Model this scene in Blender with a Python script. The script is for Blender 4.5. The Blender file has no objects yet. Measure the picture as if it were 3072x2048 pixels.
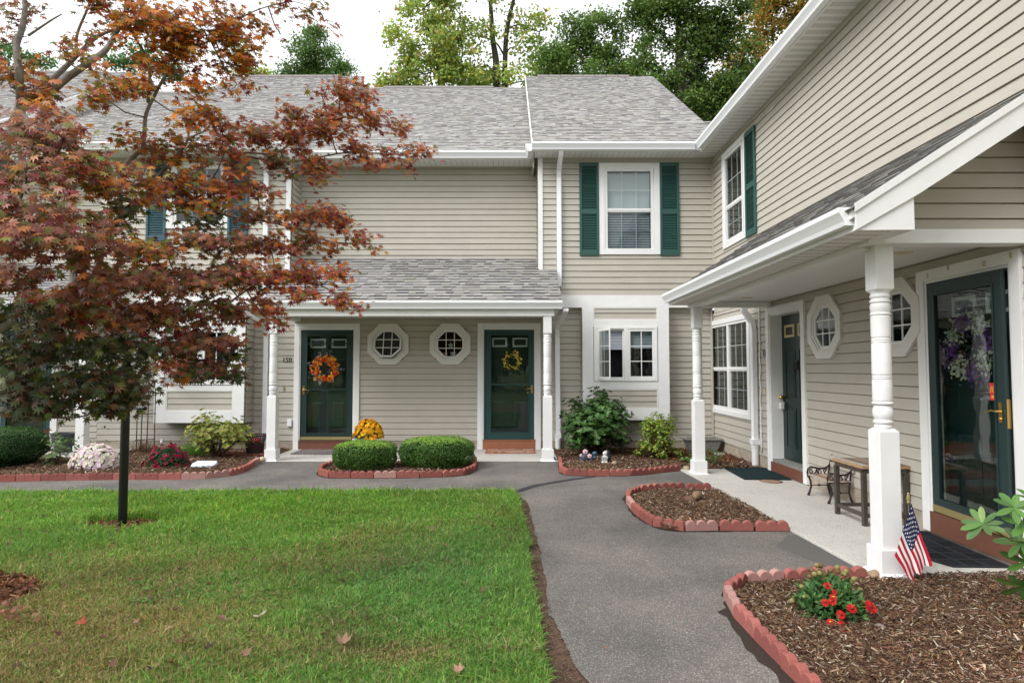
import bpy, math, random
import numpy as np
from mathutils import Vector, Matrix
random.seed(7); rng = np.random.default_rng(7)
SC = bpy.context.scene
C = SC.collection

# ------------------------------------------------------------------ camera, sky, sun, exposure
F, EYE, HV = 1825.0, 1.51, 1106.0          # focal length and horizon row in photo pixels, eye height in metres
PITCH = math.atan((HV-1024)/F)
cam = bpy.data.objects.new("camera", bpy.data.cameras.new("camera")); C.objects.link(cam)
cam.location = (0, 0, EYE); cam.rotation_euler = (math.pi/2+PITCH, 0, 0)
cam.data.sensor_width = 36; cam.data.lens = F/3072*36
cam.data.clip_start = 0.05; cam.data.clip_end = 2000
SC.camera = cam
SUN_EL, SUN_AZ = math.radians(43), math.radians(236)     # azimuth measured from +Y clockwise: behind left of the camera
wd = bpy.data.worlds.new("World"); SC.world = wd; wd.use_nodes = True
nt = wd.node_tree; nt.nodes.clear()
sky = nt.nodes.new('ShaderNodeTexSky'); sky.sky_type = 'NISHITA'; sky.sun_disc = False
sky.sun_elevation = SUN_EL; sky.sun_rotation = SUN_AZ; sky.air_density = 1.0; sky.dust_density = 5.0
hs = nt.nodes.new('ShaderNodeHueSaturation'); hs.inputs['Saturation'].default_value = 0.12
ov = nt.nodes.new('ShaderNodeMixRGB'); ov.inputs[0].default_value = 0.62; pass
gx_ = nt.nodes.new('ShaderNodeTexCoord'); sz_ = nt.nodes.new('ShaderNodeSeparateXYZ'); rz_ = nt.nodes.new('ShaderNodeValToRGB')      # overcast: brighter overhead than at the horizon
rz_.color_ramp.elements[0].color = (8.2, 8.4, 8.8, 1); rz_.color_ramp.elements[1].color = (19.5, 19.8, 20.4, 1)
nt.links.new(gx_.outputs['Generated'], sz_.inputs[0]); nt.links.new(sz_.outputs[2], rz_.inputs[0]); nt.links.new(rz_.outputs[0], ov.inputs[2])
bg = nt.nodes.new('ShaderNodeBackground'); bg.inputs[1].default_value = 0.10
wo = nt.nodes.new('ShaderNodeOutputWorld')
nt.links.new(sky.outputs[0], hs.inputs['Color']); nt.links.new(hs.outputs[0], ov.inputs[1])
nt.links.new(ov.outputs[0], bg.inputs[0]); nt.links.new(bg.outputs[0], wo.inputs[0])
sun = bpy.data.objects.new("sun", bpy.data.lights.new("sun", 'SUN')); C.objects.link(sun)
sun.data.energy = 1.75; sun.data.angle = math.radians(32); sun.data.color = (1, .985, .96)
sd = Vector((math.sin(SUN_AZ)*math.cos(SUN_EL), math.cos(SUN_AZ)*math.cos(SUN_EL), math.sin(SUN_EL)))
sun.rotation_euler = sd.to_track_quat('Z', 'Y').to_euler(); sun.location = sd*40
SC.view_settings.view_transform = 'Standard'; SC.view_settings.look = 'None'
SC.view_settings.exposure = 0.62; SC.view_settings.gamma = 1.0
SC.render.engine = 'CYCLES'

# ------------------------------------------------------------------ measured positions (pixels of the photo at 2352 wide -> metres)
_c, _s = math.cos(PITCH), math.sin(PITCH)
def ray(px, py):
    u, v = px*1.306122, py*1.306122
    x, y = (u-1536)/F, (1024-v)/F
    return Vector((x, _c-_s*y, _s+_c*y))
def atY(px, py, Y):
    d = ray(px, py); return d*(Y/d.y)+Vector((0, 0, EYE))
def onG(px, py, z=0.0):
    d = ray(px, py); return d*((z-EYE)/d.z)+Vector((0, 0, EYE))

# ------------------------------------------------------------------ materials
MATS = {}
def mat(name, col, rough=.6, spec=.5, metal=0, noise=0, nscale=8, bump=0, bscale=40, attr=False, trans=0, col2=None, coat=0):
    if name in MATS: return MATS[name]
    m = bpy.data.materials.new(name); m.use_nodes = True; MATS[name] = m
    t = m.node_tree; n = t.nodes; l = t.links; p = n['Principled BSDF']
    p.inputs['Base Color'].default_value = (*col, 1); p.inputs['Roughness'].default_value = rough
    p.inputs['Metallic'].default_value = metal; p.inputs['Specular IOR Level'].default_value = spec
    if coat: p.inputs['Coat Weight'].default_value = coat
    src = None
    tc = n.new('ShaderNodeTexCoord')
    if attr:
        a = n.new('ShaderNodeAttribute'); a.attribute_name = 'Col'; src = a.outputs['Color']
    if noise or col2:
        tx = n.new('ShaderNodeTexNoise'); tx.inputs['Scale'].default_value = nscale; tx.inputs['Detail'].default_value = 6; tx.inputs['Roughness'].default_value = .65
        l.new(tc.outputs['Object'], tx.inputs['Vector'])
        mx = n.new('ShaderNodeMixRGB'); rp = n.new('ShaderNodeValToRGB'); rp.color_ramp.elements[0].position = .3; rp.color_ramp.elements[1].position = .7
        l.new(tx.outputs['Fac'], rp.inputs[0]); l.new(rp.outputs[0], mx.inputs[0])
        if src is not None:
            mx.blend_type = 'MULTIPLY'; mx.inputs[0].default_value = 1
            g = n.new('ShaderNodeMapRange'); g.inputs['To Min'].default_value = 1-noise; g.inputs['To Max'].default_value = 1+noise
            l.new(tx.outputs['Fac'], g.inputs[0])
            mm = n.new('ShaderNodeVectorMath'); mm.operation = 'SCALE'; l.new(src, mm.inputs[0]); l.new(g.outputs[0], mm.inputs['Scale']); src = mm.outputs[0]
            n.remove(mx); n.remove(rp)
        else:
            c2 = col2 or tuple(min(1, c*(1+noise)) for c in col); c1 = col if col2 else tuple(c*(1-noise) for c in col)
            mx.inputs[1].default_value = (*c1, 1); mx.inputs[2].default_value = (*c2, 1); src = mx.outputs[0]
    if src is not None: l.new(src, p.inputs['Base Color'])
    if bump:
        tb = n.new('ShaderNodeTexNoise'); tb.inputs['Scale'].default_value = bscale; tb.inputs['Detail'].default_value = 5
        l.new(tc.outputs['Object'], tb.inputs['Vector'])
        b = n.new('ShaderNodeBump'); b.inputs['Strength'].default_value = bump; b.inputs['Distance'].default_value = .01
        l.new(tb.outputs['Fac'], b.inputs['Height']); l.new(b.outputs[0], p.inputs['Normal'])
    if trans:
        tr = n.new('ShaderNodeBsdfTranslucent'); ms = n.new('ShaderNodeMixShader'); ms.inputs[0].default_value = trans
        if src is not None: l.new(src, tr.inputs[0])
        else: tr.inputs[0].default_value = (*col, 1)
        l.new(p.outputs[0], ms.inputs[1]); l.new(tr.outputs[0], ms.inputs[2]); l.new(ms.outputs[0], n['Material Output'].inputs[0])
    return m
def M(k): return MATS[k]
mat('siding', (.440, .412, .355), .5, .35, noise=.05, nscale=3, bump=.08, bscale=120)
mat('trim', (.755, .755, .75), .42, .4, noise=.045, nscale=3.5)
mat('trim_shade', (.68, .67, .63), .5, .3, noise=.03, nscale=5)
mat('gutter', (.82, .83, .85), .3, .5)
mat('pvc', (.78, .78, .77), .35)
mat('shutter', (.028, .084, .073), .45, .4)
mat('shutter_blue', (.030, .090, .110), .45, .4)
mat('door_green', (.006, .022, .021), .4, .5)
mat('storm_green', (.018, .062, .060), .35, .5)
mat('storm_dark', (.014, .034, .034), .35, .5)
mat('brass', (.62, .42, .14), .28, .5, metal=1)
mat('gold_paint', (.42, .34, .15), .4, .5, metal=.6)
mat('kick_brown', (.15, .062, .040), .6, .3, noise=.08, nscale=12, bump=.1, bscale=60)
mat('kick_terracotta', (.33, .135, .075), .6, .3, noise=.08, nscale=12)
mat('cream', (.62, .50, .27), .5)
mat('black_metal', (.006, .006, .007), .32, .5)
mat('iron', (.018, .011, .010), .5, .5, noise=.3, nscale=40)
mat('rust_iron', (.035, .016, .010), .7, .3, noise=.3, nscale=30)
mat('screen_dark', (.030, .034, .046), .35, .5)
mat('room_dark', (.012, .012, .014), .9, .1)
mat('curtain', (.60, .62, .66), .8, .1)
mat('blind', (.50, .53, .60), .7, .2)
mat('shingle', (.2, .2, .2), .95, .12, attr=True, noise=.16, nscale=90, bump=.5, bscale=220)
mat('leaf', (.1, .2, .05), .55, .3, attr=True, trans=.38)
mat('leaf_glossy', (.1, .2, .05), .45, .35, attr=True, trans=.15)
mat('maple_leaf', (.3, .1, .05), .42, .45, attr=True, trans=.38)
mat('grass_blade', (.1, .2, .05), .5, .35, attr=True, trans=.4)
mat('attr_matte', (.3, .3, .3), .8, .2, attr=True)
mat('attr_petal', (.3, .3, .3), .6, .2, attr=True, trans=.25)
mat('chip', (.2, .1, .06), 1.0, .04, attr=True)
mat('bark', (.16, .14, .12), .9, .15, col2=(.30, .28, .25), nscale=25, bump=.6, bscale=60)
mat('bark_dark', (.035, .028, .022), .9, .1, col2=(.085, .075, .065), nscale=14, bump=.6, bscale=40)
mat('twig', (.10, .065, .04), .85, .15, noise=.3, nscale=30)
mat('foundation', (.36, .31, .25), .9, .1, noise=.25, nscale=7, bump=.4, bscale=30)
mat('redblock', (.36, .120, .095), .9, .15, attr=True, noise=.18, nscale=22, bump=.5, bscale=150)
mat('rock', (.30, .22, .15), .9, .15, attr=True, noise=.25, nscale=30, bump=.5, bscale=50)
mat('dark_plastic', (.045, .046, .055), .5, .4)
mat('wicker', (.045, .025, .020), .6, .4)
mat('wood_grey', (.34, .28, .22), .8, .2, attr=True, noise=.3, nscale=30, bump=.2, bscale=80)
mat('wood_side', (.36, .22, .12), .75, .2, noise=.3, nscale=40)
mat('steel_brown', (.055, .045, .036), .45, .5, noise=.15, nscale=20)
mat('white_glaze', (.75, .75, .74), .3, .5)
mat('pumpkin', (.75, .20, .03), .45, .4)
mat('stem', (.16, .20, .05), .7, .2)
mat('planter_stone', (.30, .30, .28), .9, .1, col2=(.14, .14, .13), nscale=30, bump=.6, bscale=60)
mat('rubber_mat', (.022, .024, .029), .8, .25, noise=.25, nscale=50, bump=.5, bscale=200)
mat('green_mat', (.014, .028, .031), .95, .1, noise=.25, nscale=120, bump=.6, bscale=400)
mat('mat_rib', (.016, .018, .022), .8, .2)
mat('cover_rust', (.26, .17, .12), .85, .2, noise=.3, nscale=25)
mat('ink', (.02, .02, .025), .6, .3)
mat('soil', (.050, .030, .020), .95, .1, col2=(.14, .092, .065), nscale=14, bump=.8, bscale=60)
mat('thatch', (.075, .085, .025), .95, .1, col2=(.16, .14, .060), nscale=9, bump=.5, bscale=80)
mat('far_ground', (.060, .095, .025), .95, .1, col2=(.09, .12, .035), nscale=2, bump=.3, bscale=20)
mat('mulch_base', (.045, .024, .014), .95, .1, col2=(.16, .095, .060), nscale=30, bump=1, bscale=70)
mat('seal', (.028, .028, .032), .55, .4, noise=.2, nscale=60)
mat('figurine_white', (.62, .62, .60), .45, .4, noise=.1, nscale=60)
mat('figurine_blue', (.035, .075, .120), .4, .5, noise=.3, nscale=60)
mat('figurine_dark', (.03, .022, .045), .4, .5, noise=.3, nscale=60)
mat('plaque', (.66, .68, .72), .6, .3, col2=(.45, .52, .66), nscale=18)

def special(name, build):
    m = bpy.data.materials.new(name); m.use_nodes = True; MATS[name] = m
    build(m.node_tree, m.node_tree.nodes, m.node_tree.links, m.node_tree.nodes['Principled BSDF'])
def _asphalt(t, n, l, p):
    tc = n.new('ShaderNodeTexCoord')
    vo = n.new('ShaderNodeTexVoronoi'); vo.inputs['Scale'].default_value = 210; l.new(tc.outputs['Object'], vo.inputs['Vector'])
    rv = n.new('ShaderNodeValToRGB'); e = rv.color_ramp.elements
    e[0].position = 0; e[0].color = (.085, .080, .074, 1); e[1].position = .99; e[1].color = (.34, .32, .30, 1)
    for pos, c in ((.55, (.138, .130, .121, 1)), (.86, (.168, .157, .145, 1))):
        q = rv.color_ramp.elements.new(pos); q.color = c
    sp = n.new('ShaderNodeSeparateColor'); l.new(vo.outputs['Color'], sp.inputs[0]); l.new(sp.outputs[0], rv.inputs[0])
    n1 = n.new('ShaderNodeTexNoise'); n1.inputs['Scale'].default_value = 1.1; n1.inputs['Detail'].default_value = 7; l.new(tc.outputs['Object'], n1.inputs['Vector'])
    r1 = n.new('ShaderNodeValToRGB'); r1.color_ramp.elements[0].position = .33; r1.color_ramp.elements[0].color = (.74, .74, .74, 1)
    r1.color_ramp.elements[1].position = .68; r1.color_ramp.elements[1].color = (1.30, 1.25, 1.20, 1); l.new(n1.outputs['Fac'], r1.inputs[0])
    mx = n.new('ShaderNodeMixRGB'); mx.blend_type = 'MULTIPLY'; mx.inputs[0].default_value = 1; l.new(rv.outputs[0], mx.inputs[1]); l.new(r1.outputs[0], mx.inputs[2])
    n2 = n.new('ShaderNodeTexNoise'); n2.inputs['Scale'].default_value = 9; n2.inputs['Detail'].default_value = 5; l.new(tc.outputs['Object'], n2.inputs['Vector'])
    r2 = n.new('ShaderNodeMapRange'); r2.inputs['To Min'].default_value = .84; r2.inputs['To Max'].default_value = 1.16; l.new(n2.outputs['Fac'], r2.inputs[0])
    vm = n.new('ShaderNodeVectorMath'); vm.operation = 'SCALE'; l.new(mx.outputs[0], vm.inputs[0]); l.new(r2.outputs[0], vm.inputs['Scale'])
    l.new(vm.outputs[0], p.inputs['Base Color']); p.inputs['Roughness'].default_value = .9; p.inputs['Specular IOR Level'].default_value = .25
    b = n.new('ShaderNodeBump'); b.inputs['Strength'].default_value = .7; b.inputs['Distance'].default_value = .006
    l.new(vo.outputs['Distance'], b.inputs['Height']); l.new(b.outputs[0], p.inputs['Normal'])
special('asphalt', _asphalt)
def _concrete(t, n, l, p):
    tc = n.new('ShaderNodeTexCoord')
    vo = n.new('ShaderNodeTexVoronoi'); vo.inputs['Scale'].default_value = 150; l.new(tc.outputs['Object'], vo.inputs['Vector'])
    sp = n.new('ShaderNodeSeparateColor'); l.new(vo.outputs['Color'], sp.inputs[0])
    r = n.new('ShaderNodeValToRGB'); r.color_ramp.interpolation = 'CONSTANT'; e = r.color_ramp.elements
    e[0].color = (.25, .21, .17, 1); e[1].position = .055; e[1].color = (.46, .445, .41, 1); q = e.new(.55); q.color = (.50, .48, .44, 1); q = e.new(.93); q.color = (.40, .37, .33, 1)
    l.new(sp.outputs[1], r.inputs[0])
    n1 = n.new('ShaderNodeTexNoise'); n1.inputs['Scale'].default_value = 2.5; n1.inputs['Detail'].default_value = 7; l.new(tc.outputs['Object'], n1.inputs['Vector'])
    mr = n.new('ShaderNodeMapRange'); mr.inputs['To Min'].default_value = .80; mr.inputs['To Max'].default_value = 1.15; l.new(n1.outputs['Fac'], mr.inputs[0])
    vm = n.new('ShaderNodeVectorMath'); vm.operation = 'SCALE'; l.new(r.outputs[0], vm.inputs[0]); l.new(mr.outputs[0], vm.inputs['Scale'])
    l.new(vm.outputs[0], p.inputs['Base Color']); p.inputs['Roughness'].default_value = .9
    b = n.new('ShaderNodeBump'); b.inputs['Strength'].default_value = .4; b.inputs['Distance'].default_value = .004
    l.new(vo.outputs['Distance'], b.inputs['Height']); l.new(b.outputs[0], p.inputs['Normal'])
special('concrete', _concrete)
def _ribbed(scale, c0, c1, lo, hi, axis):
    def f(t, n, l, p):
        tc = n.new('ShaderNodeTexCoord'); sx = n.new('ShaderNodeSeparateXYZ'); l.new(tc.outputs['Object'], sx.inputs[0])
        a = n.new('ShaderNodeMath'); a.operation = 'MULTIPLY'; a.inputs[1].default_value = scale; l.new(sx.outputs[axis], a.inputs[0])
        b = n.new('ShaderNodeMath'); b.operation = 'FRACT'; l.new(a.outputs[0], b.inputs[0])
        r = n.new('ShaderNodeValToRGB'); r.color_ramp.elements[0].position = lo; r.color_ramp.elements[0].color = (*c0, 1); r.color_ramp.elements[1].position = hi; r.color_ramp.elements[1].color = (*c1, 1)
        l.new(b.outputs[0], r.inputs[0]); l.new(r.outputs[0], p.inputs['Base Color']); p.inputs['Roughness'].default_value = .45
        bu = n.new('ShaderNodeBump'); bu.inputs['Strength'].default_value = .6; bu.inputs['Distance'].default_value = .01; l.new(r.outputs[0], bu.inputs['Height']); l.new(bu.outputs[0], p.inputs['Normal'])
    return f
special('ceiling', _ribbed(20, (.56, .56, .55), (.76, .76, .76), .0, .14, 1))
special('soffit_x', _ribbed(9.8, (.50, .49, .47), (.74, .74, .74), .06, .12, 0))
def _vent(t, n, l, p):      # vented soffit panel: bands of small dark slots between plain ribs
    tc = n.new('ShaderNodeTexCoord'); sx = n.new('ShaderNodeSeparateXYZ'); l.new(tc.outputs['Object'], sx.inputs[0])
    def fr(sock, sc_, thr, lt=True):
        a = n.new('ShaderNodeMath'); a.operation = 'MULTIPLY'; a.inputs[1].default_value = sc_; l.new(sock, a.inputs[0])
        b = n.new('ShaderNodeMath'); b.operation = 'FRACT'; l.new(a.outputs[0], b.inputs[0])
        g = n.new('ShaderNodeMath'); g.operation = 'LESS_THAN'; g.inputs[1].default_value = thr; l.new(b.outputs[0], g.inputs[0]); return g.outputs[0]
    band = fr(sx.outputs[1], 7.2, .55); slots = fr(sx.outputs[1], 72, .40); cross = fr(sx.outputs[0], 26, .80)
    m1 = n.new('ShaderNodeMath'); m1.operation = 'MULTIPLY'; l.new(band, m1.inputs[0]); l.new(slots, m1.inputs[1])
    m2 = n.new('ShaderNodeMath'); m2.operation = 'MULTIPLY'; l.new(m1.outputs[0], m2.inputs[0]); l.new(cross, m2.inputs[1])
    mx = n.new('ShaderNodeMixRGB'); mx.inputs[1].default_value = (.74, .73, .71, 1); mx.inputs[2].default_value = (.22, .19, .16, 1)
    l.new(m2.outputs[0], mx.inputs[0]); l.new(mx.outputs[0], p.inputs['Base Color']); p.inputs['Roughness'].default_value = .5
    b = n.new('ShaderNodeBump'); b.inputs['Strength'].default_value = .5; b.inputs['Distance'].default_value = .01; l.new(band, b.inputs['Height']); l.new(b.outputs[0], p.inputs['Normal'])
special('soffit_vent', _vent)
def _glass(t, n, l, p):
    n.remove(p); fz = n.new('ShaderNodeFresnel'); 
    ge = n.new('ShaderNodeNewGeometry'); io = n.new('ShaderNodeMapRange'); io.inputs['To Min'].default_value = 1.52; io.inputs['To Max'].default_value = 1/1.52; l.new(ge.outputs['Backfacing'], io.inputs[0]); l.new(io.outputs[0], fz.inputs[0])
    mr = n.new('ShaderNodeMapRange'); mr.inputs['To Min'].default_value = .0; mr.inputs['To Max'].default_value = 1.0; l.new(fz.outputs[0], mr.inputs[0])
    tr = n.new('ShaderNodeBsdfTransparent'); tr.inputs[0].default_value = (.86, .90, .89, 1)
    gl = n.new('ShaderNodeBsdfGlossy'); gl.inputs['Roughness'].default_value = .01
    tc = n.new('ShaderNodeTexCoord'); nz = n.new('ShaderNodeTexNoise'); nz.inputs['Scale'].default_value = 2.2; l.new(tc.outputs['Object'], nz.inputs['Vector'])
    b = n.new('ShaderNodeBump'); b.inputs['Strength'].default_value = .05; b.inputs['Distance'].default_value = .05; l.new(nz.outputs['Fac'], b.inputs['Height']); l.new(b.outputs[0], gl.inputs['Normal'])
    ms = n.new('ShaderNodeMixShader'); l.new(mr.outputs[0], ms.inputs[0]); l.new(tr.outputs[0], ms.inputs[1]); l.new(gl.outputs[0], ms.inputs[2]); l.new(ms.outputs[0], n['Material Output'].inputs[0])
special('glass', _glass)
def _blinds(t, n, l, p):
    tc = n.new('ShaderNodeTexCoord'); sx = n.new('ShaderNodeSeparateXYZ'); l.new(tc.outputs['Object'], sx.inputs[0])
    p.inputs['Base Color'].default_value = (.8, .82, .86, 1); p.inputs['Roughness'].default_value = .6
special('slat', _blinds)

# ------------------------------------------------------------------ mesh helpers
ORI = {}
def tag(o, label=None, cat=None, group=None, kind=None):
    if label: o['label'] = label
    if cat: o['category'] = cat
    if group: o['group'] = group
    if kind: o['kind'] = kind
    return o
def thing(name, label, cat, loc=(0, 0, 0), rz=0.0, group=None, local=False):
    o = bpy.data.objects.new(name, None); C.objects.link(o); o.location = loc; o.rotation_euler = (0, 0, rz)
    o.empty_display_size = .2
    ORI[o.name] = Vector((0, 0, 0)) if local else Vector(loc)
    return tag(o, label, cat, group)
def link(me, name, m, parent=None, ori=None):
    o = bpy.data.objects.new(name, me); C.objects.link(o)
    if m is not None: me.materials.append(M(m) if isinstance(m, str) else m)
    if parent is not None:
        o.parent = parent; ORI[o.name] = ORI[parent.name]
    else:
        ORI[o.name] = Vector(ori) if ori is not None else Vector((0, 0, 0)); o.location = ORI[o.name]
    return o
def npmesh(name, m, V, K, col=None, parent=None, smooth=False, ori=None):
    """V (n,3) vertices used once each, K = corners of every face, col one colour per face"""
    V = np.asarray(V, dtype=np.float32).reshape(-1, 3)
    off = ORI[parent.name] if parent is not None else (Vector(ori) if ori is not None else Vector((0, 0, 0)))
    V = V-np.array(off, dtype=np.float32)
    nf = len(V)//K; me = bpy.data.meshes.new(name)
    me.vertices.add(len(V)); me.vertices.foreach_set('co', V.ravel())
    me.loops.add(nf*K); me.loops.foreach_set('vertex_index', np.arange(nf*K, dtype=np.int32))
    me.polygons.add(nf); me.polygons.foreach_set('loop_start', np.arange(0, nf*K, K, dtype=np.int32))
    me.polygons.foreach_set('loop_total', np.full(nf, K, dtype=np.int32))
    if smooth: me.polygons.foreach_set('use_smooth', np.ones(nf, dtype=bool))
    me.update(calc_edges=True)
    if col is not None:
        a = me.color_attributes.new('Col', 'FLOAT_COLOR', 'CORNER')
        c = np.ones((nf, K, 4), dtype=np.float32); c[:, :, :3] = np.asarray(col, dtype=np.float32)[:, None, :]
        a.data.foreach_set('color', c.ravel())
    return link(me, name, m, parent, ori)
class Fr:                                      # a wall's own axes: u to the right, n out of the wall, z up
    def __init__(s, o, u, n): s.o, s.u, s.n = Vector(o), Vector(u), Vector(n)
    def __call__(s, p): return s.o+s.u*p[0]+s.n*p[1]+Vector((0, 0, p[2]))
class MB:
    def __init__(s, xf=None): s.v, s.f, s.c, s.xf, s.cur = [], [], [], xf, None
    def P(s, p):
        p = s.xf(p) if s.xf else Vector(p); s.v.append(p); return len(s.v)-1
    def face(s, idx): s.f.append(tuple(idx)); s.c.append(s.cur)
    def poly(s, pts): s.face([s.P(p) for p in pts])
    def box(s, x0, x1, y0, y1, z0, z1):
        i = [s.P(p) for p in ((x0,y0,z0),(x1,y0,z0),(x1,y1,z0),(x0,y1,z0),(x0,y0,z1),(x1,y0,z1),(x1,y1,z1),(x0,y1,z1))]
        for q in ((3,2,1,0),(4,5,6,7),(0,1,5,4),(1,2,6,5),(2,3,7,6),(3,0,4,7)): s.face([i[k] for k in q])
        return s
    def obox(s, c, ax, ay, az):                 # oriented box from centre and three half-axis vectors
        c, ax, ay, az = map(Vector, (c, ax, ay, az))
        i = [s.P(c+ax*a+ay*b+az*d) for a, b, d in ((-1,-1,-1),(1,-1,-1),(1,1,-1),(-1,1,-1),(-1,-1,1),(1,-1,1),(1,1,1),(-1,1,1))]
        for q in ((3,2,1,0),(4,5,6,7),(0,1,5,4),(1,2,6,5),(2,3,7,6),(3,0,4,7)): s.face([i[k] for k in q])
        return s
    def prism(s, A, B):                         # two matching rings of points
        a = [s.P(p) for p in A]; b = [s.P(p) for p in B]; n = len(a)
        for k in range(n): s.face((a[k], a[(k+1) % n], b[(k+1) % n], b[k]))
        s.face(a[::-1]); s.face(b); return s
    def ring(s, outer, inner, n0, n1):          # flat ring (u,z outlines) with thickness n0..n1
        k = len(outer); R = []
        for nn in (n0, n1):
            for ol in (outer, inner): R.append([s.P((p[0], nn, p[1])) for p in ol])
        ob, ib, of, if_ = R
        for i in range(k):
            j = (i+1) % k
            s.face((of[i], of[j], if_[j], if_[i])); s.face((ob[j], ob[i], ib[i], ib[j]))
            s.face((ob[i], ob[j], of[j], of[i])); s.face((if_[i], if_[j], ib[j], ib[i]))
        return s
    def frame(s, u0, u1, z0, z1, w, n0, n1):    # four butted boards
        s.box(u0, u0+w, n0, n1, z0, z1); s.box(u1-w, u1, n0, n1, z0, z1)
        s.box(u0+w, u1-w, n0, n1, z0, z0+w); s.box(u0+w, u1-w, n0, n1, z1-w, z1); return s
    def tube(s, pts, r, n=8, cap=True):
        pts = [Vector(p) for p in pts]; m = len(pts)
        if not hasattr(r, '__len__'): r = [r]*m
        rings = []; prev = None
        for i in range(m):
            d = (pts[min(i+1, m-1)]-pts[max(i-1, 0)]).normalized()
            if prev is None: a = d.orthogonal().normalized()
            else:
                a = prev-d*prev.dot(d); a = a.normalized() if a.length > 1e-6 else d.orthogonal().normalized()
            prev = a; b = d.cross(a)
            rings.append([s.P(pts[i]+(a*math.cos(2*math.pi*k/n)+b*math.sin(2*math.pi*k/n))*r[i]) for k in range(n)])
        for i in range(m-1):
            for k in range(n): s.face((rings[i][k], rings[i][(k+1) % n], rings[i+1][(k+1) % n], rings[i+1][k]))
        if cap: s.face(rings[0][::-1]); s.face(rings[-1])
        return s
    def lathe(s, c, prof, n=20, sx=1, sy=1):    # prof: (radius, z)
        c = Vector(c); rings = []
        for r, z in prof: rings.append([s.P(c+Vector((r*sx*math.cos(2*math.pi*k/n), r*sy*math.sin(2*math.pi*k/n), z))) for k in range(n)])
        for i in range(len(prof)-1):
            for k in range(n): s.face((rings[i][k], rings[i][(k+1) % n], rings[i+1][(k+1) % n], rings[i+1][k]))
        s.face(rings[0][::-1]); s.face(rings[-1]); return s
    def blob(s, c, rx, ry, rz, n=12, m=8, noise=0.0, seed=0):
        c = Vector(c); rr = random.Random(seed); ph = [rr.uniform(0, 6.3) for _ in range(6)]
        rings = []
        for i in range(m+1):
            t = math.pi*i/m; ring = []
            for k in range(n):
                p = 2*math.pi*k/n; q = 1+noise*(math.sin(3*p+ph[0])*math.sin(2*t+ph[1])+.6*math.sin(5*p+ph[2]+3*t)+.5*math.cos(4*t+ph[3]+p))
                ring.append(s.P(c+Vector((rx*q*math.sin(t)*math.cos(p), ry*q*math.sin(t)*math.sin(p), -rz*q*math.cos(t)))))
            rings.append(ring)
        for i in range(m):
            for k in range(n): s.face((rings[i][k], rings[i][(k+1) % n], rings[i+1][(k+1) % n], rings[i+1][k]))
        return s
    def build(s, name, m, parent=None, smooth=False, bevel=0, ori=None, sharp=None):
        off = ORI[parent.name] if parent is not None else (Vector(ori) if ori is not None else Vector((0, 0, 0)))
        me = bpy.data.meshes.new(name); me.from_pydata([tuple(p-off) for p in s.v], [], s.f)
        if any(c is not None for c in s.c):
            a = me.color_attributes.new('Col', 'FLOAT_COLOR', 'CORNER'); buf = []
            for p, c in zip(me.polygons, s.c):
                c = c or (.5, .5, .5); buf += [c[0], c[1], c[2], 1]*p.loop_total
            a.data.foreach_set('color', buf)
        if smooth:
            me.polygons.foreach_set('use_smooth', [True]*len(me.polygons))
        me.update(); o = link(me, name, m, parent, ori)
        if sharp and smooth:
            try: me.set_sharp_from_angle(angle=math.radians(sharp))
            except Exception: pass
        if bevel:
            b = o.modifiers.new('bevel', 'BEVEL'); b.width = bevel; b.segments = 2; b.limit_method = 'ANGLE'; b.angle_limit = math.radians(40)
        return o
def text_part(txt, size, xf, u, n, z, name, m, parent, extr=.003, shear=0.0, align='CENTER'):
    cu = bpy.data.curves.new('lettering', 'FONT'); cu.body = txt; cu.size = size; cu.extrude = extr; cu.align_x = align; cu.shear = shear; cu.resolution_u = 3
    t = bpy.data.objects.new('lettering', cu); C.objects.link(t)
    me = bpy.data.meshes.new_from_object(t, depsgraph=bpy.context.evaluated_depsgraph_get())
    bpy.data.objects.remove(t); bpy.data.curves.remove(cu)
    off = ORI[parent.name]
    for v in me.vertices: v.co = xf((u+v.co.x, n+v.co.z, z+v.co.y))-off
    me.materials.clear(); return link(me, name, m, parent)
def resample(P, step, fit=False):
    P = [Vector(p) for p in P]
    if fit: L = sum((b-a).length for a, b in zip(P, P[1:])); step = L/max(1, round(L/step))-1e-6
    out = [P[0].copy()]; carry = 0
    for a, b in zip(P, P[1:]):
        L = (b-a).length; d = step-carry
        while d <= L+1e-9: out.append(a.lerp(b, d/L)); d += step
        carry = (L-(d-step))
    return out
def catmull(P, k=6):
    P = [Vector(p) for p in P]; out = []
    for i in range(len(P)-1):
        p0 = P[i-1] if i else P[0]*2-P[1]; p1, p2 = P[i], P[i+1]; p3 = P[i+2] if i+2 < len(P) else P[-1]*2-P[-2]
        for j in range(k):
            t = j/k; out.append(.5*((2*p1)+(p2-p0)*t+(2*p0-5*p1+4*p2-p3)*t*t+(3*p1-p0-3*p2+p3)*t**3))
    return out+[P[-1]]
def inside(poly, x, y):
    """points in polygon, vectorised"""
    x = np.asarray(x); y = np.asarray(y); r = np.zeros(x.shape, bool); n = len(poly)
    for i in range(n):
        x1, y1 = poly[i][0], poly[i][1]; x2, y2 = poly[(i+1) % n][0], poly[(i+1) % n][1]
        if y1 == y2: continue
        c = ((y1 > y) != (y2 > y)) & (x < (x2-x1)*(y-y1)/(y2-y1)+x1); r ^= c
    return r
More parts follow.
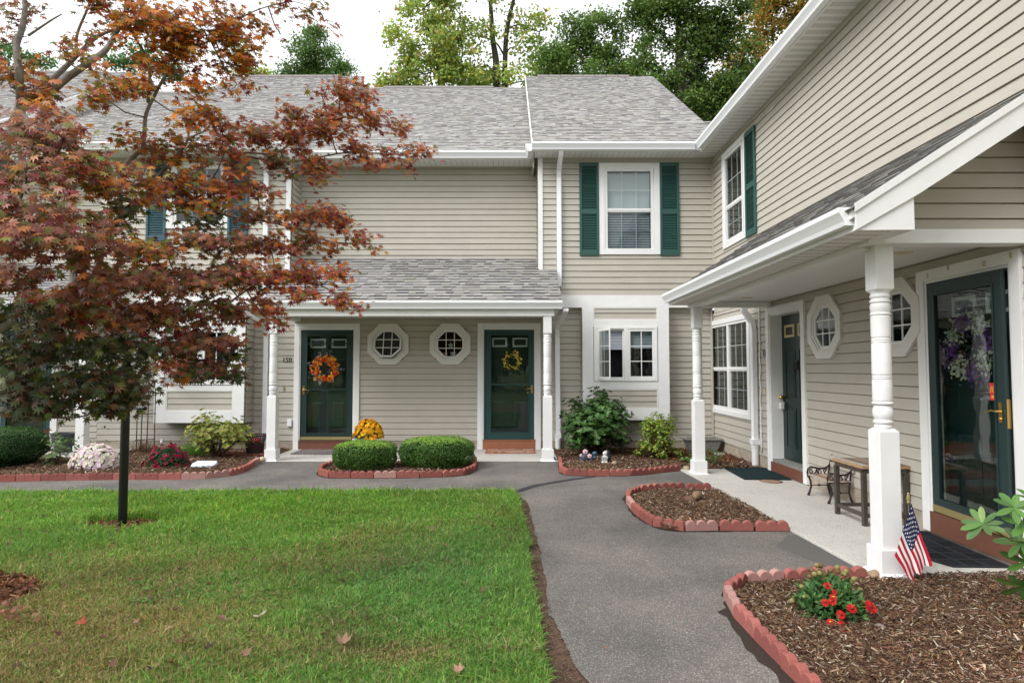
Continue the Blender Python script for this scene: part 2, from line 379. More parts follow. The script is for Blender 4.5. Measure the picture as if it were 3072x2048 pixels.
def vnoise(x, y, s, seed=0):
    g = np.random.default_rng(seed).random((64, 64)); x = np.asarray(x)*s+1000; y = np.asarray(y)*s+1000
    i = np.floor(x).astype(int); j = np.floor(y).astype(int); fx = x-i; fy = y-j; fx = fx*fx*(3-2*fx); fy = fy*fy*(3-2*fy)
    i %= 64; j %= 64; i2 = (i+1) % 64; j2 = (j+1) % 64
    return (g[i, j]*(1-fx)+g[i2, j]*fx)*(1-fy)+(g[i, j2]*(1-fx)+g[i2, j2]*fx)*fy
def frames_from(nrm, tip):
    nrm = nrm/np.linalg.norm(nrm, axis=1)[:, None]
    tip = tip-nrm*np.sum(tip*nrm, 1)[:, None]; tip = tip/(np.linalg.norm(tip, axis=1)[:, None]+1e-9)
    return np.cross(tip, nrm), tip, nrm
def stamp(pos, right, tip, nrm, size, shape):
    """shape (f,k,3) faces in leaf space -> (N*f*k,3)"""
    s = shape.reshape(-1, 3)
    V = pos[:, None, :]+size[:, None, None]*(right[:, None, :]*s[None, :, 0:1]+tip[:, None, :]*s[None, :, 1:2]+nrm[:, None, :]*s[None, :, 2:3])
    return V.reshape(-1, 3)
def pick(pal, n, jit=.12, r=None):
    r = r or rng; pal = np.array([p[:3] for p in pal]), np.array([p[3] for p in pal]); w = pal[1]/pal[1].sum()
    c = pal[0][r.choice(len(w), n, p=w)]; return np.clip(c*(1+r.normal(0, jit, (n, 1)))*(1+r.normal(0, jit*.4, (n, 3))), .002, 1)
KITE = np.array([[[0,0,0],[.22,.42,.03],[0,1,-.05],[-.22,.42,.03]]], float)
OVAL = np.array([[[0,0,0],[.26,.3,.05],[.24,.68,.04],[0,1,-.06],[-.24,.68,.04],[-.26,.3,.05]]], float)
def lobes(spec, w=.15, droop=.12):
    F_ = []
    for a, L in spec:
        a = math.radians(a); d = np.array([math.sin(a), math.cos(a), 0]); q = np.array([math.cos(a), -math.sin(a), 0])
        F_.append([[0,0,0], list(d*L*.42+q*w*L+np.array([0,0,.02])), list(d*L+np.array([0,0,-droop*L])), list(d*L*.42-q*w*L+np.array([0,0,.02]))])
    return np.array(F_, float)
PALM = lobes([(0,1),(36,.93),(-36,.93),(74,.74),(-74,.74),(122,.42),(-122,.42)])
MAPLE5 = lobes([(0,1),(52,.85),(-52,.85),(108,.6),(-108,.6)], w=.26, droop=.1)

# ------------------------------------------------------------------ building pieces
SR = random.Random(77)
def siding(mb, u0, u1, z0, z1, holes=(), lo=None, hi=None, h=.1143):
    lo = lo or (lambda z: u0); hi = hi or (lambda z: u1)
    def prof(t): return .015-.012*t/.90 if t < .90 else .003-.013*(t-.90)/.10
    z = z0
    while z < z1-1e-4:
        zt = min(z+h, z1); cuts = {z, zt}
        if z+.90*h < zt: cuts.add(z+.90*h)
        for a in holes:
            for q in (a[2], a[3]):
                if z < q < zt: cuts.add(q)
        cuts = sorted(cuts); seam = SR.uniform(u0, u1) if (u1-u0 > 1.6 and SR.random() < .6) else None
        for a, b in zip(cuts, cuts[1:]):
            na = prof((a-z)/h); nb = prof((b-z)/h) if b < z+h-1e-6 else -.010
            mid = (a+b)/2; iv = [(None, None)]
            ho = sorted((q[0], q[1]) for q in holes if q[2] < mid < q[3])
            la, lb, ha, hb = max(lo(a), u0), max(lo(b), u0), min(hi(a), u1), min(hi(b), u1)
            if ha <= la and hb <= lb: continue
            ed = [(la, lb)]
            for q in ho: ed += [(q[0], q[0]), (q[1], q[1])]
            ed.append((ha, hb))
            for i in range(0, len(ed), 2):
                (xa, xb), (ya, yb) = ed[i], ed[i+1]
                if ya-xa < 1e-4 and yb-xb < 1e-4: continue
                ya = max(ya, xa); yb = max(yb, xb)
                if seam is not None and max(xa, xb)+.1 < seam < min(ya, yb)-.1:      # overlapping ends of two panels
                    mb.poly([(xa, na, a), (seam, na, a), (seam, nb, b), (xb, nb, b)]); mb.poly([(seam, na+.0022, a), (ya, na+.0022, a), (yb, nb+.0022, b), (seam, nb+.0022, b)]); mb.poly([(seam, na, a), (seam, na+.0022, a), (seam, nb+.0022, b), (seam, nb, b)])
                else: mb.poly([(xa, na, a), (ya, na, a), (yb, nb, b), (xb, nb, b)])
                if a == z: mb.poly([(xa, -.010, a), (ya, -.010, a), (ya, na, a), (xa, na, a)])
        z += h
def octo(c, z, r): # regular octagon across flats 2r
    k = r*math.tan(math.pi/8); return [(c+a, z+b) for a, b in ((-k,-r),(k,-r),(r,-k),(r,k),(k,r),(-k,r),(-r,k),(-r,-k))]
def interior(xf, parent, u0, u1, z0, z1, d=.9):
    mb = MB(xf)
    a = (u0-.3, u1+.3, z0-.3, z1+.3)
    for q in ([(a[0],-d,a[2]),(a[1],-d,a[2]),(a[1],-d,a[3]),(a[0],-d,a[3])], [(a[0],-.03,a[2]),(a[0],-d,a[2]),(a[0],-d,a[3]),(a[0],-.03,a[3])],
              [(a[1],-.03,a[2]),(a[1],-d,a[2]),(a[1],-d,a[3]),(a[1],-.03,a[3])], [(a[0],-.03,a[2]),(a[1],-.03,a[2]),(a[1],-d,a[2]),(a[0],-d,a[2])],
              [(a[0],-.03,a[3]),(a[1],-.03,a[3]),(a[1],-d,a[3]),(a[0],-d,a[3])]): mb.poly(q)
    # face round the opening so that no daylight leaks behind the wall
    mb.poly([(a[0],-.03,a[2]),(a[1],-.03,a[2]),(a[1],-.03,z0),(a[0],-.03,z0)]); mb.poly([(a[0],-.03,z1),(a[1],-.03,z1),(a[1],-.03,a[3]),(a[0],-.03,a[3])])
    mb.poly([(a[0],-.03,z0),(u0,-.03,z0),(u0,-.03,z1),(a[0],-.03,z1)]); mb.poly([(u1,-.03,z0),(a[1],-.03,z0),(a[1],-.03,z1),(u1,-.03,z1)])
    return mb.build('interior', 'room_dark', parent)
def pane(xf, parent, u0, u1, z0, z1, n, name='pane'):
    mb = MB(xf); mb.box(u0, u1, n-.002, n+.002, z0, z1); return mb.build(name, 'glass', parent)
def grille(xf, parent, u0, u1, z0, z1, nu, nz, n, w=.012, m='trim'):
    mb = MB(xf)
    for i in range(1, nu):
        u = u0+(u1-u0)*i/nu; mb.box(u-w/2, u+w/2, n-.005, n+.005, z0, z1)
    for j in range(1, nz):
        z = z0+(z1-z0)*j/nz; mb.box(u0, u1, n-.004, n+.006, z-w/2, z+w/2)
    return mb.build('grille', m, parent)
def blinds(xf, parent, u0, u1, z0, z1, n, pitch=.032, gap=.4, m='blind'):
    mb = MB(xf); z = z0+.01
    mb.box(u0, u1, n-.02, n+.01, z1-.03, z1)
    while z < z1-.04:
        t = pitch*.5
        mb.poly([(u0, n+.010, z), (u1, n+.010, z), (u1, n-.008, z+t*2*(1-gap)), (u0, n-.008, z+t*2*(1-gap))]); z += pitch
    return mb.build('blind', m, parent)
def double_hung(parent, xf, u0, u1, z0, z1, g, mid, cols=1, grid=(3, 2), blind=None, shade=None, nm='window'):
    """casing outer rect, g = glass rect (u0,u1,z0,z1), mid = meeting rail height, cols = side-by-side units"""
    w = MB(xf); gu0, gu1, gz0, gz1 = g; cw = (gu0-u0)
    w.frame(u0, u1, z0, z1, cw-.055, .0, .035)
    win = w.build(nm, 'trim', parent, bevel=.003)
    s = MB(xf)
    s.frame(gu0-.055, gu1+.055, gz0-.055, gz1+.055, .052, -.03, .022)
    interior(xf, win, gu0-.05, gu1+.05, gz0-.05, gz1+.05)
    W = (gu1-gu0)
    for i in range(cols):
        a = gu0+W*i/cols+(.035 if i else 0); b = gu0+W*(i+1)/cols-(.035 if i < cols-1 else 0)
        if i: s.box(a-.07, a, -.03, .022, gz0, gz1)
        s.box(a, b, -.03, .012, mid-.022, mid+.022)
        s.box(a, b, -.03, .004, mid-.045, mid-.022)
        pane(xf, win, a, b, mid, gz1, -.004); pane(xf, win, a, b, gz0, mid, -.018)
        if grid:
            grille(xf, win, a, b, mid+.022, gz1, grid[0], grid[1], -.012); grille(xf, win, a, b, gz0, mid-.045, grid[0], grid[1], -.027, m='blind')
        if blind: blinds(xf, win, a+.01, b-.01, blind[0], blind[1], -.06)
    s.build('sash', 'trim', win)
    if shade:
        mb = MB(xf); mb.box(gu0, gu1, -.075, -.072, shade[0], shade[1]); mb.build('shade', 'curtain', win)
    return win
def shutter(parent, xf, u0, u1, z0, z1, m='shutter'):
    mb = MB(xf); w = .045
    mb.box(u0, u0+w, .012, .045, z0, z1); mb.box(u1-w, u1, .012, .045, z0, z1)
    zm = z0+(z1-z0)*.47
    for a, b in ((z0, z0+.10), (zm-.045, zm+.045), (z1-.07, z1)): mb.box(u0+w, u1-w, .012, .043, a, b)
    sh = mb.build('shutter', m, parent, bevel=.003)
    lv = MB(xf)
    lv.poly([(u0+w, .014, z0+.1), (u1-w, .014, z0+.1), (u1-w, .014, z1-.07), (u0+w, .014, z1-.07)])
    for a, b in ((z0+.10, zm-.045), (zm+.045, z1-.07)):
        k = int((b-a)/.03); st = (b-a)/k
        for i in range(k):
            z = a+st*i
            lv.prism([(u0+w, .016, z+st*.98), (u0+w, .036, z+st*.12), (u0+w, .034, z+st*.02), (u0+w, .014, z+st*.86)],
                     [(u1-w, .016, z+st*.98), (u1-w, .036, z+st*.12), (u1-w, .034, z+st*.02), (u1-w, .014, z+st*.86)])
    lv.build('louvres', m, sh); return sh
def oct_window(parent, xf, c, z, r=.385, ajar=False, extra=None):
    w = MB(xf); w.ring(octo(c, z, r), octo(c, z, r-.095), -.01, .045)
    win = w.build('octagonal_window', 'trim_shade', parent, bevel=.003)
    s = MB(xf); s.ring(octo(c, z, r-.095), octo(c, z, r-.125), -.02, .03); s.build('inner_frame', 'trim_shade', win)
    interior(xf, win, c-r+.1, c+r-.1, z-r+.1, z+r-.1)
    g = r-.155
    tilt = math.radians(14) if ajar else 0
    def sx(p):   # the sash, hinged at the top when open
        u, n, q = p; zt = z+g+.03; d = zt-q
        return xf((u, n*math.cos(tilt)+math.sin(tilt)*d+.012*(1 if ajar else 0), zt-d*math.cos(tilt)+n*math.sin(tilt)))
    s = MB(sx); s.ring(octo(c, z, g+.030), octo(c, z, g), -.012, .016); sa = s.build('sash', 'trim', win)
    p = MB(sx); o = octo(c, z, g); p.prism([(a, -.002, b) for a, b in o], [(a, .002, b) for a, b in o]); p.build('pane', 'glass', win)
    gm = MB(sx)
    for q in (-.34, .34):
        k = g*.99 if abs(q) < .414 else g
        gm.box(c+q*g-.007, c+q*g+.007, -.008, .006, z-k, z+k); gm.box(c-k, c+k, -.007, .007, z+q*g-.007, z+q*g+.007)
    gm.build('grille', 'trim', win); return win
def panel_door(xf, parent, u0, u1, z0, z1, n, lite_m='trim', m='door_green'):
    mb = MB(xf); mb.box(u0, u1, n-.04, n, z0, z1); d = mb.build('door', m, parent)
    W = u1-u0; p = MB(xf); cols = ((u0+.12*W, u0+.44*W), (u0+.56*W, u0+.88*W))
    for a, b in cols:
        for q0, q1 in ((.09, .36), (.43, .76)):
            A, B = z0+(z1-z0)*q0, z0+(z1-z0)*q1
            p.frame(a, b, A, B, .014, n, n+.007)
            p.prism([(a+.03, n, A+.03), (b-.03, n, A+.03), (b-.03, n, B-.03), (a+.03, n, B-.03)], [(a+.06, n+.007, A+.06), (b-.06, n+.007, A+.06), (b-.06, n+.007, B-.06), (a+.06, n+.007, B-.06)])
    p.build('raised_panel', m, d)
    for a, b in cols:
        A, B = z0+(z1-z0)*.845, z0+(z1-z0)*.93; l = MB(xf); l.frame(a, b, A, B, .032, n, n+.014); lt = l.build('door_window', lite_m, d)
    for a, b in cols:
        mb = MB(xf); A, B = z0+(z1-z0)*.845, z0+(z1-z0)*.93; mb.box(a+.03, b-.03, n, n+.003, A+.03, B-.03); mb.build('door_pane', 'screen_dark', d)
    return d
def lever(xf, parent, u, n, z, side, s=1.0):
    mb = MB(xf); mb.box(u-.017*s, u+.017*s, n, n+.008, z-.075*s, z+.08*s)
    mb.lathe((0, 0, 0), [(.001, 0), (.001, .001)], 4) if False else None
    pts = [(u, n+.01, z+.01), (u, n+.045, z+.012), (u+side*.03, n+.052, z+.016), (u+side*.07, n+.05, z+.008), (u+side*.115, n+.046, z-.012)]
    mb.tube([p for p in pts], [.009*s, .008*s, .008*s, .007*s, .006*s], 8)
    mb.tube([(u, n+.005, z-.045*s), (u, n+.02, z-.045*s)], .009*s, 8)
    return mb.build('handle', 'brass', parent, smooth=True, sharp=40)
def storm_door(xf, parent, u0, u1, z0, z1, n, side, m='storm_green', kick=True, band=None, hinge=0.0, w=.105):
    """side: +1 handle at the right; hinge = opening angle about u0"""
    def sx(p):
        if not hinge: return xf(p)
        du, dn = p[0]-u0, p[1]-n
        return xf((u0+du*math.cos(hinge)-dn*math.sin(hinge), n+du*math.sin(hinge)+dn*math.cos(hinge), p[2]))
    mb = MB(sx); zb = z0+(.06 if kick else 0)
    mb.box(u0, u0+w, n-.03, n, z0, z1); mb.box(u1-w, u1, n-.03, n, z0, z1)
    mb.box(u0+w, u1-w, n-.03, n, z0, z0+.12); mb.box(u0+w, u1-w, n-.03, n, z1-w, z1)
    mb.frame(u0+w-.012, u1-w+.012, z0+.108, z1-w+.012, .016, n-.002, n+.008)
    d = mb.build('storm_door', m, parent, bevel=.003)
    pane(sx, d, u0+w-.005, u1-w+.005, z0+.115, z1-w+.005, n-.012)
    if band:
        b = MB(sx)
        for z in band: b.box(u0+w, u1-w, n-.010, n-.002, z-.012, z+.012)
        b.build('glass_rail', m, d)
    if kick:
        k = MB(sx); k.box(u0+.003, u1-.003, n, n+.006, z0+.0, z0+.058); k.build('kick_strip', 'gold_paint', d)
    lever(sx, d, (u1-w*.45 if side > 0 else u0+w*.45), n, z0+.93, -side)
    return d, sx
def casing(xf, parent, u0, u1, z0, z1, w, n1=.035, m='trim', name='door_casing'):
    mb = MB(xf); mb.box(u0, u0+w, .0, n1, z0, z1); mb.box(u1-w, u1, .0, n1, z0, z1); mb.box(u0+w, u1-w, .0, n1, z1-w, z1)
    mb.box(u0+w, u0+w+.022, -.1, n1-.012, z0, z1-w); mb.box(u1-w-.022, u1-w, -.1, n1-.012, z0, z1-w); mb.box(u0+w+.022, u1-w-.022, -.1, n1-.012, z1-w-.022, z1-w)
    return mb.build(name, m, parent, bevel=.003)
POST = [(.055,1.066),(.062,1.075),(.060,1.095),(.056,1.102),(.066,1.108),(.068,1.118),(.066,1.128),(.055,1.132),(.060,1.14),(.068,1.165),(.070,1.19),(.066,1.215),(.059,1.235),(.058,1.242),(.070,1.247),(.073,1.256),(.070,1.265),(.058,1.270),(.066,1.275),(.068,1.29),(.067,1.425),(.066,1.43),(.060,1.433),(.067,1.437),(.067,1.444),(.061,1.447),(.067,1.451),(.067,1.458),(.060,1.462),(.066,1.466),(.067,1.475),(.066,1.69),(.065,1.70),(.059,1.703),(.066,1.708),(.066,1.716),(.060,1.72),(.066,1.724),(.066,1.733),(.060,1.738),(.065,1.743),(.066,1.755),(.067,1.90),(.061,1.905),(.070,1.913),(.070,1.923),(.062,1.93),(.066,1.945),(.069,1.965),(.069,1.98),(.064,1.996),(.060,2.0),(.070,2.006),(.071,2.016),(.062,2.028),(.060,2.035),(.069,2.045),(.069,2.055),(.062,2.065),(.064,2.075),(.070,2.085)]
def porch_post(parent, x, y, ztop, zb=0.0, rz=0, plain=False):
    h = .068; mb = MB()
    if plain: mb.box(x-h*1.1, x+h*1.1, y-h*1.1, y+h*1.1, zb+.19, ztop)
    else:
        mb.box(x-h*1.08, x+h*1.08, y-h*1.08, y+h*1.08, zb+.19, 1.05); mb.prism([(x-h*1.08, y-h*1.08, 1.05), (x+h*1.08, y-h*1.08, 1.05), (x+h*1.08, y+h*1.08, 1.05), (x-h*1.08, y+h*1.08, 1.05)], [(x-.05, y-.05, 1.073), (x+.05, y-.05, 1.073), (x+.05, y+.05, 1.073), (x-.05, y+.05, 1.073)])
        mb2 = MB(); mb2.box(x-h, x+h, y-h, y+h, 2.10, ztop); mb2.prism([(x-.055, y-.055, 2.085), (x+.055, y-.055, 2.085), (x+.055, y+.055, 2.085), (x-.055, y+.055, 2.085)], [(x-h, y-h, 2.10), (x+h, y-h, 2.10), (x+h, y+h, 2.10), (x-h, y+h, 2.10)])
    p = mb.build('porch_post', 'trim', parent, bevel=.004)
    if not plain:
        mb2.build('post_top', 'trim', p, bevel=.004)
        t = MB(); t.lathe((x, y, 0), POST, 28); t.build('turned_shaft', 'trim', p, smooth=True, sharp=50)
    b = MB(); b.box(x-.095, x+.095, y-.095, y+.095, zb+.02, zb+.19); b.prism([(x-.125, y-.125, zb), (x+.125, y-.125, zb), (x+.125, y+.125, zb), (x-.125, y+.125, zb)], [(x-.10, y-.10, zb+.022), (x+.10, y-.10, zb+.022), (x+.10, y+.10, zb+.022), (x-.10, y+.10, zb+.022)])
    b.build('post_base', 'trim', p, bevel=.003); return p
GP = [(0,.125),(0,0),(.075,0),(.083,.03),(.100,.062),(.118,.092),(.118,.125),(.108,.125),(.108,.098),(.09,.068),(.073,.036),(.066,.008),(.008,.008),(.008,.125)]
def gutter(parent, a, b, out, z, ends=(True, True), name='gutter', s=1.05):
    """trough from a to b (x,y), out = horizontal direction away from the wall, z = its bottom"""
    out = Vector((out[0], out[1], 0)); mb = MB()
    A = [Vector((a[0], a[1], z))+out*(p[0]*s)+Vector((0, 0, p[1]*s)) for p in GP]; B = [Vector((b[0], b[1], z))+out*(p[0]*s)+Vector((0, 0, p[1]*s)) for p in GP]
    n = len(A); ia = [mb.P(p) for p in A]; ib = [mb.P(p) for p in B]
    for k in range(n): mb.face((ia[k], ia[(k+1) % n], ib[(k+1) % n], ib[k]))
    for E_, fl in ((A, ends[0]), (B, ends[1])):
        if fl:
            q = [E_[i] for i in (0, 1, 2, 3, 4, 5, 6)]; mb.poly(q)
    return mb.build(name, 'gutter', parent)
SH_PAL = [(.285,.278,.268,3),(.262,.254,.245,3),(.230,.221,.213,2),(.315,.306,.295,2),(.270,.268,.235,.5),(.205,.194,.200,.7),(.275,.260,.242,1)]
def shingles(parent, o, e, s, L, lo, hi, expo=.125, name='roof_shingles', pal=SH_PAL, seed=3, bright=1.0, tabw=(.06, .17), thk=.008, riser_shade=.36):
    """o eave-left corner, e along the eave, s up the slope, L slope length, lo/hi = extent along e as functions of distance up the slope"""
    o, e, s = Vector(o), Vector(e).normalized(), Vector(s).normalized(); nn = e.cross(s).normalized()
    if nn.z < 0: nn = -nn
    r = random.Random(seed); V = []; col = []; t = 0
    def add(a, b, t0, t1, h0, h1, c):
        a2, b2 = a, b
        P = [o+e*a+s*t0, o+e*b+s*t0, o+e*b2+s*t1, o+e*a2+s*t1]
        T = [P[0]+nn*h0, P[1]+nn*h0, P[2]+nn*h1, P[3]+nn*h1]
        for qi, q in enumerate((T, [P[0], P[1], T[1], T[0]], [P[1], P[2], T[2], T[1]], [P[3], P[0], T[0], T[3]])):
            V.extend([tuple(x) for x in q]); col.append(c if qi == 0 else (c[0]*riser_shade, c[1]*riser_shade, c[2]*riser_shade))  # edge faces darkened: dark asphalt edge, with tab shadow put into the colour
    k = 0
    while t < L-.01:
        t1 = min(t+expo, L); tm = (t+t1)/2; a0, b0 = lo(tm), hi(tm); a = a0-r.uniform(0, .2)
        if b0-a0 > .02:
            base = r.uniform(.98, 1.02)
            while a < b0:
                w = r.uniform(*tabw); x0, x1 = max(a, a0), min(a+w, b0)
                if x1-x0 > .01:
                    c = pal[r.choices(range(len(pal)), [p[3] for p in pal])[0]]; q = base*bright*r.uniform(.94, 1.06)
                    thick = r.random() < .5
                    add(x0, x1-(.003 if thick else 0), t-(.0 if thick else .004), t1+.02, (thk*1.5 if thick else thk*.8)+r.uniform(0, .002), .001, (c[0]*q, c[1]*q, c[2]*q))
                a += w
        t += expo; k += 1
    return npmesh(name, 'shingle', V, 4, col, parent)
def slab_poly(mb, pts, d):                       # thick panel: polygon pushed by vector d
    mb.prism(pts, [Vector(p)+Vector(d) for p in pts])
def downspout(parent, pts, w=.085, d=.06, foot=True, face=0, zb=0.02):
    """pts: list of (x,y,z) centre line; rectangular ribbed pipe"""
    mb = MB(); P = [Vector(p) for p in pts]; n = 14
    prof = []
    ux, uy = (Vector((1, 0, 0)), Vector((0, 1, 0))) if face == 0 else (Vector((0, 1, 0)), Vector((1, 0, 0)))
    for i in range(9):
        q = -1+2*i/8; prof.append((q*w/2, -d/2+(.005 if i % 2 else 0)))
    prof += [(w/2, d/2), (-w/2, d/2)]
    rings = []
    for i, p in enumerate(P):
        dv = (P[min(i+1, len(P)-1)]-P[max(i-1, 0)]).normalized(); vy = uy-dv*uy.dot(dv); vy.normalize()
        rings.append([mb.P(p+ux*a+vy*b) for a, b in prof])
    k = len(prof)
    for i in range(len(P)-1):
        for j in range(k): mb.face((rings[i][j], rings[i][(j+1) % k], rings[i+1][(j+1) % k], rings[i+1][j]))
    mb.face(rings[0]); mb.face(rings[-1])
    o = mb.build('downspout', 'gutter', parent)
    if foot:
        f = MB(); p = P[-1]; f.box(p.x-w*.66 if face == 0 else p.x-d*.8, p.x+w*.66 if face == 0 else p.x+d*.8, p.y-d*.8 if face == 0 else p.y-w*.66, p.y+d*.8 if face == 0 else p.y+w*.66, p.z-.05, p.z+.03); f.build('adaptor', 'gutter', o)
        f = MB(); f.lathe((p.x, p.y, 0), [(.052, zb), (.052, p.z-.10), (.058, p.z-.10), (.058, p.z-.05)], 20); f.build('drain_pipe', 'pvc', o, smooth=True, sharp=40)
    return o
FRONT = lambda y: Fr((0, y, 0), (1, 0, 0), (0, -1, 0))
RIGHT = lambda x: Fr((x, 0, 0), (0, -1, 0), (-1, 0, 0))       # u = -y

# ================================================================== the row facing the lawn (doors 150 and 152)
H = thing('townhouse', 'long beige townhouse row facing the lawn with doors 150 and 152 and two octagonal windows', 'building', (-2, 12, 0))
GW = FRONT(11.5)
D1, D2 = (-3.984, -3.001, .168, 2.245), (-.515, .432, .186, 2.265)
C1, C2 = (-4.107, -2.874, 0, 2.365), (-.65, .54, 0, 2.372)
OCT = ((-2.34, 1.975), (-1.168, 1.977))
holes = [(C1[0]+.05, C1[1]-.05, 0, C1[3]-.05), (C2[0]+.05, C2[1]-.05, 0, C2[3]-.05)]+[(c-.29, c+.29, z-.29, z+.29) for c, z in OCT]
mb = MB(GW); siding(mb, -7.8, 3.8, .165, 2.66, holes+[(1.40, 2.80, .70, 2.60), (-6.45, -4.95, .66, 2.6)]); wall = mb.build('ground_floor_siding', 'siding', H)
mb = MB(GW)      # the sheathing behind (light-tight)
for a, b in ((-7.8, -6.6), (-4.8, C1[0]+.06), (C1[1]-.06, C2[0]+.06), (C2[1]-.06, 1.32), (2.9, 3.8)): 
    if a == C1[1]-.06: continue
    mb.box(a, b, -.12, -.016, .165, 2.66)
mb.build('sheathing', 'room_dark', H)
mb = MB(GW); mb.box(-7.8, 3.79, -.2, .004, -.02, .165); mb.build('foundation', 'foundation', H)
# doors of the porch
for (u0, u1, z0, z1), Cs, side, sm, km, kick, band in ((D1, C1, -1, 'storm_dark', 'kick_brown', True, (1.12, 1.985)), (D2, C2, 1, 'storm_green', 'kick_terracotta', False, (1.215,))):
    cs = casing(GW, H, *Cs, .10, m='trim')
    dd = panel_door(GW, H, u0+.03, u1-.03, z0, z1-.02, -.09)
    sd, sxf = storm_door(GW, H, u0+.012, u1-.012, z0+.012, z1-.012, .012, side, sm, kick, band)
    mb = MB(GW); mb.frame(u0-.001, u1+.001, z0, z1, .014, -.08, .02); mb.build('storm_frame', sm, cs)
    mb = MB(GW); mb.box(Cs[0]+.10, Cs[1]-.10, -.1, .035, .005, z0); mb.box(Cs[0]+.10, Cs[1]-.10, -.1, .045, z0-.02, z0+.0); mb.build('kick_board', km, cs)
    knob = MB(GW); uk = u0+.11 if side < 0 else u1-.13
    knob.blob((uk, -.05, 1.06), .028, .028, .028, 12, 8); knob.blob((uk, -.07, 1.17), .022, .02, .022, 10, 6); knob.build('door_knob', 'brass', dd, smooth=True)
text_part('150', .125, GW, -4.252, .018, 1.635, 'house_number', 'ink', H, shear=.15)
text_part('152', .125, GW, .655, .018, 1.655, 'house_number', 'ink', H, shear=.15)
for u, z in ((-4.29, 1.135), (.70, 1.19)):
    mb = MB(GW); mb.box(u-.012, u+.012, .012, .022, z-.035, z+.035); mb.build('doorbell', 'brass', H)
for u, z, w, h in ((-4.17, .50, .045, .068), (-4.62, .415, .05, .05)):
    mb = MB(GW); mb.box(u-w, u+w, .012, .06, z-h, z+h); mb.build('outlet_cover', 'trim_shade' if w > .045 else 'trim', H, bevel=.01)
oct_window(H, GW, *OCT[0], ajar=True)
o2 = oct_window(H, GW, *OCT[1])
# porch: ceiling, beam, roof, gutter, posts
PX0, PX1 = -4.12, .70
mb = MB(); mb.box(PX0, PX1, 10.12, 11.49, 2.475, 2.495); mb.build('porch_ceiling', 'soffit_x', H)
mb = MB(); mb.box(PX0, PX1, 10.05, 10.19, 2.385, 2.52); mb.box(PX1-.13, PX1, 10.19, 11.49, 2.40, 2.47); mb.box(PX0, PX0+.13, 10.19, 11.49, 2.40, 2.47); mb.build('porch_beam', 'trim', H)
pd = Vector((0, 1.50, .88)).normalized(); EY, EZ = 10.06, 2.615
Lp = math.hypot(11.86-EY, (11.86-EY)*.5867)
sdir = Vector((0, 1, .5867)).normalized()
def plo(t): return -4.16 if EY+sdir.y*t < 11.35 else -4.155
def phi(t): return .83 if EY+sdir.y*t < 11.33 else .50
mb = MB()
slab_poly(mb, [(-4.16, EY, EZ), (.83, EY, EZ), (.83, 11.34, EZ+(11.34-EY)*.5867), (-4.16, 11.34, EZ+(11.34-EY)*.5867)], (0, 0, -.05))
slab_poly(mb, [(-4.16, 11.341, EZ+(11.34-EY)*.5867), (.49, 11.341, EZ+(11.34-EY)*.5867), (.49, 11.84, EZ+(11.84-EY)*.5867), (-4.16, 11.84, EZ+(11.84-EY)*.5867)], (0, 0, -.05))
rd = mb.build('porch_roof', 'trim', H)
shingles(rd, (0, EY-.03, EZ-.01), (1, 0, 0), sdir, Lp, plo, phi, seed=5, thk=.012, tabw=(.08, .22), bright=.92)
mb = MB(); mb.box(-4.13, .80, 10.06, 10.085, 2.49, 2.61)
mb.prism([(.70, 10.06, 2.49), (.80, 10.06, 2.49), (.80, 11.34, 2.49), (.70, 11.34, 2.49)], [(.70, 10.06, 2.56), (.80, 10.06, 2.56), (.80, 11.34, 3.30), (.70, 11.34, 3.30)])
mb.build('fascia', 'trim', H)
gutter(H, (-4.17, 10.06), (.83, 10.06), (0, -1), 2.497)
mb = MB(); mb.box(-4.10, .49, 11.80, 11.842, 3.615, 3.635); mb.build('flashing', 'gutter', H)
for x, y in ((-3.965, 10.13), (.590, 10.13)): porch_post(H, x, y, 2.39)
mb = MB(GW); mb.box(-4.02, -3.98, -.0, .02, 0, 1)
downspout(H, [(.90, 10.12, 2.49), (.89, 10.35, 2.42), (.87, 11.2, 2.36), (.85, 11.40, 2.28), (.85, 11.43, 2.1), (.86, 11.43, .27)])
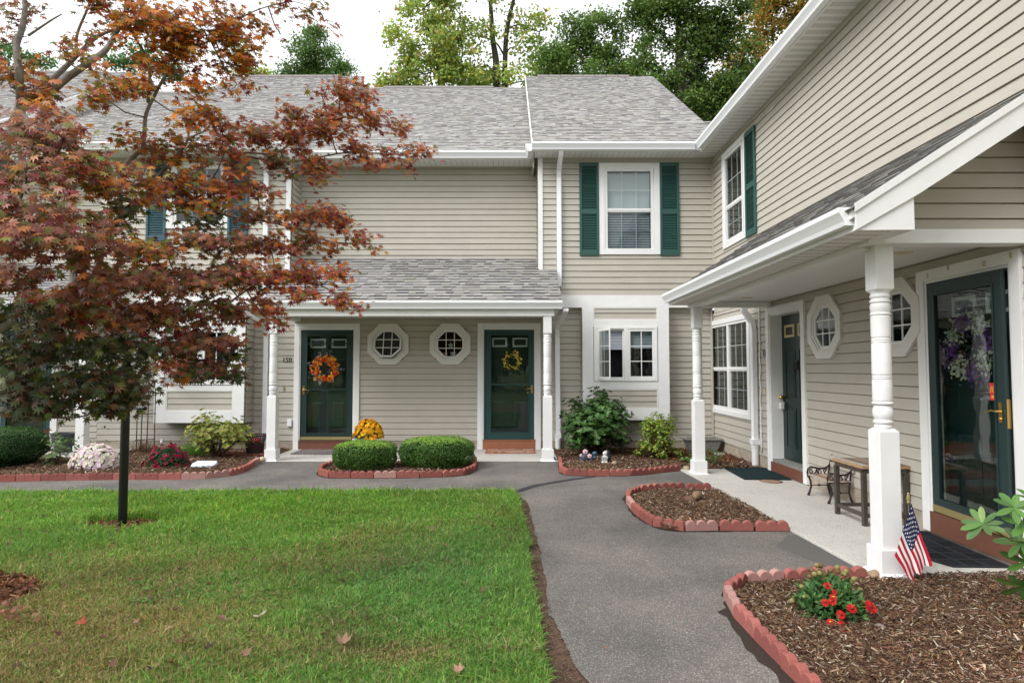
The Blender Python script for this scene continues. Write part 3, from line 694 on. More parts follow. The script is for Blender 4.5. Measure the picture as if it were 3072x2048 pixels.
# ---- upper walls
Z5 = 5.50
UC = FRONT(11.85); mb = MB(UC); siding(mb, -4.16, .50, 3.62, Z5); mb.build('upper_siding', 'siding', H)
mb = MB(UC); mb.box(-4.16, .5, -.15, -.016, 3.4, Z5); mb.build('upper_sheathing', 'room_dark', H)
BW = FRONT(11.35)
WG = (1.80, 2.615, 3.766, 5.235)
def bay(parent, x0, x1, win, mshut='shutter', cb=None, blind=True):
    """projecting upper wall with its band, corner boards and side returns"""
    u0, u1, z0, z1, g, mid = win
    mb = MB(BW); siding(mb, x0, x1, 2.886, Z5, [(u0+.05, u1-.05, z0+.05, z1-.05)]); mb.build('upper_siding', 'siding', parent)
    for x, sgn in ((x0, 1), (x1, -1)):      # returns
        fr = Fr((x, 0, 0), (0, -sgn, 0), (-sgn, 0, 0)) if sgn > 0 else Fr((x, 0, 0), (0, 1, 0), (1, 0, 0))
        a = (-11.85, -11.355) if sgn > 0 else (11.355, 11.85)
        if x < 3.7: mb = MB(fr); siding(mb, a[0], a[1], 2.66 if False else 2.886, Z5); mb.build('return_siding', 'siding', parent)
    mb = MB(BW); mb.box(x0+.01, u0+.06, -.14, -.016, 2.7, Z5); mb.box(u1-.06, x1-.01, -.14, -.016, 2.7, Z5); mb.box(u0+.06, u1-.06, -.14, -.016, 2.7, z0+.04); mb.box(u0+.06, u1-.06, -.14, -.012, z1-.04, Z5); mb.build('upper_sheathing', 'room_dark', parent)
    mb = MB(BW); mb.box(x0-.0, x1, -.16, .018, 2.656, 2.886); mb.build('band_board', 'trim', parent)
    mb = MB(); mb.box(x0, x1, 11.37, 11.49, 2.652, 2.664); mb.build('overhang_soffit', 'soffit_x', parent)
    for x in cb or ():
        mb = MB(); mb.box(x-.004, x+.085, 11.325, 11.36, 3.24 if abs(x-.493) < .1 or x < 0 else 2.886, Z5); mb.build('corner_board', 'trim', parent)
bay(H, .493, 3.8, (1.637, 2.783, 3.65, 5.391, WG, 4.505), cb=(.493,))
w = double_hung(H, BW, 1.637, 2.783, 3.65, 5.391, WG, 4.505, grid=(3, 2), blind=(3.78, 4.48), shade=(4.50, 5.22))
shutter(H, BW, 1.272, 1.637, 3.63, 5.391); shutter(H, BW, 2.783, 3.148, 3.63, 5.391)
downspout(H, [(.895, 10.93, 5.49), (.895, 10.98, 5.42), (.885, 11.10, 5.34), (.88, 11.26, 5.22), (.88, 11.30, 5.1), (.88, 11.30, 3.05)], foot=False)
# left bay, mostly behind the maple
LG = (-6.32, -5.50, 4.26, 5.27)
bay(H, -7.76, -4.16, (-6.508, -5.345, 4.14, 5.411, LG, 4.80), cb=(-4.252,))
double_hung(H, BW, -6.508, -5.345, 4.14, 5.411, LG, 4.78, grid=(3, 2))
for a, b in ((-6.875, -6.508), (-5.345, -4.966)): shutter(H, BW, a, b, 3.902, 5.411, 'shutter_blue')
downspout(H, [(-4.62, 10.93, 5.49), (-4.62, 11.06, 5.36), (-4.62, 11.28, 5.2), (-4.62, 11.30, 5.05), (-4.62, 11.30, 2.70)], foot=False)
downspout(H, [(-4.62, 10.4, 2.49), (-4.62, 11.2, 2.36), (-4.62, 11.43, 2.24), (-4.62, 11.43, .27)], foot=True)
# ---- box bays
def box_bay(parent, x0, x1, y, zb, uppanel, win, lowpanel, kind):
    fr = FRONT(y); z1 = 2.650
    mb = MB(fr); hl = [uppanel, win, lowpanel]
    mb.box(x0, uppanel[0], -.03, .0, zb, z1); mb.box(uppanel[1], x1, -.03, .0, zb, z1)
    for a, b in ((zb, lowpanel[2]), (lowpanel[3], win[2]), (win[3], uppanel[2]), (uppanel[3], z1)):
        if b-a > .002: mb.box(uppanel[0], uppanel[1], -.03, .0, a, b)
    bw = mb.build('box_window', 'trim', parent, bevel=.003)
    mb = MB(); mb.box(x0+.005, x1-.005, y+.03, 11.49, zb, zb+.02); mb.build('box_floor', 'room_dark', bw)
    for x, fx in ((x0, Fr((x0, 0, 0), (0, -1, 0), (-1, 0, 0))), (x1, Fr((x1, 0, 0), (0, 1, 0), (1, 0, 0)))):
        mb = MB(fx); a = (-11.49, -y-.035) if x == x0 else (y+.035, 11.49)
        siding(mb, a[0], a[1], zb, z1); mb.build('side_siding', 'siding', bw)
        mb = MB(fx); mb.box(a[0], a[1], -.025, -.016, zb, z1); mb.build('side_backing', 'room_dark', bw)
    for pn in (uppanel, lowpanel):
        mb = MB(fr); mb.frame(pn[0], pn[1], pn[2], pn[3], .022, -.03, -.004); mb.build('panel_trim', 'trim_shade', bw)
        mb = MB(Fr((0, y+.022, 0), (1, 0, 0), (0, -1, 0))); siding(mb, pn[0]+.02, pn[1]-.02, pn[2]+.02, pn[3]-.02, h=.108); mb.box(pn[0], pn[1], -.03, -.016, pn[2], pn[3]); mb.build('panel_siding', 'siding', bw)
    return bw, fr
bw, fr = box_bay(H, 1.30, 2.905, 11.23, .57, (1.506, 2.694, 2.417, 2.645), (1.504, 2.694, 1.273, 2.292), (1.516, 2.69, .785, 1.137), 0)
def casements(bw, fr, u0, um, u1, z0, z1, open_left, rows=3, blind=None, depth=.22):
    mb = MB(fr); mb.frame(u0, u1, z0, z1, .045, -.07, .012); mb.box(um-.035, um+.035, -.07, .012, z0+.045, z1-.045)
    f = mb.build('casement_frame', 'trim', bw, bevel=.003)
    mb = MB(fr)
    mb.poly([(u0-.02, -depth, z0-.1), (u1+.02, -depth, z0-.1), (u1+.02, -depth, z1+.1), (u0-.02, -depth, z1+.1)]); mb.build('interior', 'room_dark', bw)
    for k, (a, b) in enumerate(((u0+.045, um-.035), (um+.035, u1-.045))):
        if k == 0 and open_left:
            s = MB(fr); s.frame(a+.085, b-.005, z0+.05, z1-.05, .022, -.05, -.02); s.box(a, a+.085, -.06, .006, z0+.05, z1-.05); s.build('screen_frame', 'trim', bw)
            def sx(p, a=a+.03):       # sash swung out about its left edge, seen nearly edge-on
                t = math.radians(100); du, dn = p[0]-a, p[1]; return fr((a+du*math.cos(t)*-.0+du*.30, .012+dn*.3+du*.95, p[2]))
            s = MB(sx); s.frame(a+.03, b+.01, z0+.035, z1-.045, .05, -.02, .02); s.build('open_sash', 'trim', bw, bevel=.003)
            pane(sx, bw, a+.07, b-.03, z0+.08, z1-.09, 0)
            grille(sx, bw, a+.07, b-.03, z0+.08, z1-.09, 2, rows, 0)
            for z in (z0+.27, z1-.25):
                q = MB(fr); q.box(a+.055, a+.085, .006, .016, z-.035, z+.035); q.build('hinge', 'trim_shade', bw)
        else:
            s = MB(fr); s.frame(a, b, z0+.045, z1-.045, .045, -.035, .004); s.build('sash', 'trim', bw, bevel=.003)
            pane(fr, bw, a+.04, b-.04, z0+.085, z1-.085, -.015)
            grille(fr, bw, a+.045, b-.045, z0+.09, z1-.09, 2, rows, -.008, w=.016)
        if blind: blinds(fr, bw, a+.04, b-.01, blind[k], z1-.07, -.09, pitch=.028, gap=.12)
casements(bw, fr, 1.515, 2.107, 2.684, 1.283, 2.292, True, blind=(1.86, 1.88))
bw2, fr2 = box_bay(H, -6.513, -4.875, 11.10, .53, (-6.30, -5.09, 2.40, 2.645), (-6.30, -5.09, 1.21, 2.27), (-6.30, -5.075, .745, 1.115), 1)
casements(bw2, fr2, -6.29, -5.69, -5.10, 1.22, 2.26, True, blind=None)
# ---- main roofs
PT = .705; RY = 16.8
def front_roof(parent, x0, x1, ey, ez, ridge_y=RY, seed=1, top=None, hi=None, lo=None):
    rz_ = ez+(ridge_y-ey)*PT; s = Vector((0, 1, PT)).normalized(); L = (ridge_y-ey)/s.y
    mb = MB(); slab_poly(mb, [(x0, ey, ez), (x1, ey, ez), (x1, ridge_y, rz_), (x0, ridge_y, rz_)], (0, 0, -.12))
    rf = mb.build('roof', 'trim', parent)
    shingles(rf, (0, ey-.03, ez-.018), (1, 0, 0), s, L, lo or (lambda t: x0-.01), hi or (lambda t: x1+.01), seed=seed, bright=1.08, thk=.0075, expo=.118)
    mb = MB(); slab_poly(mb, [(x0, ridge_y, rz_), (x1, ridge_y, rz_), (x1, ridge_y+6, rz_-6*PT), (x0, ridge_y+6, rz_-6*PT)], (0, 0, -.12)); mb.build('rear_roof', 'shingle_flat', parent)
    mb = MB(); k = int((x1-x0)/.3)
    for i in range(int(k*.15), int(k*.82)):
        a = x0+(x1-x0)*i/k; mb.poly([(a, ridge_y-.15, rz_-.15*PT+.035), (a+.31, ridge_y-.15, rz_-.15*PT+.03), (a+.31, ridge_y, rz_+.045), (a, ridge_y, rz_+.05)]); mb.poly([(a, ridge_y-.15, rz_-.15*PT), (a+.31, ridge_y-.15, rz_-.15*PT), (a+.31, ridge_y-.15, rz_-.15*PT+.03), (a, ridge_y-.15, rz_-.15*PT+.035)])
    mb.build('ridge_cap', 'shingle_flat', parent)
    return rf, rz_
mat('shingle_flat', (.20, .185, .175), .95, .1, noise=.3, nscale=40, bump=.4, bscale=100)
EZ2 = 5.615
front_roof(H, -4.21, .40, 11.40, EZ2, seed=11)
front_roof(H, .39, 3.95, 10.95, EZ2, ridge_y=16.8, seed=12)
front_roof(H, -7.76, -4.21, 10.95, EZ2, seed=13)
# gable ends above the lower roof (rake boards)
def rake(parent, x, ey, ez, ry, drop=.13, w=.03, top=.0, side=1, dz=.0, rm='trim'):
    mb = MB(); A = []; 
    rz_ = ez+(ry-ey)*PT
    mb.prism([(x-w/2, ey, ez-drop-dz), (x-w/2, ry, rz_-drop-dz), (x-w/2, ry, rz_+.012), (x-w/2, ey, ez+.012)], [(x+w/2, ey, ez-drop-dz), (x+w/2, ry, rz_-drop-dz), (x+w/2, ry, rz_+.012), (x+w/2, ey, ez+.012)])
    return mb.build('rake_board', rm, parent)
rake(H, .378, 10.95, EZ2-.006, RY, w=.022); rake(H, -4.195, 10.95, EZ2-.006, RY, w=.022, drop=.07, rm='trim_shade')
for x in (.405, -4.225, -7.745):      # gable siding below the rake
    mb = MB(); mb.prism([(x-.01, 11.3, 5.3), (x-.01, RY, 5.3), (x-.01, RY, EZ2+(RY-10.95)*PT-.1), (x-.01, 11.3, EZ2+.2)], [(x+.01, 11.3, 5.3), (x+.01, RY, 5.3), (x+.01, RY, EZ2+(RY-10.95)*PT-.1), (x+.01, 11.3, EZ2+.2)]); mb.build('gable_siding', 'siding', H)
mb = MB()
for x0, x1, y0, y1 in ((-4.21, .42, 11.42, 11.86), (.42, 3.455, 10.97, 11.36), (-7.76, -4.21, 10.97, 11.36)): mb.box(x0, x1, y0, y1, 5.492, 5.506)
mb.build('soffit', 'soffit_x', H)
mb = MB()
for x0, x1, y in ((-4.18, .40, 11.42), (.39, 3.46, 10.97), (-7.76, -4.21, 10.97)): mb.box(x0, x1, y, y+.02, 5.48, 5.63)
mb.box(.372, .40, 10.97, 11.45, 5.48, 5.66); mb.box(-4.21, -4.18, 10.97, 11.45, 5.48, 5.66)
mb.build('fascia', 'trim', H)
gutter(H, (-4.18, 11.42), (.37, 11.42), (0, -1), 5.490); gutter(H, (.36, 10.97), (3.33, 10.97), (0, -1), 5.492); gutter(H, (-7.78, 10.97), (-4.19, 10.97), (0, -1), 5.492)
gutter(H, (.37, 11.42), (.37, 10.97-.0), (-1, 0), 5.492, ends=(False, True))
# body closing the inside of the row (keeps daylight out)
mb = MB(); mb.box(-7.74, 3.78, 12.5, 22, 0, 5.2); mb.box(-7.74, -4.2, 12.0, 12.5, 2.7, 5.4); mb.build('rear_wall', 'siding', H)

# ================================================================== left neighbour with the white rake
L_ = thing('townhouse', 'far left townhouse partly hidden behind the maple, white sloping rake board on its roof', 'building', (-11, 12, 0))
mb = MB(GW); siding(mb, -14.5, -7.8, .1, 2.66, [(-9.70, -8.6, 0, 2.3)]); mb.build('ground_floor_siding', 'siding', L_)
mb = MB(GW); mb.box(-14.5, -7.8, -.2, .004, -.02, .1); mb.build('foundation', 'foundation', L_)
mb = MB(GW); mb.box(-14.5, -9.68, -.12, -.016, .1, 2.66); mb.box(-8.65, -7.8, -.12, -.016, .1, 2.66); mb.build('sheathing', 'room_dark', L_)
cs = casing(GW, L_, -9.75, -8.545, 0, 2.37, .11)
dd = panel_door(GW, L_, -9.62, -8.68, .17, 2.22, -.09); storm_door(GW, L_, -9.625, -8.675, .18, 2.24, .012, 1, 'storm_green', True, (1.15,))
mb = MB(GW); mb.box(-9.64, -8.66, -.1, .035, .005, .17); mb.build('kick_board', 'kick_brown', cs)
mb = MB(UC); siding(mb, -10.3, -7.76, 2.66, Z5); mb.build('upper_siding', 'siding', L_)
mb = MB(BW); siding(mb, -14.5, -10.3, 2.66, Z5); mb.build('upper_siding', 'siding', L_)
mb = MB(); mb.box(-14.5, -7.8, 12.0, 20, 0, 5.3); mb.build('rear_wall', 'siding', L_)
mb = MB(); mb.box(-12.6, -7.6, 10.3, 11.49, 2.475, 2.495); mb.build('porch_ceiling', 'soffit_x', L_)
mb = MB(); mb.box(-12.6, -7.38, 10.42, 10.56, 2.385, 2.52); mb.build('porch_beam', 'trim', L_)
mb = MB(); slab_poly(mb, [(-12.6, 10.30, 2.62), (-7.33, 10.30, 2.62), (-7.33, 11.84, 3.52), (-12.6, 11.84, 3.52)], (0, 0, -.05)); rd = mb.build('porch_roof', 'trim', L_)
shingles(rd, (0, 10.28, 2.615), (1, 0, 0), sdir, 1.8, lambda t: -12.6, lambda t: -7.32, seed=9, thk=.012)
gutter(L_, (-12.6, 10.30), (-7.33, 10.30), (0, -1), 2.50)
for x in (-7.43, -11.9): porch_post(L_, x, 10.58, 2.39, plain=True)
front_roof(L_, -10.25, -7.76, 11.40, EZ2-.02, ridge_y=16.2, seed=15)
front_roof(L_, -16.5, -10.25, 10.95, EZ2+.12, seed=16)
rake(L_, -10.26, 10.95, EZ2+.12, RY, drop=.24, w=.05)
gf = Fr((-10.24, 0, 0), (0, 1, 0), (1, 0, 0)); mb = MB(gf)
siding(mb, 10.97, RY, 5.45, 10.0, lo=lambda z: max(10.97, 10.95+(z-EZ2+.05)/PT), hi=lambda z: RY); mb.build('gable_siding', 'siding', L_)
gutter(L_, (-10.25, 11.42), (-7.76, 11.42), (0, -1), 5.47); gutter(L_, (-16.5, 10.97), (-10.3, 10.97), (0, -1), 5.58)
mb = MB(); mb.box(-16.5, -10.25, 10.97, 11.36, 5.49, 5.506); mb.box(-10.25, -7.76, 11.42, 11.86, 5.49, 5.506); mb.build('soffit', 'soffit_x', L_)

# ================================================================== the wing on the right (door 154 and the near door)
W = thing('townhouse', 'near right townhouse wing with door 154, the long white gutter and a gabled porch', 'building', (3.8, 7, 0))
XW = 3.8; RW = RIGHT(XW)
# u = -y
C3 = (-9.03, -7.845, .03, 2.408); C4 = (-5.645, -4.488, .05, 2.405)
OC3 = ((-7.345, 2.016), (-5.985, 2.012))
WW = (-11.675, -9.66, .70, 2.403)
NEAR = -1.0
hl = [(C3[0]+.05, C3[1]-.05, 0, C3[3]-.05), (C4[0]+.05, C4[1]-.05, 0, C4[3]-.05), (WW[0]+.05, WW[1]-.05, WW[2]+.05, WW[3]-.05)]+[(c-.29, c+.29, z-.29, z+.29) for c, z in OC3]
mb = MB(RW); siding(mb, -11.5, NEAR, .205, 2.55, hl); mb.build('ground_floor_siding', 'siding', W)
mb = MB(RW); mb.box(-11.5, NEAR, -.2, .002, -.02, .205)
mb.build('foundation', 'foundation', W)
UWG = (-10.66, -9.90, 3.77, 5.21); UWc = (-10.79, -9.715, 3.63, 5.335)
mb = MB(RW); siding(mb, -11.36, NEAR, 2.55, 5.5, [(UWc[0]+.05, UWc[1]-.05, UWc[2]+.05, UWc[3]-.05)]); mb.build('upper_siding', 'siding', W)
mb = MB(RW); mb.box(-11.5, -7.8, -1.6, -1.58, 0, 5.4); mb.box(-11.5, NEAR, -3.1, -3.0, 0, 5.5); mb.box(-7.0, -6.4, -.1, -.02, 0, 5.4); mb.build('inner_wall', 'room_dark', W)
mb = MB(); mb.box(XW+.02, 9, NEAR-.02, NEAR, 0, 5.5) if False else mb.box(XW+.02, 9, 1.0, 1.03, 0, 5.5); mb.build('end_wall', 'siding', W)
mb = MB(RW); mb.box(-11.48, -11.44, 0.02, .05, .205, 2.66); mb.box(-11.35, -11.31, .0, .03, 2.9, 5.5); mb.build('corner_trim', 'siding', W)
# twin window on the ground floor, upper window with one shutter
double_hung(W, RW, *WW, (WW[0]+.14, WW[1]-.14, .84, 2.27), 1.52, cols=2, grid=(3, 2))
double_hung(W, RW, *UWc, UWG, 4.35, grid=(3, 2))
shutter(W, RW, -9.705, -9.305, 3.61, 5.30)
# door 154: deep white jambs, dark door
cs = casing(RW, W, *C3, .10, m='trim')
mb = MB(RW); mb.box(C3[0]+.10, C3[0]+.125, -.2, .01, .2, 2.28); mb.box(C3[1]-.125, C3[1]-.10, -.2, .01, .2, 2.28); mb.box(C3[0]+.10, C3[1]-.10, -.2, .01, 2.28, 2.31); mb.build('jamb', 'trim', cs)
dd = panel_door(RW, W, C3[0]+.125, C3[1]-.125, .215, 2.28, -.155, lite_m='cream')
mb = MB(RW); mb.box(C3[0]+.10, C3[1]-.10, -.2, .01, .17, .21); mb.build('sill', 'planter_stone', cs)
mb = MB(RW); mb.box(C3[0]+.10, C3[1]-.10, -.05, .03, .035, .17); mb.build('kick_board', 'kick_brown', cs)
kn = MB(RW); kn.blob((C3[0]+.19, -.10, 1.10), .034, .034, .034); kn.blob((C3[0]+.19, -.05-.06, 1.10), .02, .05, .02); kn.build('door_knob', 'brass', dd, smooth=True)
lb = MB(RW); lb.box(C3[0]+.155, C3[0]+.225, -.13, -.08, .93, 1.03); lb.build('lockbox', 'trim_shade', dd, bevel=.006)
mb = MB(RW); uc = (C3[0]+C3[1])/2; mb.box(uc-.04, uc+.04, -.155, -.14, 1.50, 1.63); mb.tube([(uc-.035, -.13, 1.60), (uc-.03, -.11, 1.50), (uc, -.105, 1.465), (uc+.03, -.11, 1.50), (uc+.035, -.13, 1.60)], .008, 6); mb.build('door_knocker', 'iron', dd)
text_part('154', .125, RW, -9.10, .018, 1.705, 'house_number', 'ink', W, shear=.15)
mb = MB(RW); mb.box(-9.125, -9.10, .012, .024, 1.14, 1.22); mb.build('doorbell', 'cream', W)
for c, z in OC3: oct_window(W, RW, c, z)
# near door, storm door standing a little open
cs = casing(RW, W, *C4, .10, m='trim')
panel_door(RW, W, C4[0]+.13, C4[1]-.13, .24, 2.28, -.13)
mb = MB(RW); mb.frame(C4[0]+.10, C4[1]-.10, .235, 2.29, .03, -.08, .018); mb.build('storm_frame', 'storm_dark', cs)
sd, sxf = storm_door(RW, W, C4[0]+.125, C4[1]-.125, .245, 2.265, .02, 1, 'storm_dark', True, None, hinge=math.radians(3.2), w=.10)
e1 = C4[1]-.125
mb = MB(sxf); mb.box(e1-.001, e1+.004, -.016, .012, 1.06, 1.28); mb.build('latch_plate', 'brass', sd)
st = MB(sxf); st.box(e1-.165, e1-.105, .012, .014, 1.27, 1.40); st.build('sticker', 'sticker_red', sd) if False else None
mat('sticker_red', (.55, .02, .03), .5); mat('sticker_gold', (.75, .38, .03), .5)
st = MB(sxf); st.box(e1-.17, e1-.105, .0125, .0145, 1.265, 1.40); so = st.build('alarm_sticker', 'sticker_red', sd)
st = MB(sxf)
for i in range(3):
    a = e1-.165+.02*i; st.poly([(a, .0152, 1.325), (a+.010, .0152, 1.325), (a+.022, .0152, 1.375), (a+.012, .0152, 1.375)])
st.box(e1-.15, e1-.125, .0148, .0152, 1.28, 1.305)
st.build('sticker_stripes', 'sticker_gold', sd)
mb = MB(RW); mb.box(C4[0]+.10, C4[1]-.10, -.1, .035, .05, .235); mb.build('kick_board', 'kick_brown', cs)
mat('tape', (.50, .44, .32), .7)
# tan tape marks on the near casing
for u, z, a in ((-5.48, 2.355, .010), (-5.22, 2.385, .014), (-4.82, 2.35, .016), (-4.56, 2.37, .013)):
    mb = MB(RW); mb.box(u-a, u+a, .035, .0365, z-.026, z+.02); mb.build('tape_mark', 'tape', cs)
# downspout and cable on the wing
downspout(W, [(3.58, 9.42, 2.50), (3.60, 9.42, 2.42), (3.72, 9.42, 2.24), (3.74, 9.42, 2.1), (3.74, 9.42, .40)], w=.10, d=.07, face=1, zb=.02)
mb = MB(); mb.tube([(3.775, 9.26, 2.47), (3.775, 9.27, 2.2)]+[(3.775+.004*math.sin(i*2.1), 9.265+.01*math.sin(i*1.7), 2.2-i*.1) for i in range(19)]+[(3.775, 9.26, .25)], .012, 6); mb.build('cable', 'trim', W, smooth=True)
# right porch: ceiling, beam, gable, shingled roof, gutter, posts
PY0, PY1, GX = 4.40, 8.98, 2.25
mb = MB(); mb.box(2.62, 3.79, PY0+.02, PY1, 2.495, 2.515); mb.build('porch_ceiling', 'ceiling', W)
mb = MB(); mb.box(2.60, 2.74, PY0+.14, PY1, 2.40, 2.535); mb.box(2.60, 5.2, PY0, PY0+.14, 2.425, 2.53); mb.box(2.74, 3.79, PY1-.12, PY1, 2.41, 2.49); mb.build('porch_beam', 'trim', W, bevel=.004)
mb = MB(); mb.box(2.36, 2.60, 4.14, 9.02, 2.452, 2.464); mb.build('vented_soffit', 'soffit_vent', W)
mb = MB(); mb.box(2.345, 2.365, 4.12, 9.06, 2.455, 2.60); mb.build('fascia', 'trim', W)
gutter(W, (2.36, 4.13), (2.36, 9.08), (-1, 0), 2.492, s=1.0)
for y, zt in ((4.545, 2.43), (8.80, 2.41)): porch_post(W, 2.76 if y < 6 else 2.68, y, zt, zb=.012)
SL = .645; e0 = (2.30, 2.612); zr = lambda x: e0[1]+(x-e0[0])*SL
mb = MB(); slab_poly(mb, [(2.31, 4.10, zr(2.31)-.03), (2.31, 9.06, zr(2.31)-.03), (3.79, 9.06, zr(3.79)-.03), (3.79, 4.10, zr(3.79)-.03)], (0, 0, -.06)); rd = mb.build('porch_roof', 'trim', W)
shingles(rd, (2.29, 9.08, zr(2.29)-.02), (0, -1, 0), (1, 0, SL), 1.50/ (1/math.hypot(1, SL)), lambda t: 0, lambda t: 5.0, seed=21, thk=.011, riser_shade=.8, bright=.85, tabw=(.08, .22))
mb = MB(); mb.prism([(2.335, 4.10, 2.452), (2.74, 4.10, 2.455), (2.74, 4.10, zr(2.74)-.04-.165), (2.335, 4.10, zr(2.335)-.165-.02)], [(2.335, 4.40, 2.452), (2.74, 4.40, 2.455), (2.74, 4.40, zr(2.74)-.04-.165), (2.335, 4.40, zr(2.335)-.165-.02)]); mb.build('rake_return', 'trim', W)
mb = MB()
mb.prism([(2.335, 4.085, 2.452), (2.335, 4.085, zr(2.335)), (5.2, 4.085, zr(5.2)), (5.2, 4.085, zr(5.2)-.215), (2.76, 4.085, zr(2.76)-.215)], [(2.335, 4.105, 2.452), (2.335, 4.105, zr(2.335)), (5.2, 4.105, zr(5.2)), (5.2, 4.105, zr(5.2)-.215), (2.76, 4.105, zr(2.76)-.215)])
mb.prism([(2.325, 4.072, zr(2.325)-.055), (2.325, 4.072, zr(2.325)+.002), (5.2, 4.072, zr(5.2)+.002), (5.2, 4.072, zr(5.2)-.055)], [(2.325, 4.086, zr(2.325)-.055), (2.325, 4.086, zr(2.325)+.002), (5.2, 4.086, zr(5.2)+.002), (5.2, 4.086, zr(5.2)-.055)])
mb.build('rake_board', 'trim', W)
mb = MB(); mb.prism([(2.74, 4.105, zr(2.74)-.16), (5.2, 4.105, zr(5.2)-.16), (5.2, 4.105, zr(5.2)-.13), (2.74, 4.105, zr(2.74)-.13)], [(2.74, 4.40, zr(2.74)-.16), (5.2, 4.40, zr(5.2)-.16), (5.2, 4.40, zr(5.2)-.13), (2.74, 4.40, zr(2.74)-.13)]); mb.build('rake_soffit', 'trim', W)
GF = FRONT(4.43); mb = MB(GF); siding(mb, 2.64, 5.2, 2.53-.03, 5.0, lo=lambda z: 2.30+(z-2.612+.12)/SL, hi=lambda z: 5.2); mb.build('gable_siding', 'siding', W)
mb = MB(); mb.prism([(2.70, 4.46, 2.53), (3.79, 4.46, 2.53), (3.79, 4.46, zr(3.79)-.12), (2.70, 4.46, zr(2.7)-.12)], [(2.70, 4.48, 2.53), (3.79, 4.48, 2.53), (3.79, 4.48, zr(3.79)-.12), (2.70, 4.48, zr(2.7)-.12)]); mb.build('gable_backing', 'room_dark', W)
mb = MB(); mb.prism([(2.42, 9.00, 2.50), (3.79, 9.00, 2.50), (3.79, 9.00, zr(3.79)-.07), (2.42, 9.00, zr(2.42)-.07)], [(2.42, 9.03, 2.50), (3.79, 9.03, 2.50), (3.79, 9.03, zr(3.79)-.07), (2.42, 9.03, zr(2.42)-.07)]); mb.build('far_gable', 'trim', W)
for x, y in ((3.24, 8.37), (3.29, 5.08)):
    mb = MB(); mb.lathe((x, y, 2.488), [(.085, 0), (.10, .003), (.10, .008)], 28); q = mb.build('ceiling_light', 'trim', W, smooth=True, sharp=30)
    mb = MB(); mb.lathe((x, y, 2.484), [(.075, 0), (.078, .004)], 28); mb.build('lens', 'cream', q)
# eave and upper roof of the wing
mb = MB(); mb.box(3.46, 3.80, 1.0, 11.35, 5.492, 5.505); mb.build('eave_soffit', 'soffit_vent', W)
mb = MB(); mb.box(3.445, 3.465, 1.0, 10.99, 5.475, 5.635); mb.build('eave_fascia', 'trim', W)
gutter(W, (3.45, 1.0), (3.45, 10.975-.10), (-1, 0), 5.492, ends=(True, False))
mb = MB(); slab_poly(mb, [(3.44, 1.0, 5.62), (3.44, 10.95, 5.62), (9.5, 12.4, 5.62+6.06*.705), (9.5, 1.0, 5.62+6.06*.705)], (0, 0, -.1)); mb.build('roof', 'shingle_flat', W)
# the low roof piece filling the corner behind
s = Vector((0, 1, PT)).normalized()
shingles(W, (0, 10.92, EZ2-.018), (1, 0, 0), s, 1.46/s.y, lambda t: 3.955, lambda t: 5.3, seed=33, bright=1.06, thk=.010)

# ================================================================== ground
def sheet(name, poly, z, m, kind='structure', label=None):
    mb = MB(); mb.poly([(p[0], p[1], z) for p in poly]); o = mb.build(name, m); o['kind'] = kind; return o
def wobble(P, amp, step=.08, seed=0, closed=False):
    Q = resample(P, step); r = np.random.default_rng(seed); out = []
    ph = r.uniform(0, 6.3, 8)
    for i, p in enumerate(Q):
        t = i*step; d = amp*(math.sin(t*3.1+ph[0])*.5+math.sin(t*7.7+ph[1])*.35+math.sin(t*17+ph[2])*.25+r.normal()*.25)
        a = Q[max(i-1, 0)]; b = Q[min(i+1, len(Q)-1)]; n_ = Vector((-(b-a).y, (b-a).x, 0)).normalized(); out.append(p+n_*d)
    return out
V3 = lambda L: [Vector((p[0], p[1], 0)) for p in L]
sheet('ground', [(-300, -200), (300, -200), (300, 400), (-300, 400)], -.016, 'far_ground')
LAWN_R = [(-.03, 7.45), (.06, 7.2), (.095, 6.9), (.13, 6.0), (.146, 5.3), (.15, 4.3), (.16, 3.57), (.17, 3.0), (.17, 2), (.2, -2)]
ASPH_L = [(.06, 7.47), (.14, 7.1), (.18, 6.8), (.225, 5.7), (.23, 4.73), (.245, 3.8), (.30, 3.4), (.36, 3.0), (.38, 2.2), (.40, -4)]
top = [(-16, 7.40), (-6.2, 7.43), (-3.05, 7.48), (-.4, 7.52)]
ap = wobble(V3(top), .010, .1, 3)+wobble(V3(ASPH_L), .018, .06, 4)
sheet('soil_strip', [(-16, 7.30), (-3, 7.36), (-.3, 7.38), (-.05, 7.3), (0, 6.9), (.0, 3), (.0, -4), (.6, -4), (.6, 7.6), (-16, 7.6)], -.012, 'soil')
sheet('path', [tuple(p) for p in ap]+[(3.0, -4), (3.0, 4.6), (2.72, 4.6), (2.72, 8.9), (3.3, 9.4), (3.3, 12), (-16, 12)], -.004, 'asphalt')
sheet('crack_seal', [(p.x, p.y) for p in wobble(V3([(-.075, 7.49), (.10, 7.75), (.28, 8.02), (.60, 8.30), (.95, 8.56), (1.10, 8.66)]), .008, .05, 5)]+[(p.x, p.y) for p in wobble(V3([(1.20, 8.64), (.98, 8.47), (.64, 8.21), (.34, 7.93), (.16, 7.66), (.0, 7.47)]), .008, .05, 6)], .000, 'seal')
lw = wobble(V3([(-16, 7.34), (-6.2, 7.37), (-3.05, 7.42), (-.4, 7.44)]), .012, .1, 7)+wobble(V3(LAWN_R), .02, .08, 8)
LAWNP = [(p.x, p.y) for p in lw]+[(.2, -3), (-16, -3)]
sheet('lawn', LAWNP, -.006, 'thatch')
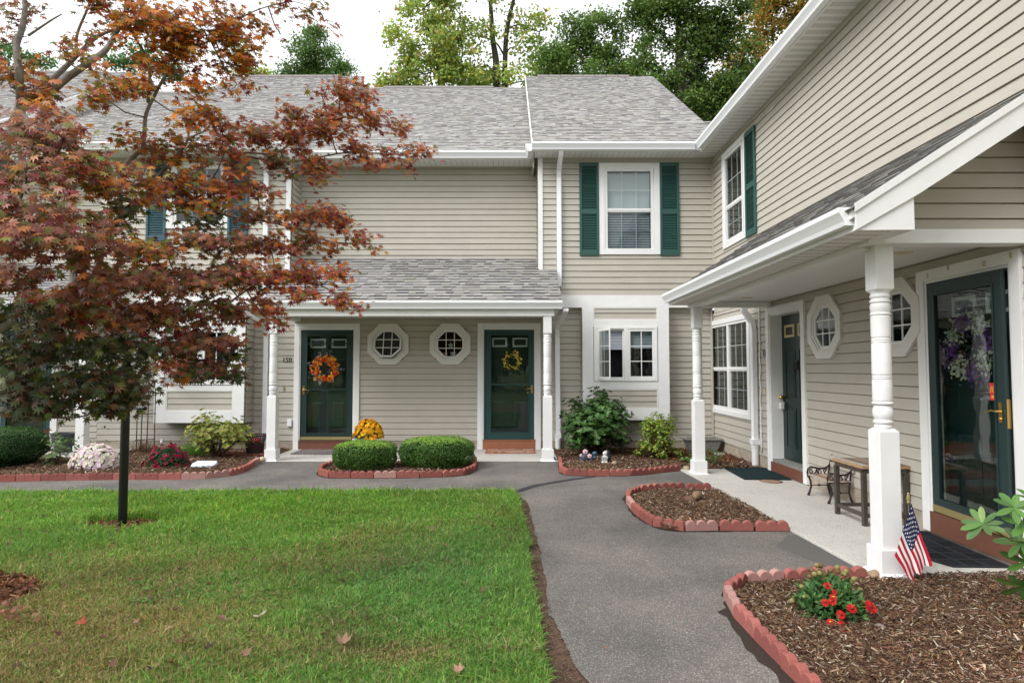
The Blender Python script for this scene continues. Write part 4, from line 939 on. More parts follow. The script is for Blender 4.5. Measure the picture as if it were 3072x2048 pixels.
# porch slabs
mb = MB(); mb.box(-4.12, .76, 10.045, 11.49, -.06, .006); o = mb.build('porch_slab', 'concrete', bevel=.008); o['kind'] = 'structure'
mb = MB(); mb.prism([(2.50, 9.16, -.06), (2.53, 8.6, -.06), (2.63, 4.52, -.06), (3.79, 4.52, -.06), (3.79, 9.2, -.06)], [(2.50, 9.16, .020), (2.53, 8.6, .020), (2.63, 4.52, .020), (3.79, 4.52, .020), (3.79, 9.2, .020)]); o = mb.build('porch_slab', 'concrete', bevel=.008); o['kind'] = 'structure'
mb = MB(); mb.box(-12.6, -7.0, 10.35, 11.49, -.06, .02); o = mb.build('porch_slab', 'concrete', bevel=.008); o['kind'] = 'structure'
mb = MB(); mb.lathe((3.43, 8.13, .0205), [(.13, 0), (.145, .004), (.10, .007), (.02, .007)], 28); tag(mb.build('drain_cover', 'cover_rust', smooth=True, ori=(3.43, 8.13, .02)), 'round rusty brown cover set in the porch slab beside the green doormat', 'drain cover')

# ---- planting beds
E1 = catmull([(-7.6, 8.19, 0), (-6.876, 8.246, 0), (-6.262, 8.34, 0), (-5.446, 8.40, 0), (-4.594, 8.41, 0), (-4.294, 8.456, 0), (-4.06, 8.60, 0), (-3.96, 8.85, 0), (-3.99, 9.30, 0), (-4.10, 9.90, 0)])
E2 = catmull([(-2.66, 10.0, 0), (-2.80, 9.80, 0), (-2.84, 9.3, 0), (-2.78, 8.85, 0), (-2.55, 8.56, 0), (-2.288, 8.52, 0), (-1.47, 8.56, 0), (-1.061, 8.605, 0), (-.775, 8.69, 0), (-.62, 8.90, 0), (-.56, 9.25, 0), (-.60, 10.0, 0)])
E3 = catmull([(.78, 9.98, 0), (.75, 9.45, 0), (.72, 8.95, 0), (.83, 8.74, 0), (1.27, 8.70, 0), (1.563, 8.70, 0), (1.865, 8.80, 0), (2.199, 8.99, 0), (2.50, 9.14, 0)])
E4a = catmull([(2.50, 7.67, 0), (2.225, 7.70, 0), (1.9, 7.68, 0), (1.62, 7.56, 0), (1.42, 7.36, 0), (1.33, 7.05, 0), (1.30, 6.65, 0), (1.31, 6.35, 0), (1.335, 6.08, 0), (1.42, 5.85, 0), (1.56, 5.78, 0), (1.976, 5.80, 0), (2.30, 5.78, 0), (2.60, 5.77, 0)])
E5 = catmull([(2.56, 4.46, 0), (2.30, 4.46, 0), (2.036, 4.42, 0), (1.80, 4.39, 0), (1.63, 4.34, 0), (1.50, 4.24, 0), (1.42, 4.08, 0), (1.385, 3.88, 0), (1.375, 3.65, 0), (1.385, 3.36, 0), (1.395, 3.03, 0), (1.41, 2.6, 0), (1.45, 1.9, 0)])
def P2(L): return [(p[0], p[1]) for p in L]
BEDS = dict(b1=P2(E1)+[(-4.14, 10.3), (-4.14, 11.5), (-7.0, 11.5), (-7.0, 10.35), (-13, 10.35), (-13, 8.0)],
            b2=P2(E2), b3=P2(E3)+[(2.75, 9.12), (3.8, 9.19), (3.8, 11.5), (.77, 11.5)], b4=P2(E4a)+[(2.60, 6), (2.57, 7.6)], b5=P2(E5)+[(1.5, 0), (7, 0), (7, 4.5), (2.63, 4.515)])
CHIP_PAL = [(.150,.090,.056,3),(.095,.054,.034,3),(.23,.155,.100,2.2),(.35,.27,.20,1.2),(.060,.034,.023,3),(.50,.42,.34,.30),(.20,.10,.055,1)]
CHIP_RED = [(.13,.055,.028,3),(.19,.090,.048,3),(.075,.034,.020,3),(.26,.15,.09,1)]
def chips(name, poly, n, smin, smax, z0, dark=None, pal=CHIP_PAL, bump=0.0, seed=0, label=None, redfn=None):
    r = np.random.default_rng(seed); xs = np.array([p[0] for p in poly]); ys = np.array([p[1] for p in poly])
    x0, x1, y0, y1 = xs.min(), xs.max(), ys.min(), ys.max(); X = []; 
    while sum(len(a) for a in X) < n:
        p = r.random((n*2, 2))*[x1-x0, y1-y0]+[x0, y0]; k = inside(poly, p[:, 0], p[:, 1]); X.append(p[k])
    p = np.concatenate(X)[:n]; L = r.uniform(smin, smax, n)*np.where(r.random(n) < .12, 1.7, 1); wdt = L*r.uniform(.10, .32, n); th = wdt*.35
    a = r.uniform(0, 6.283, n); ti = r.normal(0, .28, n)
    d = np.stack([np.cos(a)*np.cos(ti), np.sin(a)*np.cos(ti), np.sin(ti)], 1); w = np.stack([-np.sin(a), np.cos(a), r.normal(0, .25, n)], 1); w /= np.linalg.norm(w, axis=1)[:, None]; u = np.cross(d, w)
    zz = z0+bump*vnoise(p[:, 0], p[:, 1], 3.1, 5)+r.random(n)*.012+L*.5*np.abs(np.sin(ti))
    c = np.stack([p[:, 0], p[:, 1], zz], 1); hd, hw, hu = d*(L/2)[:, None], w*(wdt/2)[:, None], u*(th/2)[:, None]
    A, B_, C_, D_ = c-hd-hw, c+hd-hw*.4, c+hd+hw*.4, c-hd+hw
    up = hu
    V = np.stack([A+up, B_+up, C_+up, D_+up, A-up, B_-up, B_+up, A+up, C_-up, D_-up, D_+up, C_+up, B_-up, C_-up, C_+up, B_+up], 1)
    col = pick(pal, n, .18, r)
    if redfn is not None:
        rd = pick(CHIP_RED, n, .2, r); m_ = redfn(p[:, 0], p[:, 1])+r.normal(0, .15, n) > .5; col[m_] = rd[m_]
    dk = vnoise(p[:, 0], p[:, 1], 1.7, 9); col *= (1.0+.45*(dk-.5))[:, None]
    o = npmesh(name, 'chip', V.reshape(-1, 3), 4, np.repeat(col, 4, 0)); o['kind'] = 'stuff'
    return o
for i, (k, n, s0, s1) in enumerate((('b1', 26000, .018, .045), ('b2', 8000, .018, .04), ('b3', 22000, .018, .045), ('b4', 22000, .012, .034), ('b5', 90000, .009, .030))):
    o = sheet('mulch_bed', BEDS[k], .004, 'mulch_base')
    poly = BEDS[k] if k != 'b5' else P2(E5)+[(1.5, 1.6), (4.6, 1.6), (4.6, 4.5), (2.63, 4.515)]
    if k == 'b1': poly = [q for q in poly if q[0] > -9.2]+[(-9.2, 8.05)] if False else P2(E1)+[(-4.14, 10.3), (-4.14, 11.5), (-7.0, 11.5), (-7.0, 10.33), (-9.3, 10.33), (-9.3, 8.12)]
    chips('mulch', poly, n, s0, s1, .006, seed=40+i, bump=.025, redfn=(lambda x, y: (np.clip((x-1.6)/1.2, 0, 1)*np.clip((y-9.3)/1.0, 0, 1))) if k == 'b3' else None)

# ---- scalloped concrete edging, one object per three-scallop block
def block_mesh(seed):
    r = random.Random(seed); w, t, hb, R_ = .308, .052, .052, .0513
    pts = [(-w/2, -.02), (w/2, -.02)]
    for k in (1, 0, -1):
        for j in range(0, 9):
            a = math.radians(2+176*j/8); pts.append((k*w/3+R_*.985*math.cos(a), hb+R_*1.0*math.sin(a)-.012))
    pr = [(x, z) for x, z in pts]; c = (0, .03); mb = MB(); ins = .006
    A = [(x*(1-ins*4), -t/2-.0, z-(ins if z > 0 else 0)) for x, z in pr]; A1 = [(x, -t/2+ins, z) for x, z in pr]; B1 = [(x, t/2-ins, z) for x, z in pr]; B2 = [(x*(1-ins*4), t/2, z-(ins if z > 0 else 0)) for x, z in pr]
    ids = [[mb.P(p) for p in q] for q in (A, A1, B1, B2)]; n = len(pr)
    for a, b in zip(ids, ids[1:]):
        for k in range(n): mb.face((a[k], a[(k+1) % n], b[(k+1) % n], b[k]))
    mb.face(ids[0][::-1]); mb.face(ids[-1]); return mb
ORD = 'first second third fourth fifth sixth seventh eighth ninth tenth eleventh twelfth thirteenth fourteenth fifteenth sixteenth seventeenth eighteenth nineteenth twentieth'.split()
def edging(path, start, group, cnt0, palette=None, skip=0):
    Q = resample(path, .318, True); r = random.Random(cnt0)
    for i in range(len(Q)-1):
        a, b = Q[i], Q[i+1]; c = (a+b)/2; ang = math.atan2((b-a).y, (b-a).x)
        mb = block_mesh(i); pale = r.random() < .16
        base = (.38, .21, .185) if pale else r.choice([(.265,.088,.072), (.235,.080,.068), (.29,.105,.088)])
        k = r.uniform(.88, 1.12); mb.c = [tuple(x*k for x in base)]*len(mb.f)
        o = mb.build('edging_block', 'redblock', ori=(0, 0, 0)); o.location = (c.x, c.y, r.uniform(-.004, .004)); o.rotation_euler = (r.uniform(-.04, .04), r.uniform(-.02, .02), ang+r.uniform(-.03, .03))
        tag(o, ('pale' if pale else 'red')+' scalloped edging block, '+ORD[i]+' '+start, 'edging block', group)
edging(E1, 'from the left frame edge below the mums', 'edging blocks of the left flower bed', 100)
edging(E2, 'clockwise round the boxwoods starting behind the smaller one', 'edging blocks of the boxwood bed', 200)
edging(E3, 'from the middle porch along the turtle and hedgehog bed', 'edging blocks of the corner bed', 300)
edging(E4a, 'round the rock pile bed starting far side by the slab', 'edging blocks of the small rock bed', 400)
edging(E5, 'from the near porch post round the red daisies', 'edging blocks of the near flower bed', 500)

# dark soil stain spilling outside the edging, and fresher black asphalt along the slab
def stain(path, w0, side, seed, m='soil_stain'):
    Q = resample(path, .07); r = np.random.default_rng(seed); A, B_ = [], []
    for i in range(len(Q)):
        a = Q[max(i-1, 0)]; b = Q[min(i+1, len(Q)-1)]; n_ = Vector((-(b-a).y, (b-a).x, 0)).normalized()*side; k = math.sin(math.pi*min(1, i/(len(Q)-1)))**.5
        A.append(Q[i]); B_.append(Q[i]+n_*(.03+w0*k*(.55+.5*math.sin(i*.31+seed)*math.sin(i*.13)+.22*r.normal())))
    V = []
    for i in range(len(A)-1): V += [(A[i].x, A[i].y, -.001), (A[i+1].x, A[i+1].y, -.001), (B_[i+1].x, B_[i+1].y, -.001), (B_[i].x, B_[i].y, -.001)]
    o = npmesh('soil_stain', m, V, 4); o['kind'] = 'structure'
mat('soil_stain', (.040, .030, .024), .95, .1, noise=.35, nscale=70, bump=.5, bscale=140)
stain(E5[22:], .085, -1, 3); stain(E4a[10:], .05, -1, 5); stain(E2, .03, -1, 6); stain(E3, .03, -1, 7)
mat('new_asphalt', (.112, .106, .100), .9, .2, noise=.3, nscale=150, bump=.6, bscale=220)
for k, q in enumerate(([(2.66, 5.70), (2.50, 5.62), (2.28, 5.3), (2.36, 4.95), (2.42, 4.62), (2.66, 4.56)], [(2.52, 9.0), (2.2, 8.75), (2.12, 8.5), (2.26, 8.1), (2.48, 7.75), (2.64, 7.72)])):
    sheet('path_patch', [(p.x, p.y) for p in wobble(V3(q), .02, .06, 60+k)], -.002, 'new_asphalt')
# ---- soil around lamp post and maple mulch ring
ring = [(-3.74+.42*math.cos(t)*(1+.15*math.sin(3*t)), 5.90+.26*math.sin(t)*(1+.1*math.cos(5*t))) for t in np.linspace(0, 6.28, 30)[:-1]]
RING_L = ring
MR = [(-4.02+.84*math.cos(t)*(1+.05*math.sin(4*t)), 4.02+.55*math.sin(t)*(1+.06*math.sin(3*t))) for t in np.linspace(0, 6.28, 40)[:-1]]
sheet('soil_patch', RING_L, -.001, 'soil'); sheet('mulch_ring', MR, -.001, 'mulch_base')
chips('mulch', MR, 9000, .015, .05, .0, seed=61, pal=CHIP_RED, bump=.02); chips('mulch', RING_L, 1500, .015, .04, .0, seed=62, pal=CHIP_RED)
sp_ = [(-.02, 7.2), (.18, 6.9), (.23, 5.7), (.235, 4.7), (.25, 3.8), (.30, 3.4), (.36, 3.0), (.38, 2.2), (.18, 2.2), (.12, 3.0), (.1, 4.3), (.1, 5.3), (.08, 6.0), (.05, 6.9)]
chips('soil_crumbs', sp_, 9000, .004, .014, -.012, seed=63, pal=[(.10,.065,.045,3),(.17,.12,.085,2),(.06,.038,.028,2),(.22,.18,.15,.6)])

# ---- grass blades
def grass(n, seed):
    r = np.random.default_rng(seed)
    # denser near the camera, thinner far and outside the view
    y = 2.55+ (7.50-2.55)*r.random(n*3)**1.25; x = r.uniform(-1, 1, n*3)*.0; x = r.random(n*3)*(y*.875+.35)*1.0-(y*.875+.15)+.0
    x = -(r.random(n*3)*(y*.86+.45)*np.where(r.random(n*3) < .16, 1.45, 1.0))+.22
    k = inside(LAWNP, x, y) & ~inside(RING_L, x+r.normal(0, .03, n*3), y+r.normal(0, .02, n*3)) & ~inside(MR, x+r.normal(0, .03, n*3), y+r.normal(0, .03, n*3)); x, y = x[k][:n], y[k][:n]; n = len(x)
    dry = vnoise(x, y, .9, 21)*.55+vnoise(x, y, 3.0, 22)*.45
    # the ground under the maple is dry and thin
    mp = np.exp(-(((x+2.75)/1.2)**2+((y-3.35)/.95)**2)**1.3); mp2 = np.exp(-(((x+.62)/.22)**2+((y-3.28)/.14)**2)); mp3 = np.exp(-(((x+1.9)/1.6)**2+((y-5.0)/.5)**2))*.55
    dryness = np.clip(mp*.95+mp2*.9+mp3*.75+(dry-.52)*1.0, 0, 1)
    lush = vnoise(x, y, 1.6, 23)
    H_ = (.022+.030*vnoise(x, y, 4, 24)**1.3+.022*lush+.014*vnoise(x, y, 11, 29))*(1-.42*dryness)+np.where(y > 6.1, .020*(y-6.1), 0)
    near_post = np.exp(-(((x+3.74)/.6)**2+((y-5.85)/.45)**2)); H_ += .05*near_post
    H_ *= r.uniform(.6, 1.35, n); long_ = r.random(n) < .03; H_ = np.where(long_, H_*1.5, H_)
    a = r.uniform(0, 6.283, n); lean = np.clip(r.normal(.55, .34, n), 0, 1.3); wd = r.uniform(.0016, .0034, n)*(1+y*.10)
    dx, dy = np.cos(a), np.sin(a); ca = r.uniform(0, 6.283, n); sx_, sy_ = np.cos(ca)*wd, np.sin(ca)*wd
    base = np.stack([x, y, np.full(n, -.006)], 1); mid = base+np.stack([dx*lean*H_*.35, dy*lean*H_*.35, H_*.62], 1); tip = base+np.stack([dx*lean*H_*1.05, dy*lean*H_*1.05, H_*(1-.25*lean)], 1)
    sv = np.stack([sx_, sy_, np.zeros(n)], 1)
    V = np.stack([base-sv, base+sv, mid+sv*.8, mid-sv*.8, mid-sv*.8, mid+sv*.8, tip+sv*.12, tip-sv*.12], 1)
    g = pick([(.160,.330,.048,4),(.122,.265,.042,3),(.235,.400,.075,3),(.085,.190,.042,1.6),(.36,.43,.12,1.2)], n, .16, r)
    b = pick([(.34,.26,.11,3),(.27,.25,.07,3),(.42,.33,.16,2),(.17,.11,.05,1),(.17,.21,.03,2)], n, .16, r)
    sel = r.random(n) < np.clip(dryness*1.1+.06, 0, .9); col = np.where(sel[:, None], b, g)
    gl = np.exp(-(((x+3.2)/2.6)**2+((y-6.6)/1.0)**2)); col = col*(1+gl[:, None]*np.array([.05, .1, -.3]))
    bl = np.exp(-(((x+.55)/.8)**2+((y-4.6)/1.3)**2)); col = col*(1+bl[:, None]*np.array([-.15, .0, .45])*.6)
    col *= (1+.35*(vnoise(x, y, 2.2, 27)-.5))[:, None]
    o = npmesh('grass', 'grass_blade', V.reshape(-1, 3), 4, np.repeat(col, 2, 0)); o['kind'] = 'stuff'
grass(390000, 71)
# a strip of grass growing behind the azalea and thin tufts
def tuft(name, x, y, n, spread, h, label, cat, pal, seed, group=None):
    r = np.random.default_rng(seed); px_ = r.normal(x, spread, n); py_ = r.normal(y, spread*.7, n); H_ = r.uniform(.5, 1.1, n)*h
    a = r.uniform(0, 6.283, n); ln = r.uniform(.2, .8, n); w_ = r.uniform(.002, .004, n); ca = r.uniform(0, 3.14, n)
    base = np.stack([px_, py_, np.zeros(n)+.0], 1); tip = base+np.stack([np.cos(a)*ln*H_, np.sin(a)*ln*H_, H_], 1); mid = base+(tip-base)*[[.35, .35, .65]]
    sv = np.stack([np.cos(ca)*w_, np.sin(ca)*w_, 0*w_], 1)
    V = np.stack([base-sv, base+sv, mid+sv*.8, mid-sv*.8, mid-sv*.8, mid+sv*.8, tip+sv*.1, tip-sv*.1], 1)
    o = npmesh(name, 'grass_blade', V.reshape(-1, 3), 4, np.repeat(pick(pal, n, .15, r), 2, 0), ori=(x, y, 0)); return tag(o, label, cat, group)
GP_ = [(.10,.22,.03,2),(.14,.28,.04,2)]
tuft('grass_clump', -5.55, 10.75, 900, .16, .22, 'bright green grassy clump growing between the burgundy mum and the yellow-green azalea', 'plant', GP_, 1)
tuft('dry_stalks', -6.55, 10.9, 240, .14, .26, 'dry brown stalks at the foot of the black trellis', 'plant', [(.22,.13,.07,1),(.14,.08,.05,1)], 2)
# leafy weeds in the lawn
def weed(x, y, n, s, seed, label, pal=((.12,.24,.06,1),(.16,.30,.10,1))):
    r = np.random.default_rng(seed); a = r.uniform(0, 6.283, n); el = r.uniform(.15, .9, n)
    tip = np.stack([np.cos(a)*np.cos(el), np.sin(a)*np.cos(el), np.sin(el)], 1); nr = np.stack([-np.cos(a)*np.sin(el), -np.sin(a)*np.sin(el), np.cos(el)], 1)
    R_, T_, N_ = frames_from(nr, tip); pos = np.stack([r.normal(x, s*.5, n), r.normal(y, s*.35, n), np.full(n, .01)], 1)
    o = npmesh('weed', 'leaf', stamp(pos, R_, T_, N_, r.uniform(.6, 1.1, n)*s*.9, OVAL), 6, pick(pal, n, .12, r), ori=(x, y, 0)); tag(o, label, 'weed')
for i, (px_, py_, n, s, lb) in enumerate(((330, 1386, 34, .06, 'large leafy pale green weed in the dry lawn below the lamp post'), (485, 1450, 8, .06, 'small broad-leaved weed in the near lawn left of the big white leaf'), (460, 1465, 5, .05, 'two-leaved grey green weed at the lower middle of the lawn'), (582, 1300, 6, .05, 'tiny pale weed in the mid lawn, far right of the leafy weed'), (55, 1542, 7, .05, 'round-leaved green weed at the bottom left corner of the lawn'))):
    q = onG(px_, py_); weed(q.x, q.y, n, s, 300+i, lb)
# clover patch
def clover(cx, cy, rx, ry, n, seed):
    r = np.random.default_rng(seed); t = r.uniform(0, 6.283, n); q = np.sqrt(r.random(n)); x = cx+rx*q*np.cos(t); y = cy+ry*q*np.sin(t)
    sh = lobes([(0, 1), (120, 1), (-120, 1)], w=.42, droop=.1); a = r.uniform(0, 6.283, n)
    tip = np.stack([np.cos(a), np.sin(a), r.normal(0, .15, n)], 1); nr = np.stack([r.normal(0, .3, n), r.normal(-.2, .3, n), np.ones(n)], 1); R_, T_, N_ = frames_from(nr, tip)
    o = npmesh('clover', 'leaf', stamp(np.stack([x, y, r.uniform(.025, .05, n)], 1), R_, T_, N_, r.uniform(.009, .016, n), sh), 4, np.repeat(pick([(.10,.25,.055,2),(.13,.29,.06,1)], n, .12, r), 3, 0)); o['kind'] = 'stuff'
clover(-.62, 4.15, .5, .55, 1200, 5); clover(-2.0, 4.2, .7, .3, 300, 6)
# ---- fallen leaves
DRY = [(.13,.060,.036,3),(.20,.11,.065,2),(.075,.038,.028,2),(.28,.18,.12,.7)]
def fallen(px_, py_, s, seed, col, label, cat='leaf', group=None, z=.052):
    q = onG(px_, py_, z); r = np.random.default_rng(seed); sh = lobes([(0, 1), (48, .85), (-48, .85), (100, .6), (-100, .6)], w=.30, droop=-.30).copy()
    sh = sh.reshape(-1, 3); sh[:, 2] += .35*np.sin(sh[:, 0]*3+seed)*.5+.25*sh[:, 1]**2; a = r.uniform(0, 6.28)
    sh = sh*s; c_, s_ = math.cos(a), math.sin(a); X = sh[:, 0]*c_-sh[:, 1]*s_; Y_ = sh[:, 0]*s_+sh[:, 1]*c_; V = np.stack([X, Y_, sh[:, 2]+s*.1], 1)+np.array(q)
    o = npmesh('fallen_leaf', 'leaf', V, 4, np.repeat([col], len(V)//4, 0), ori=tuple(q)); tag(o, label, cat, group)
rl = random.Random(5)
for i in range(64):
    px_, py_ = rl.uniform(15, 1180), 1150+400*rl.random()**.9
    if px_ < 100 and 1310 < py_ < 1450: continue
    if rl.random() < .45: px_ *= .55
    fallen(px_, py_, rl.uniform(.024, .040), i, tuple(float(v) for v in pick(DRY, 1, .15)[0]), 'small curled brown maple leaf fallen on the lawn', group='small curled brown leaves on the lawn')
for i in range(9):      # a few crisp leaves blown on to the path
    px_, py_ = ((1010, 1112), (1262, 1330), (1392, 1488), (1300, 1190), (1500, 1290), (905, 1094), (1560, 1420), (1345, 1395), (420, 1124))[i]
    fallen(px_, py_, rl.uniform(.012, .022), 700+i, (.30, .15, .07), 'tiny dry leaf lying on the asphalt path', group='tiny leaves on the path', z=.006)
for i in range(46):
    px_, py_ = rl.uniform(0, 84), rl.uniform(1335, 1425)
    fallen(px_, py_, rl.uniform(.022, .036), 200+i, tuple(float(v) for v in pick([(.20,.085,.05,2),(.28,.13,.08,1)], 1, .15)[0]), 'reddish brown fallen leaf in the mulch ring at the left edge', group='fallen leaves in the mulch ring')
for k, (px_, py_, s, c, lb) in enumerate(((597, 1413, .065, (.62, .50, .42), 'largest pale whitish dry leaf in the middle of the lawn'), (788, 1474, .065, (.34, .20, .13), 'big tan folded leaf near the bottom of the lawn'), (1056, 1540, .045, (.42, .24, .16), 'star-shaped tan leaf at the bottom edge of the lawn'),
    (516, 1422, .055, (.28, .16, .11), 'brown curled leaf just left of the big whitish leaf'), (182, 1436, .050, (.38, .07, .04), 'bright rust red leaf on the lawn below the lamp post'), (560, 1504, .045, (.26, .15, .10), 'brown curled leaf low in the lawn left of the big tan leaf'), (1135, 1208, .045, (.24, .10, .06), 'brown folded leaf near the right edge of the upper lawn'),
    (770, 1237, .042, (.45, .26, .16), 'tan leaf in the upper middle of the lawn'), (1098, 1185, .034, (.32, .2, .15), 'small light leaf in the lawn near the path corner'), (1024, 1254, .036, (.22, .1, .07), 'dark curled leaf in the right half of the lawn'))):
    fallen(px_, py_, s, 500+k, c, lb)

# ================================================================== things on the porches and in the beds
# ---- shrubs
def leaves_on(name, m, pos, nrm, size, pal, seed, shape=OVAL, parent=None, tipmode='rand', jit=.14, label=None):
    r = np.random.default_rng(seed); n = len(pos)
    t = r.normal(0, 1, (n, 3)); R_, T_, N_ = frames_from(nrm+r.normal(0, .45, (n, 3)), t)
    c = pick(pal, n, jit, r)
    return npmesh(name, m, stamp(pos, R_, T_, N_, size*r.uniform(.7, 1.25, n), shape), shape.shape[1], np.repeat(c, shape.shape[0], 0), parent)
def clipped(name, label, c, rx, ry, h, n, leaf, pal, toppal, seed, power=3.2, cat='shrub', lift=.0):
    """clipped bush: superellipsoid shell of small leaves over a core of dense twigs"""
    t = thing(name, label, cat, (c[0], c[1], 0)); r = np.random.default_rng(seed)
    d = r.normal(0, 1, (n, 3)); d /= np.linalg.norm(d, axis=1)[:, None]
    k = (np.abs(d[:, 0])**power+np.abs(d[:, 1])**power+np.abs(d[:, 2])**power)**(-1/power)
    lump = 1+.05*np.sin(d[:, 0]*6+seed)*np.cos(d[:, 1]*7)+.03*np.sin(d[:, 2]*9+d[:, 0]*5)
    rad = k*lump*(1-.10*r.random(n)**2); p = d*rad[:, None]*[rx, ry, h/2]+[c[0], c[1], h/2+lift]
    keep = p[:, 2] > .02; p, d = p[keep], d[keep]; nn = len(p)
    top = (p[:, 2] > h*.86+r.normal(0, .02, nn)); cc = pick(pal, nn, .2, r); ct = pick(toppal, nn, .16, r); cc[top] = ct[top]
    R_, T_, N_ = frames_from(d+r.normal(0, .5, (nn, 3)), r.normal(0, 1, (nn, 3))+[0, 0, .6])
    npmesh('foliage', 'leaf', stamp(p, R_, T_, N_, leaf*r.uniform(.7, 1.3, nn), OVAL), 6, cc, t)
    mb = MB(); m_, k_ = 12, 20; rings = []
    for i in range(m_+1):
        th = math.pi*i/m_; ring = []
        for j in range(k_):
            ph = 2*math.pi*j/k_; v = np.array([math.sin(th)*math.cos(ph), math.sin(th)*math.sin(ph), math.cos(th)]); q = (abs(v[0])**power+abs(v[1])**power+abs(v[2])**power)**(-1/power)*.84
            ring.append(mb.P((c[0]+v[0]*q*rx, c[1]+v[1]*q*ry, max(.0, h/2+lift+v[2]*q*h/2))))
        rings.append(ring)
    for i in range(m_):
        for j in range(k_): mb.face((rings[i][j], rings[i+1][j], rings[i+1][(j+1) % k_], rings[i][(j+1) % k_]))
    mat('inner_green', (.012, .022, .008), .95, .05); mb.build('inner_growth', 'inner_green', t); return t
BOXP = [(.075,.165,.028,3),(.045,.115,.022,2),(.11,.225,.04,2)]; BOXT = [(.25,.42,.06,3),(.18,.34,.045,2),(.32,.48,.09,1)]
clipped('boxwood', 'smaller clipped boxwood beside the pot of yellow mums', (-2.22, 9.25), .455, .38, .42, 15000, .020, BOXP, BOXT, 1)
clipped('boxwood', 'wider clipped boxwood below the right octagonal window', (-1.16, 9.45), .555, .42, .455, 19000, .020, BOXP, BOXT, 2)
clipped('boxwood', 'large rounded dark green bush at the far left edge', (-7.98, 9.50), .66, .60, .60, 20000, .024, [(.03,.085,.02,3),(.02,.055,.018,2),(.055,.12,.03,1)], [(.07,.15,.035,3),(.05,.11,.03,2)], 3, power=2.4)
def stemmy(name, label, base, stems, h, spread, nl, leaf, pal, seed, shape=OVAL, whorl=7, mat_='leaf_glossy', up=.35, cat='shrub', low=.25, stemr=.010, flat=1.0, ry=None, tips=None):
    """bush of forking stems with whorls of leaves at the twig ends"""
    t = thing(name, label, cat, (base[0], base[1], 0)); r = np.random.default_rng(seed); mb = MB(); tips = []
    ry = ry or spread
    for i in range(stems):
        a = 2*math.pi*i/stems+r.uniform(-.4, .4); q = math.sqrt(r.random())*.95
        el = r.uniform(low, 1); p0 = Vector((base[0]+r.normal(0, .03), base[1]+r.normal(0, .03), 0)); end = Vector((base[0]+spread*q*math.cos(a), base[1]+ry*q*math.sin(a), h*el*(1-.25*q**2*flat)))
        mid = p0.lerp(end, .5)+Vector((0, 0, -.06*h))+Vector(r.normal(0, .02, 3)); mb.tube([p0, mid, end], [stemr, stemr*.7, stemr*.35], 5); tips.append(end)
        for j in range(3):
            e2 = end+Vector((r.normal(0, spread*.20), r.normal(0, ry*.20), r.uniform(-.12, .10)*h)); mb.tube([mid.lerp(end, .6+.1*j), e2], [stemr*.4, stemr*.25], 4); tips.append(e2)
    mb.build('stems', 'twig', t)
    P_, N2, T2 = [], [], []
    per = max(1, nl//len(tips))
    for tp in tips:
        k = 0
        while k < per:
            off = Vector(r.normal(0, leaf*.9, 3)); ax = Vector((off.x*1.0, off.y*1.0, abs(off.z)+leaf)).normalized()
            outv = Vector((tp.x-base[0], tp.y-base[1], .35*h)); ax = (ax+outv.normalized()*.8).normalized()
            b = ax.orthogonal().normalized(); c2 = ax.cross(b); a0 = r.uniform(0, 6.28)
            for w_ in range(whorl):
                an = a0+2*math.pi*w_/whorl; dr = (b*math.cos(an)+c2*math.sin(an)); P_.append(tp+off); T2.append(dr+ax*up); N2.append(ax-dr*up)
            k += whorl
    P_, N2, T2 = np.array(P_), np.array(N2), np.array(T2); n = len(P_)
    R_, T_, N_ = frames_from(N2+r.normal(0, .15, (n, 3)), T2+r.normal(0, .15, (n, 3)))
    npmesh('foliage', mat_, stamp(P_, R_, T_, N_, leaf*r.uniform(.7, 1.2, n), shape), shape.shape[1], np.repeat(pick(pal, n, .16, r), shape.shape[0], 0), t); return t
RHO = np.array([[[0,0,0],[.17,.3,.02],[.19,.62,.02],[0,1,-.04],[-.19,.62,.02],[-.17,.3,.02]]], float)
rt = stemmy('rhododendron', 'dark green glossy rhododendron bush below the casement window', (1.46, 10.75), 74, 1.03, .50, 11000, .072, [(.055,.125,.028,4),(.038,.090,.022,3),(.10,.21,.040,1.5),(.07,.16,.04,2)], 11, RHO, stemr=.010, low=.22, flat=.35)
stemmy('evergreen_shrub', 'yellow-edged green variegated shrub between the rhododendron and the far porch post', (2.47, 10.35), 90, .72, .33, 11000, .026, [(.20,.32,.04,3),(.11,.22,.03,2),(.48,.50,.10,2.2)], 12, OVAL, whorl=6, stemr=.006, low=.12, flat=.9, mat_='leaf', tips=None)
stemmy('azalea', 'open yellow-green azalea below the left box window', (-5.0, 10.35), 40, .70, .52, 3600, .058, [(.30,.34,.07,3),(.20,.27,.055,3),(.42,.42,.12,1),(.34,.22,.06,.6)], 13, RHO, stemr=.009, low=.35, ry=.40, mat_='leaf')
stemmy('peony', 'small leafy grey-green peony plant beside the large rounded bush', (-7.16, 9.62), 9, .40, .25, 300, .075, [(.13,.20,.07,3),(.20,.27,.12,1),(.09,.14,.05,1)], 14, RHO, whorl=5, stemr=.006, mat_='leaf', cat='plant')
stemmy('seedling', 'short leafy shoot behind the white mums at the white post', (-7.05, 10.15), 4, .40, .12, 60, .09, [(.12,.19,.06,1)], 15, RHO, whorl=4, stemr=.005, mat_='leaf', cat='plant')
stemmy('low_shrub', 'low bright green shrub growing behind the far porch post', (2.98, 9.75), 26, .24, .27, 1500, .028, [(.12,.24,.06,3),(.08,.18,.05,2)], 16, OVAL, stemr=.004, mat_='leaf', cat='plant')
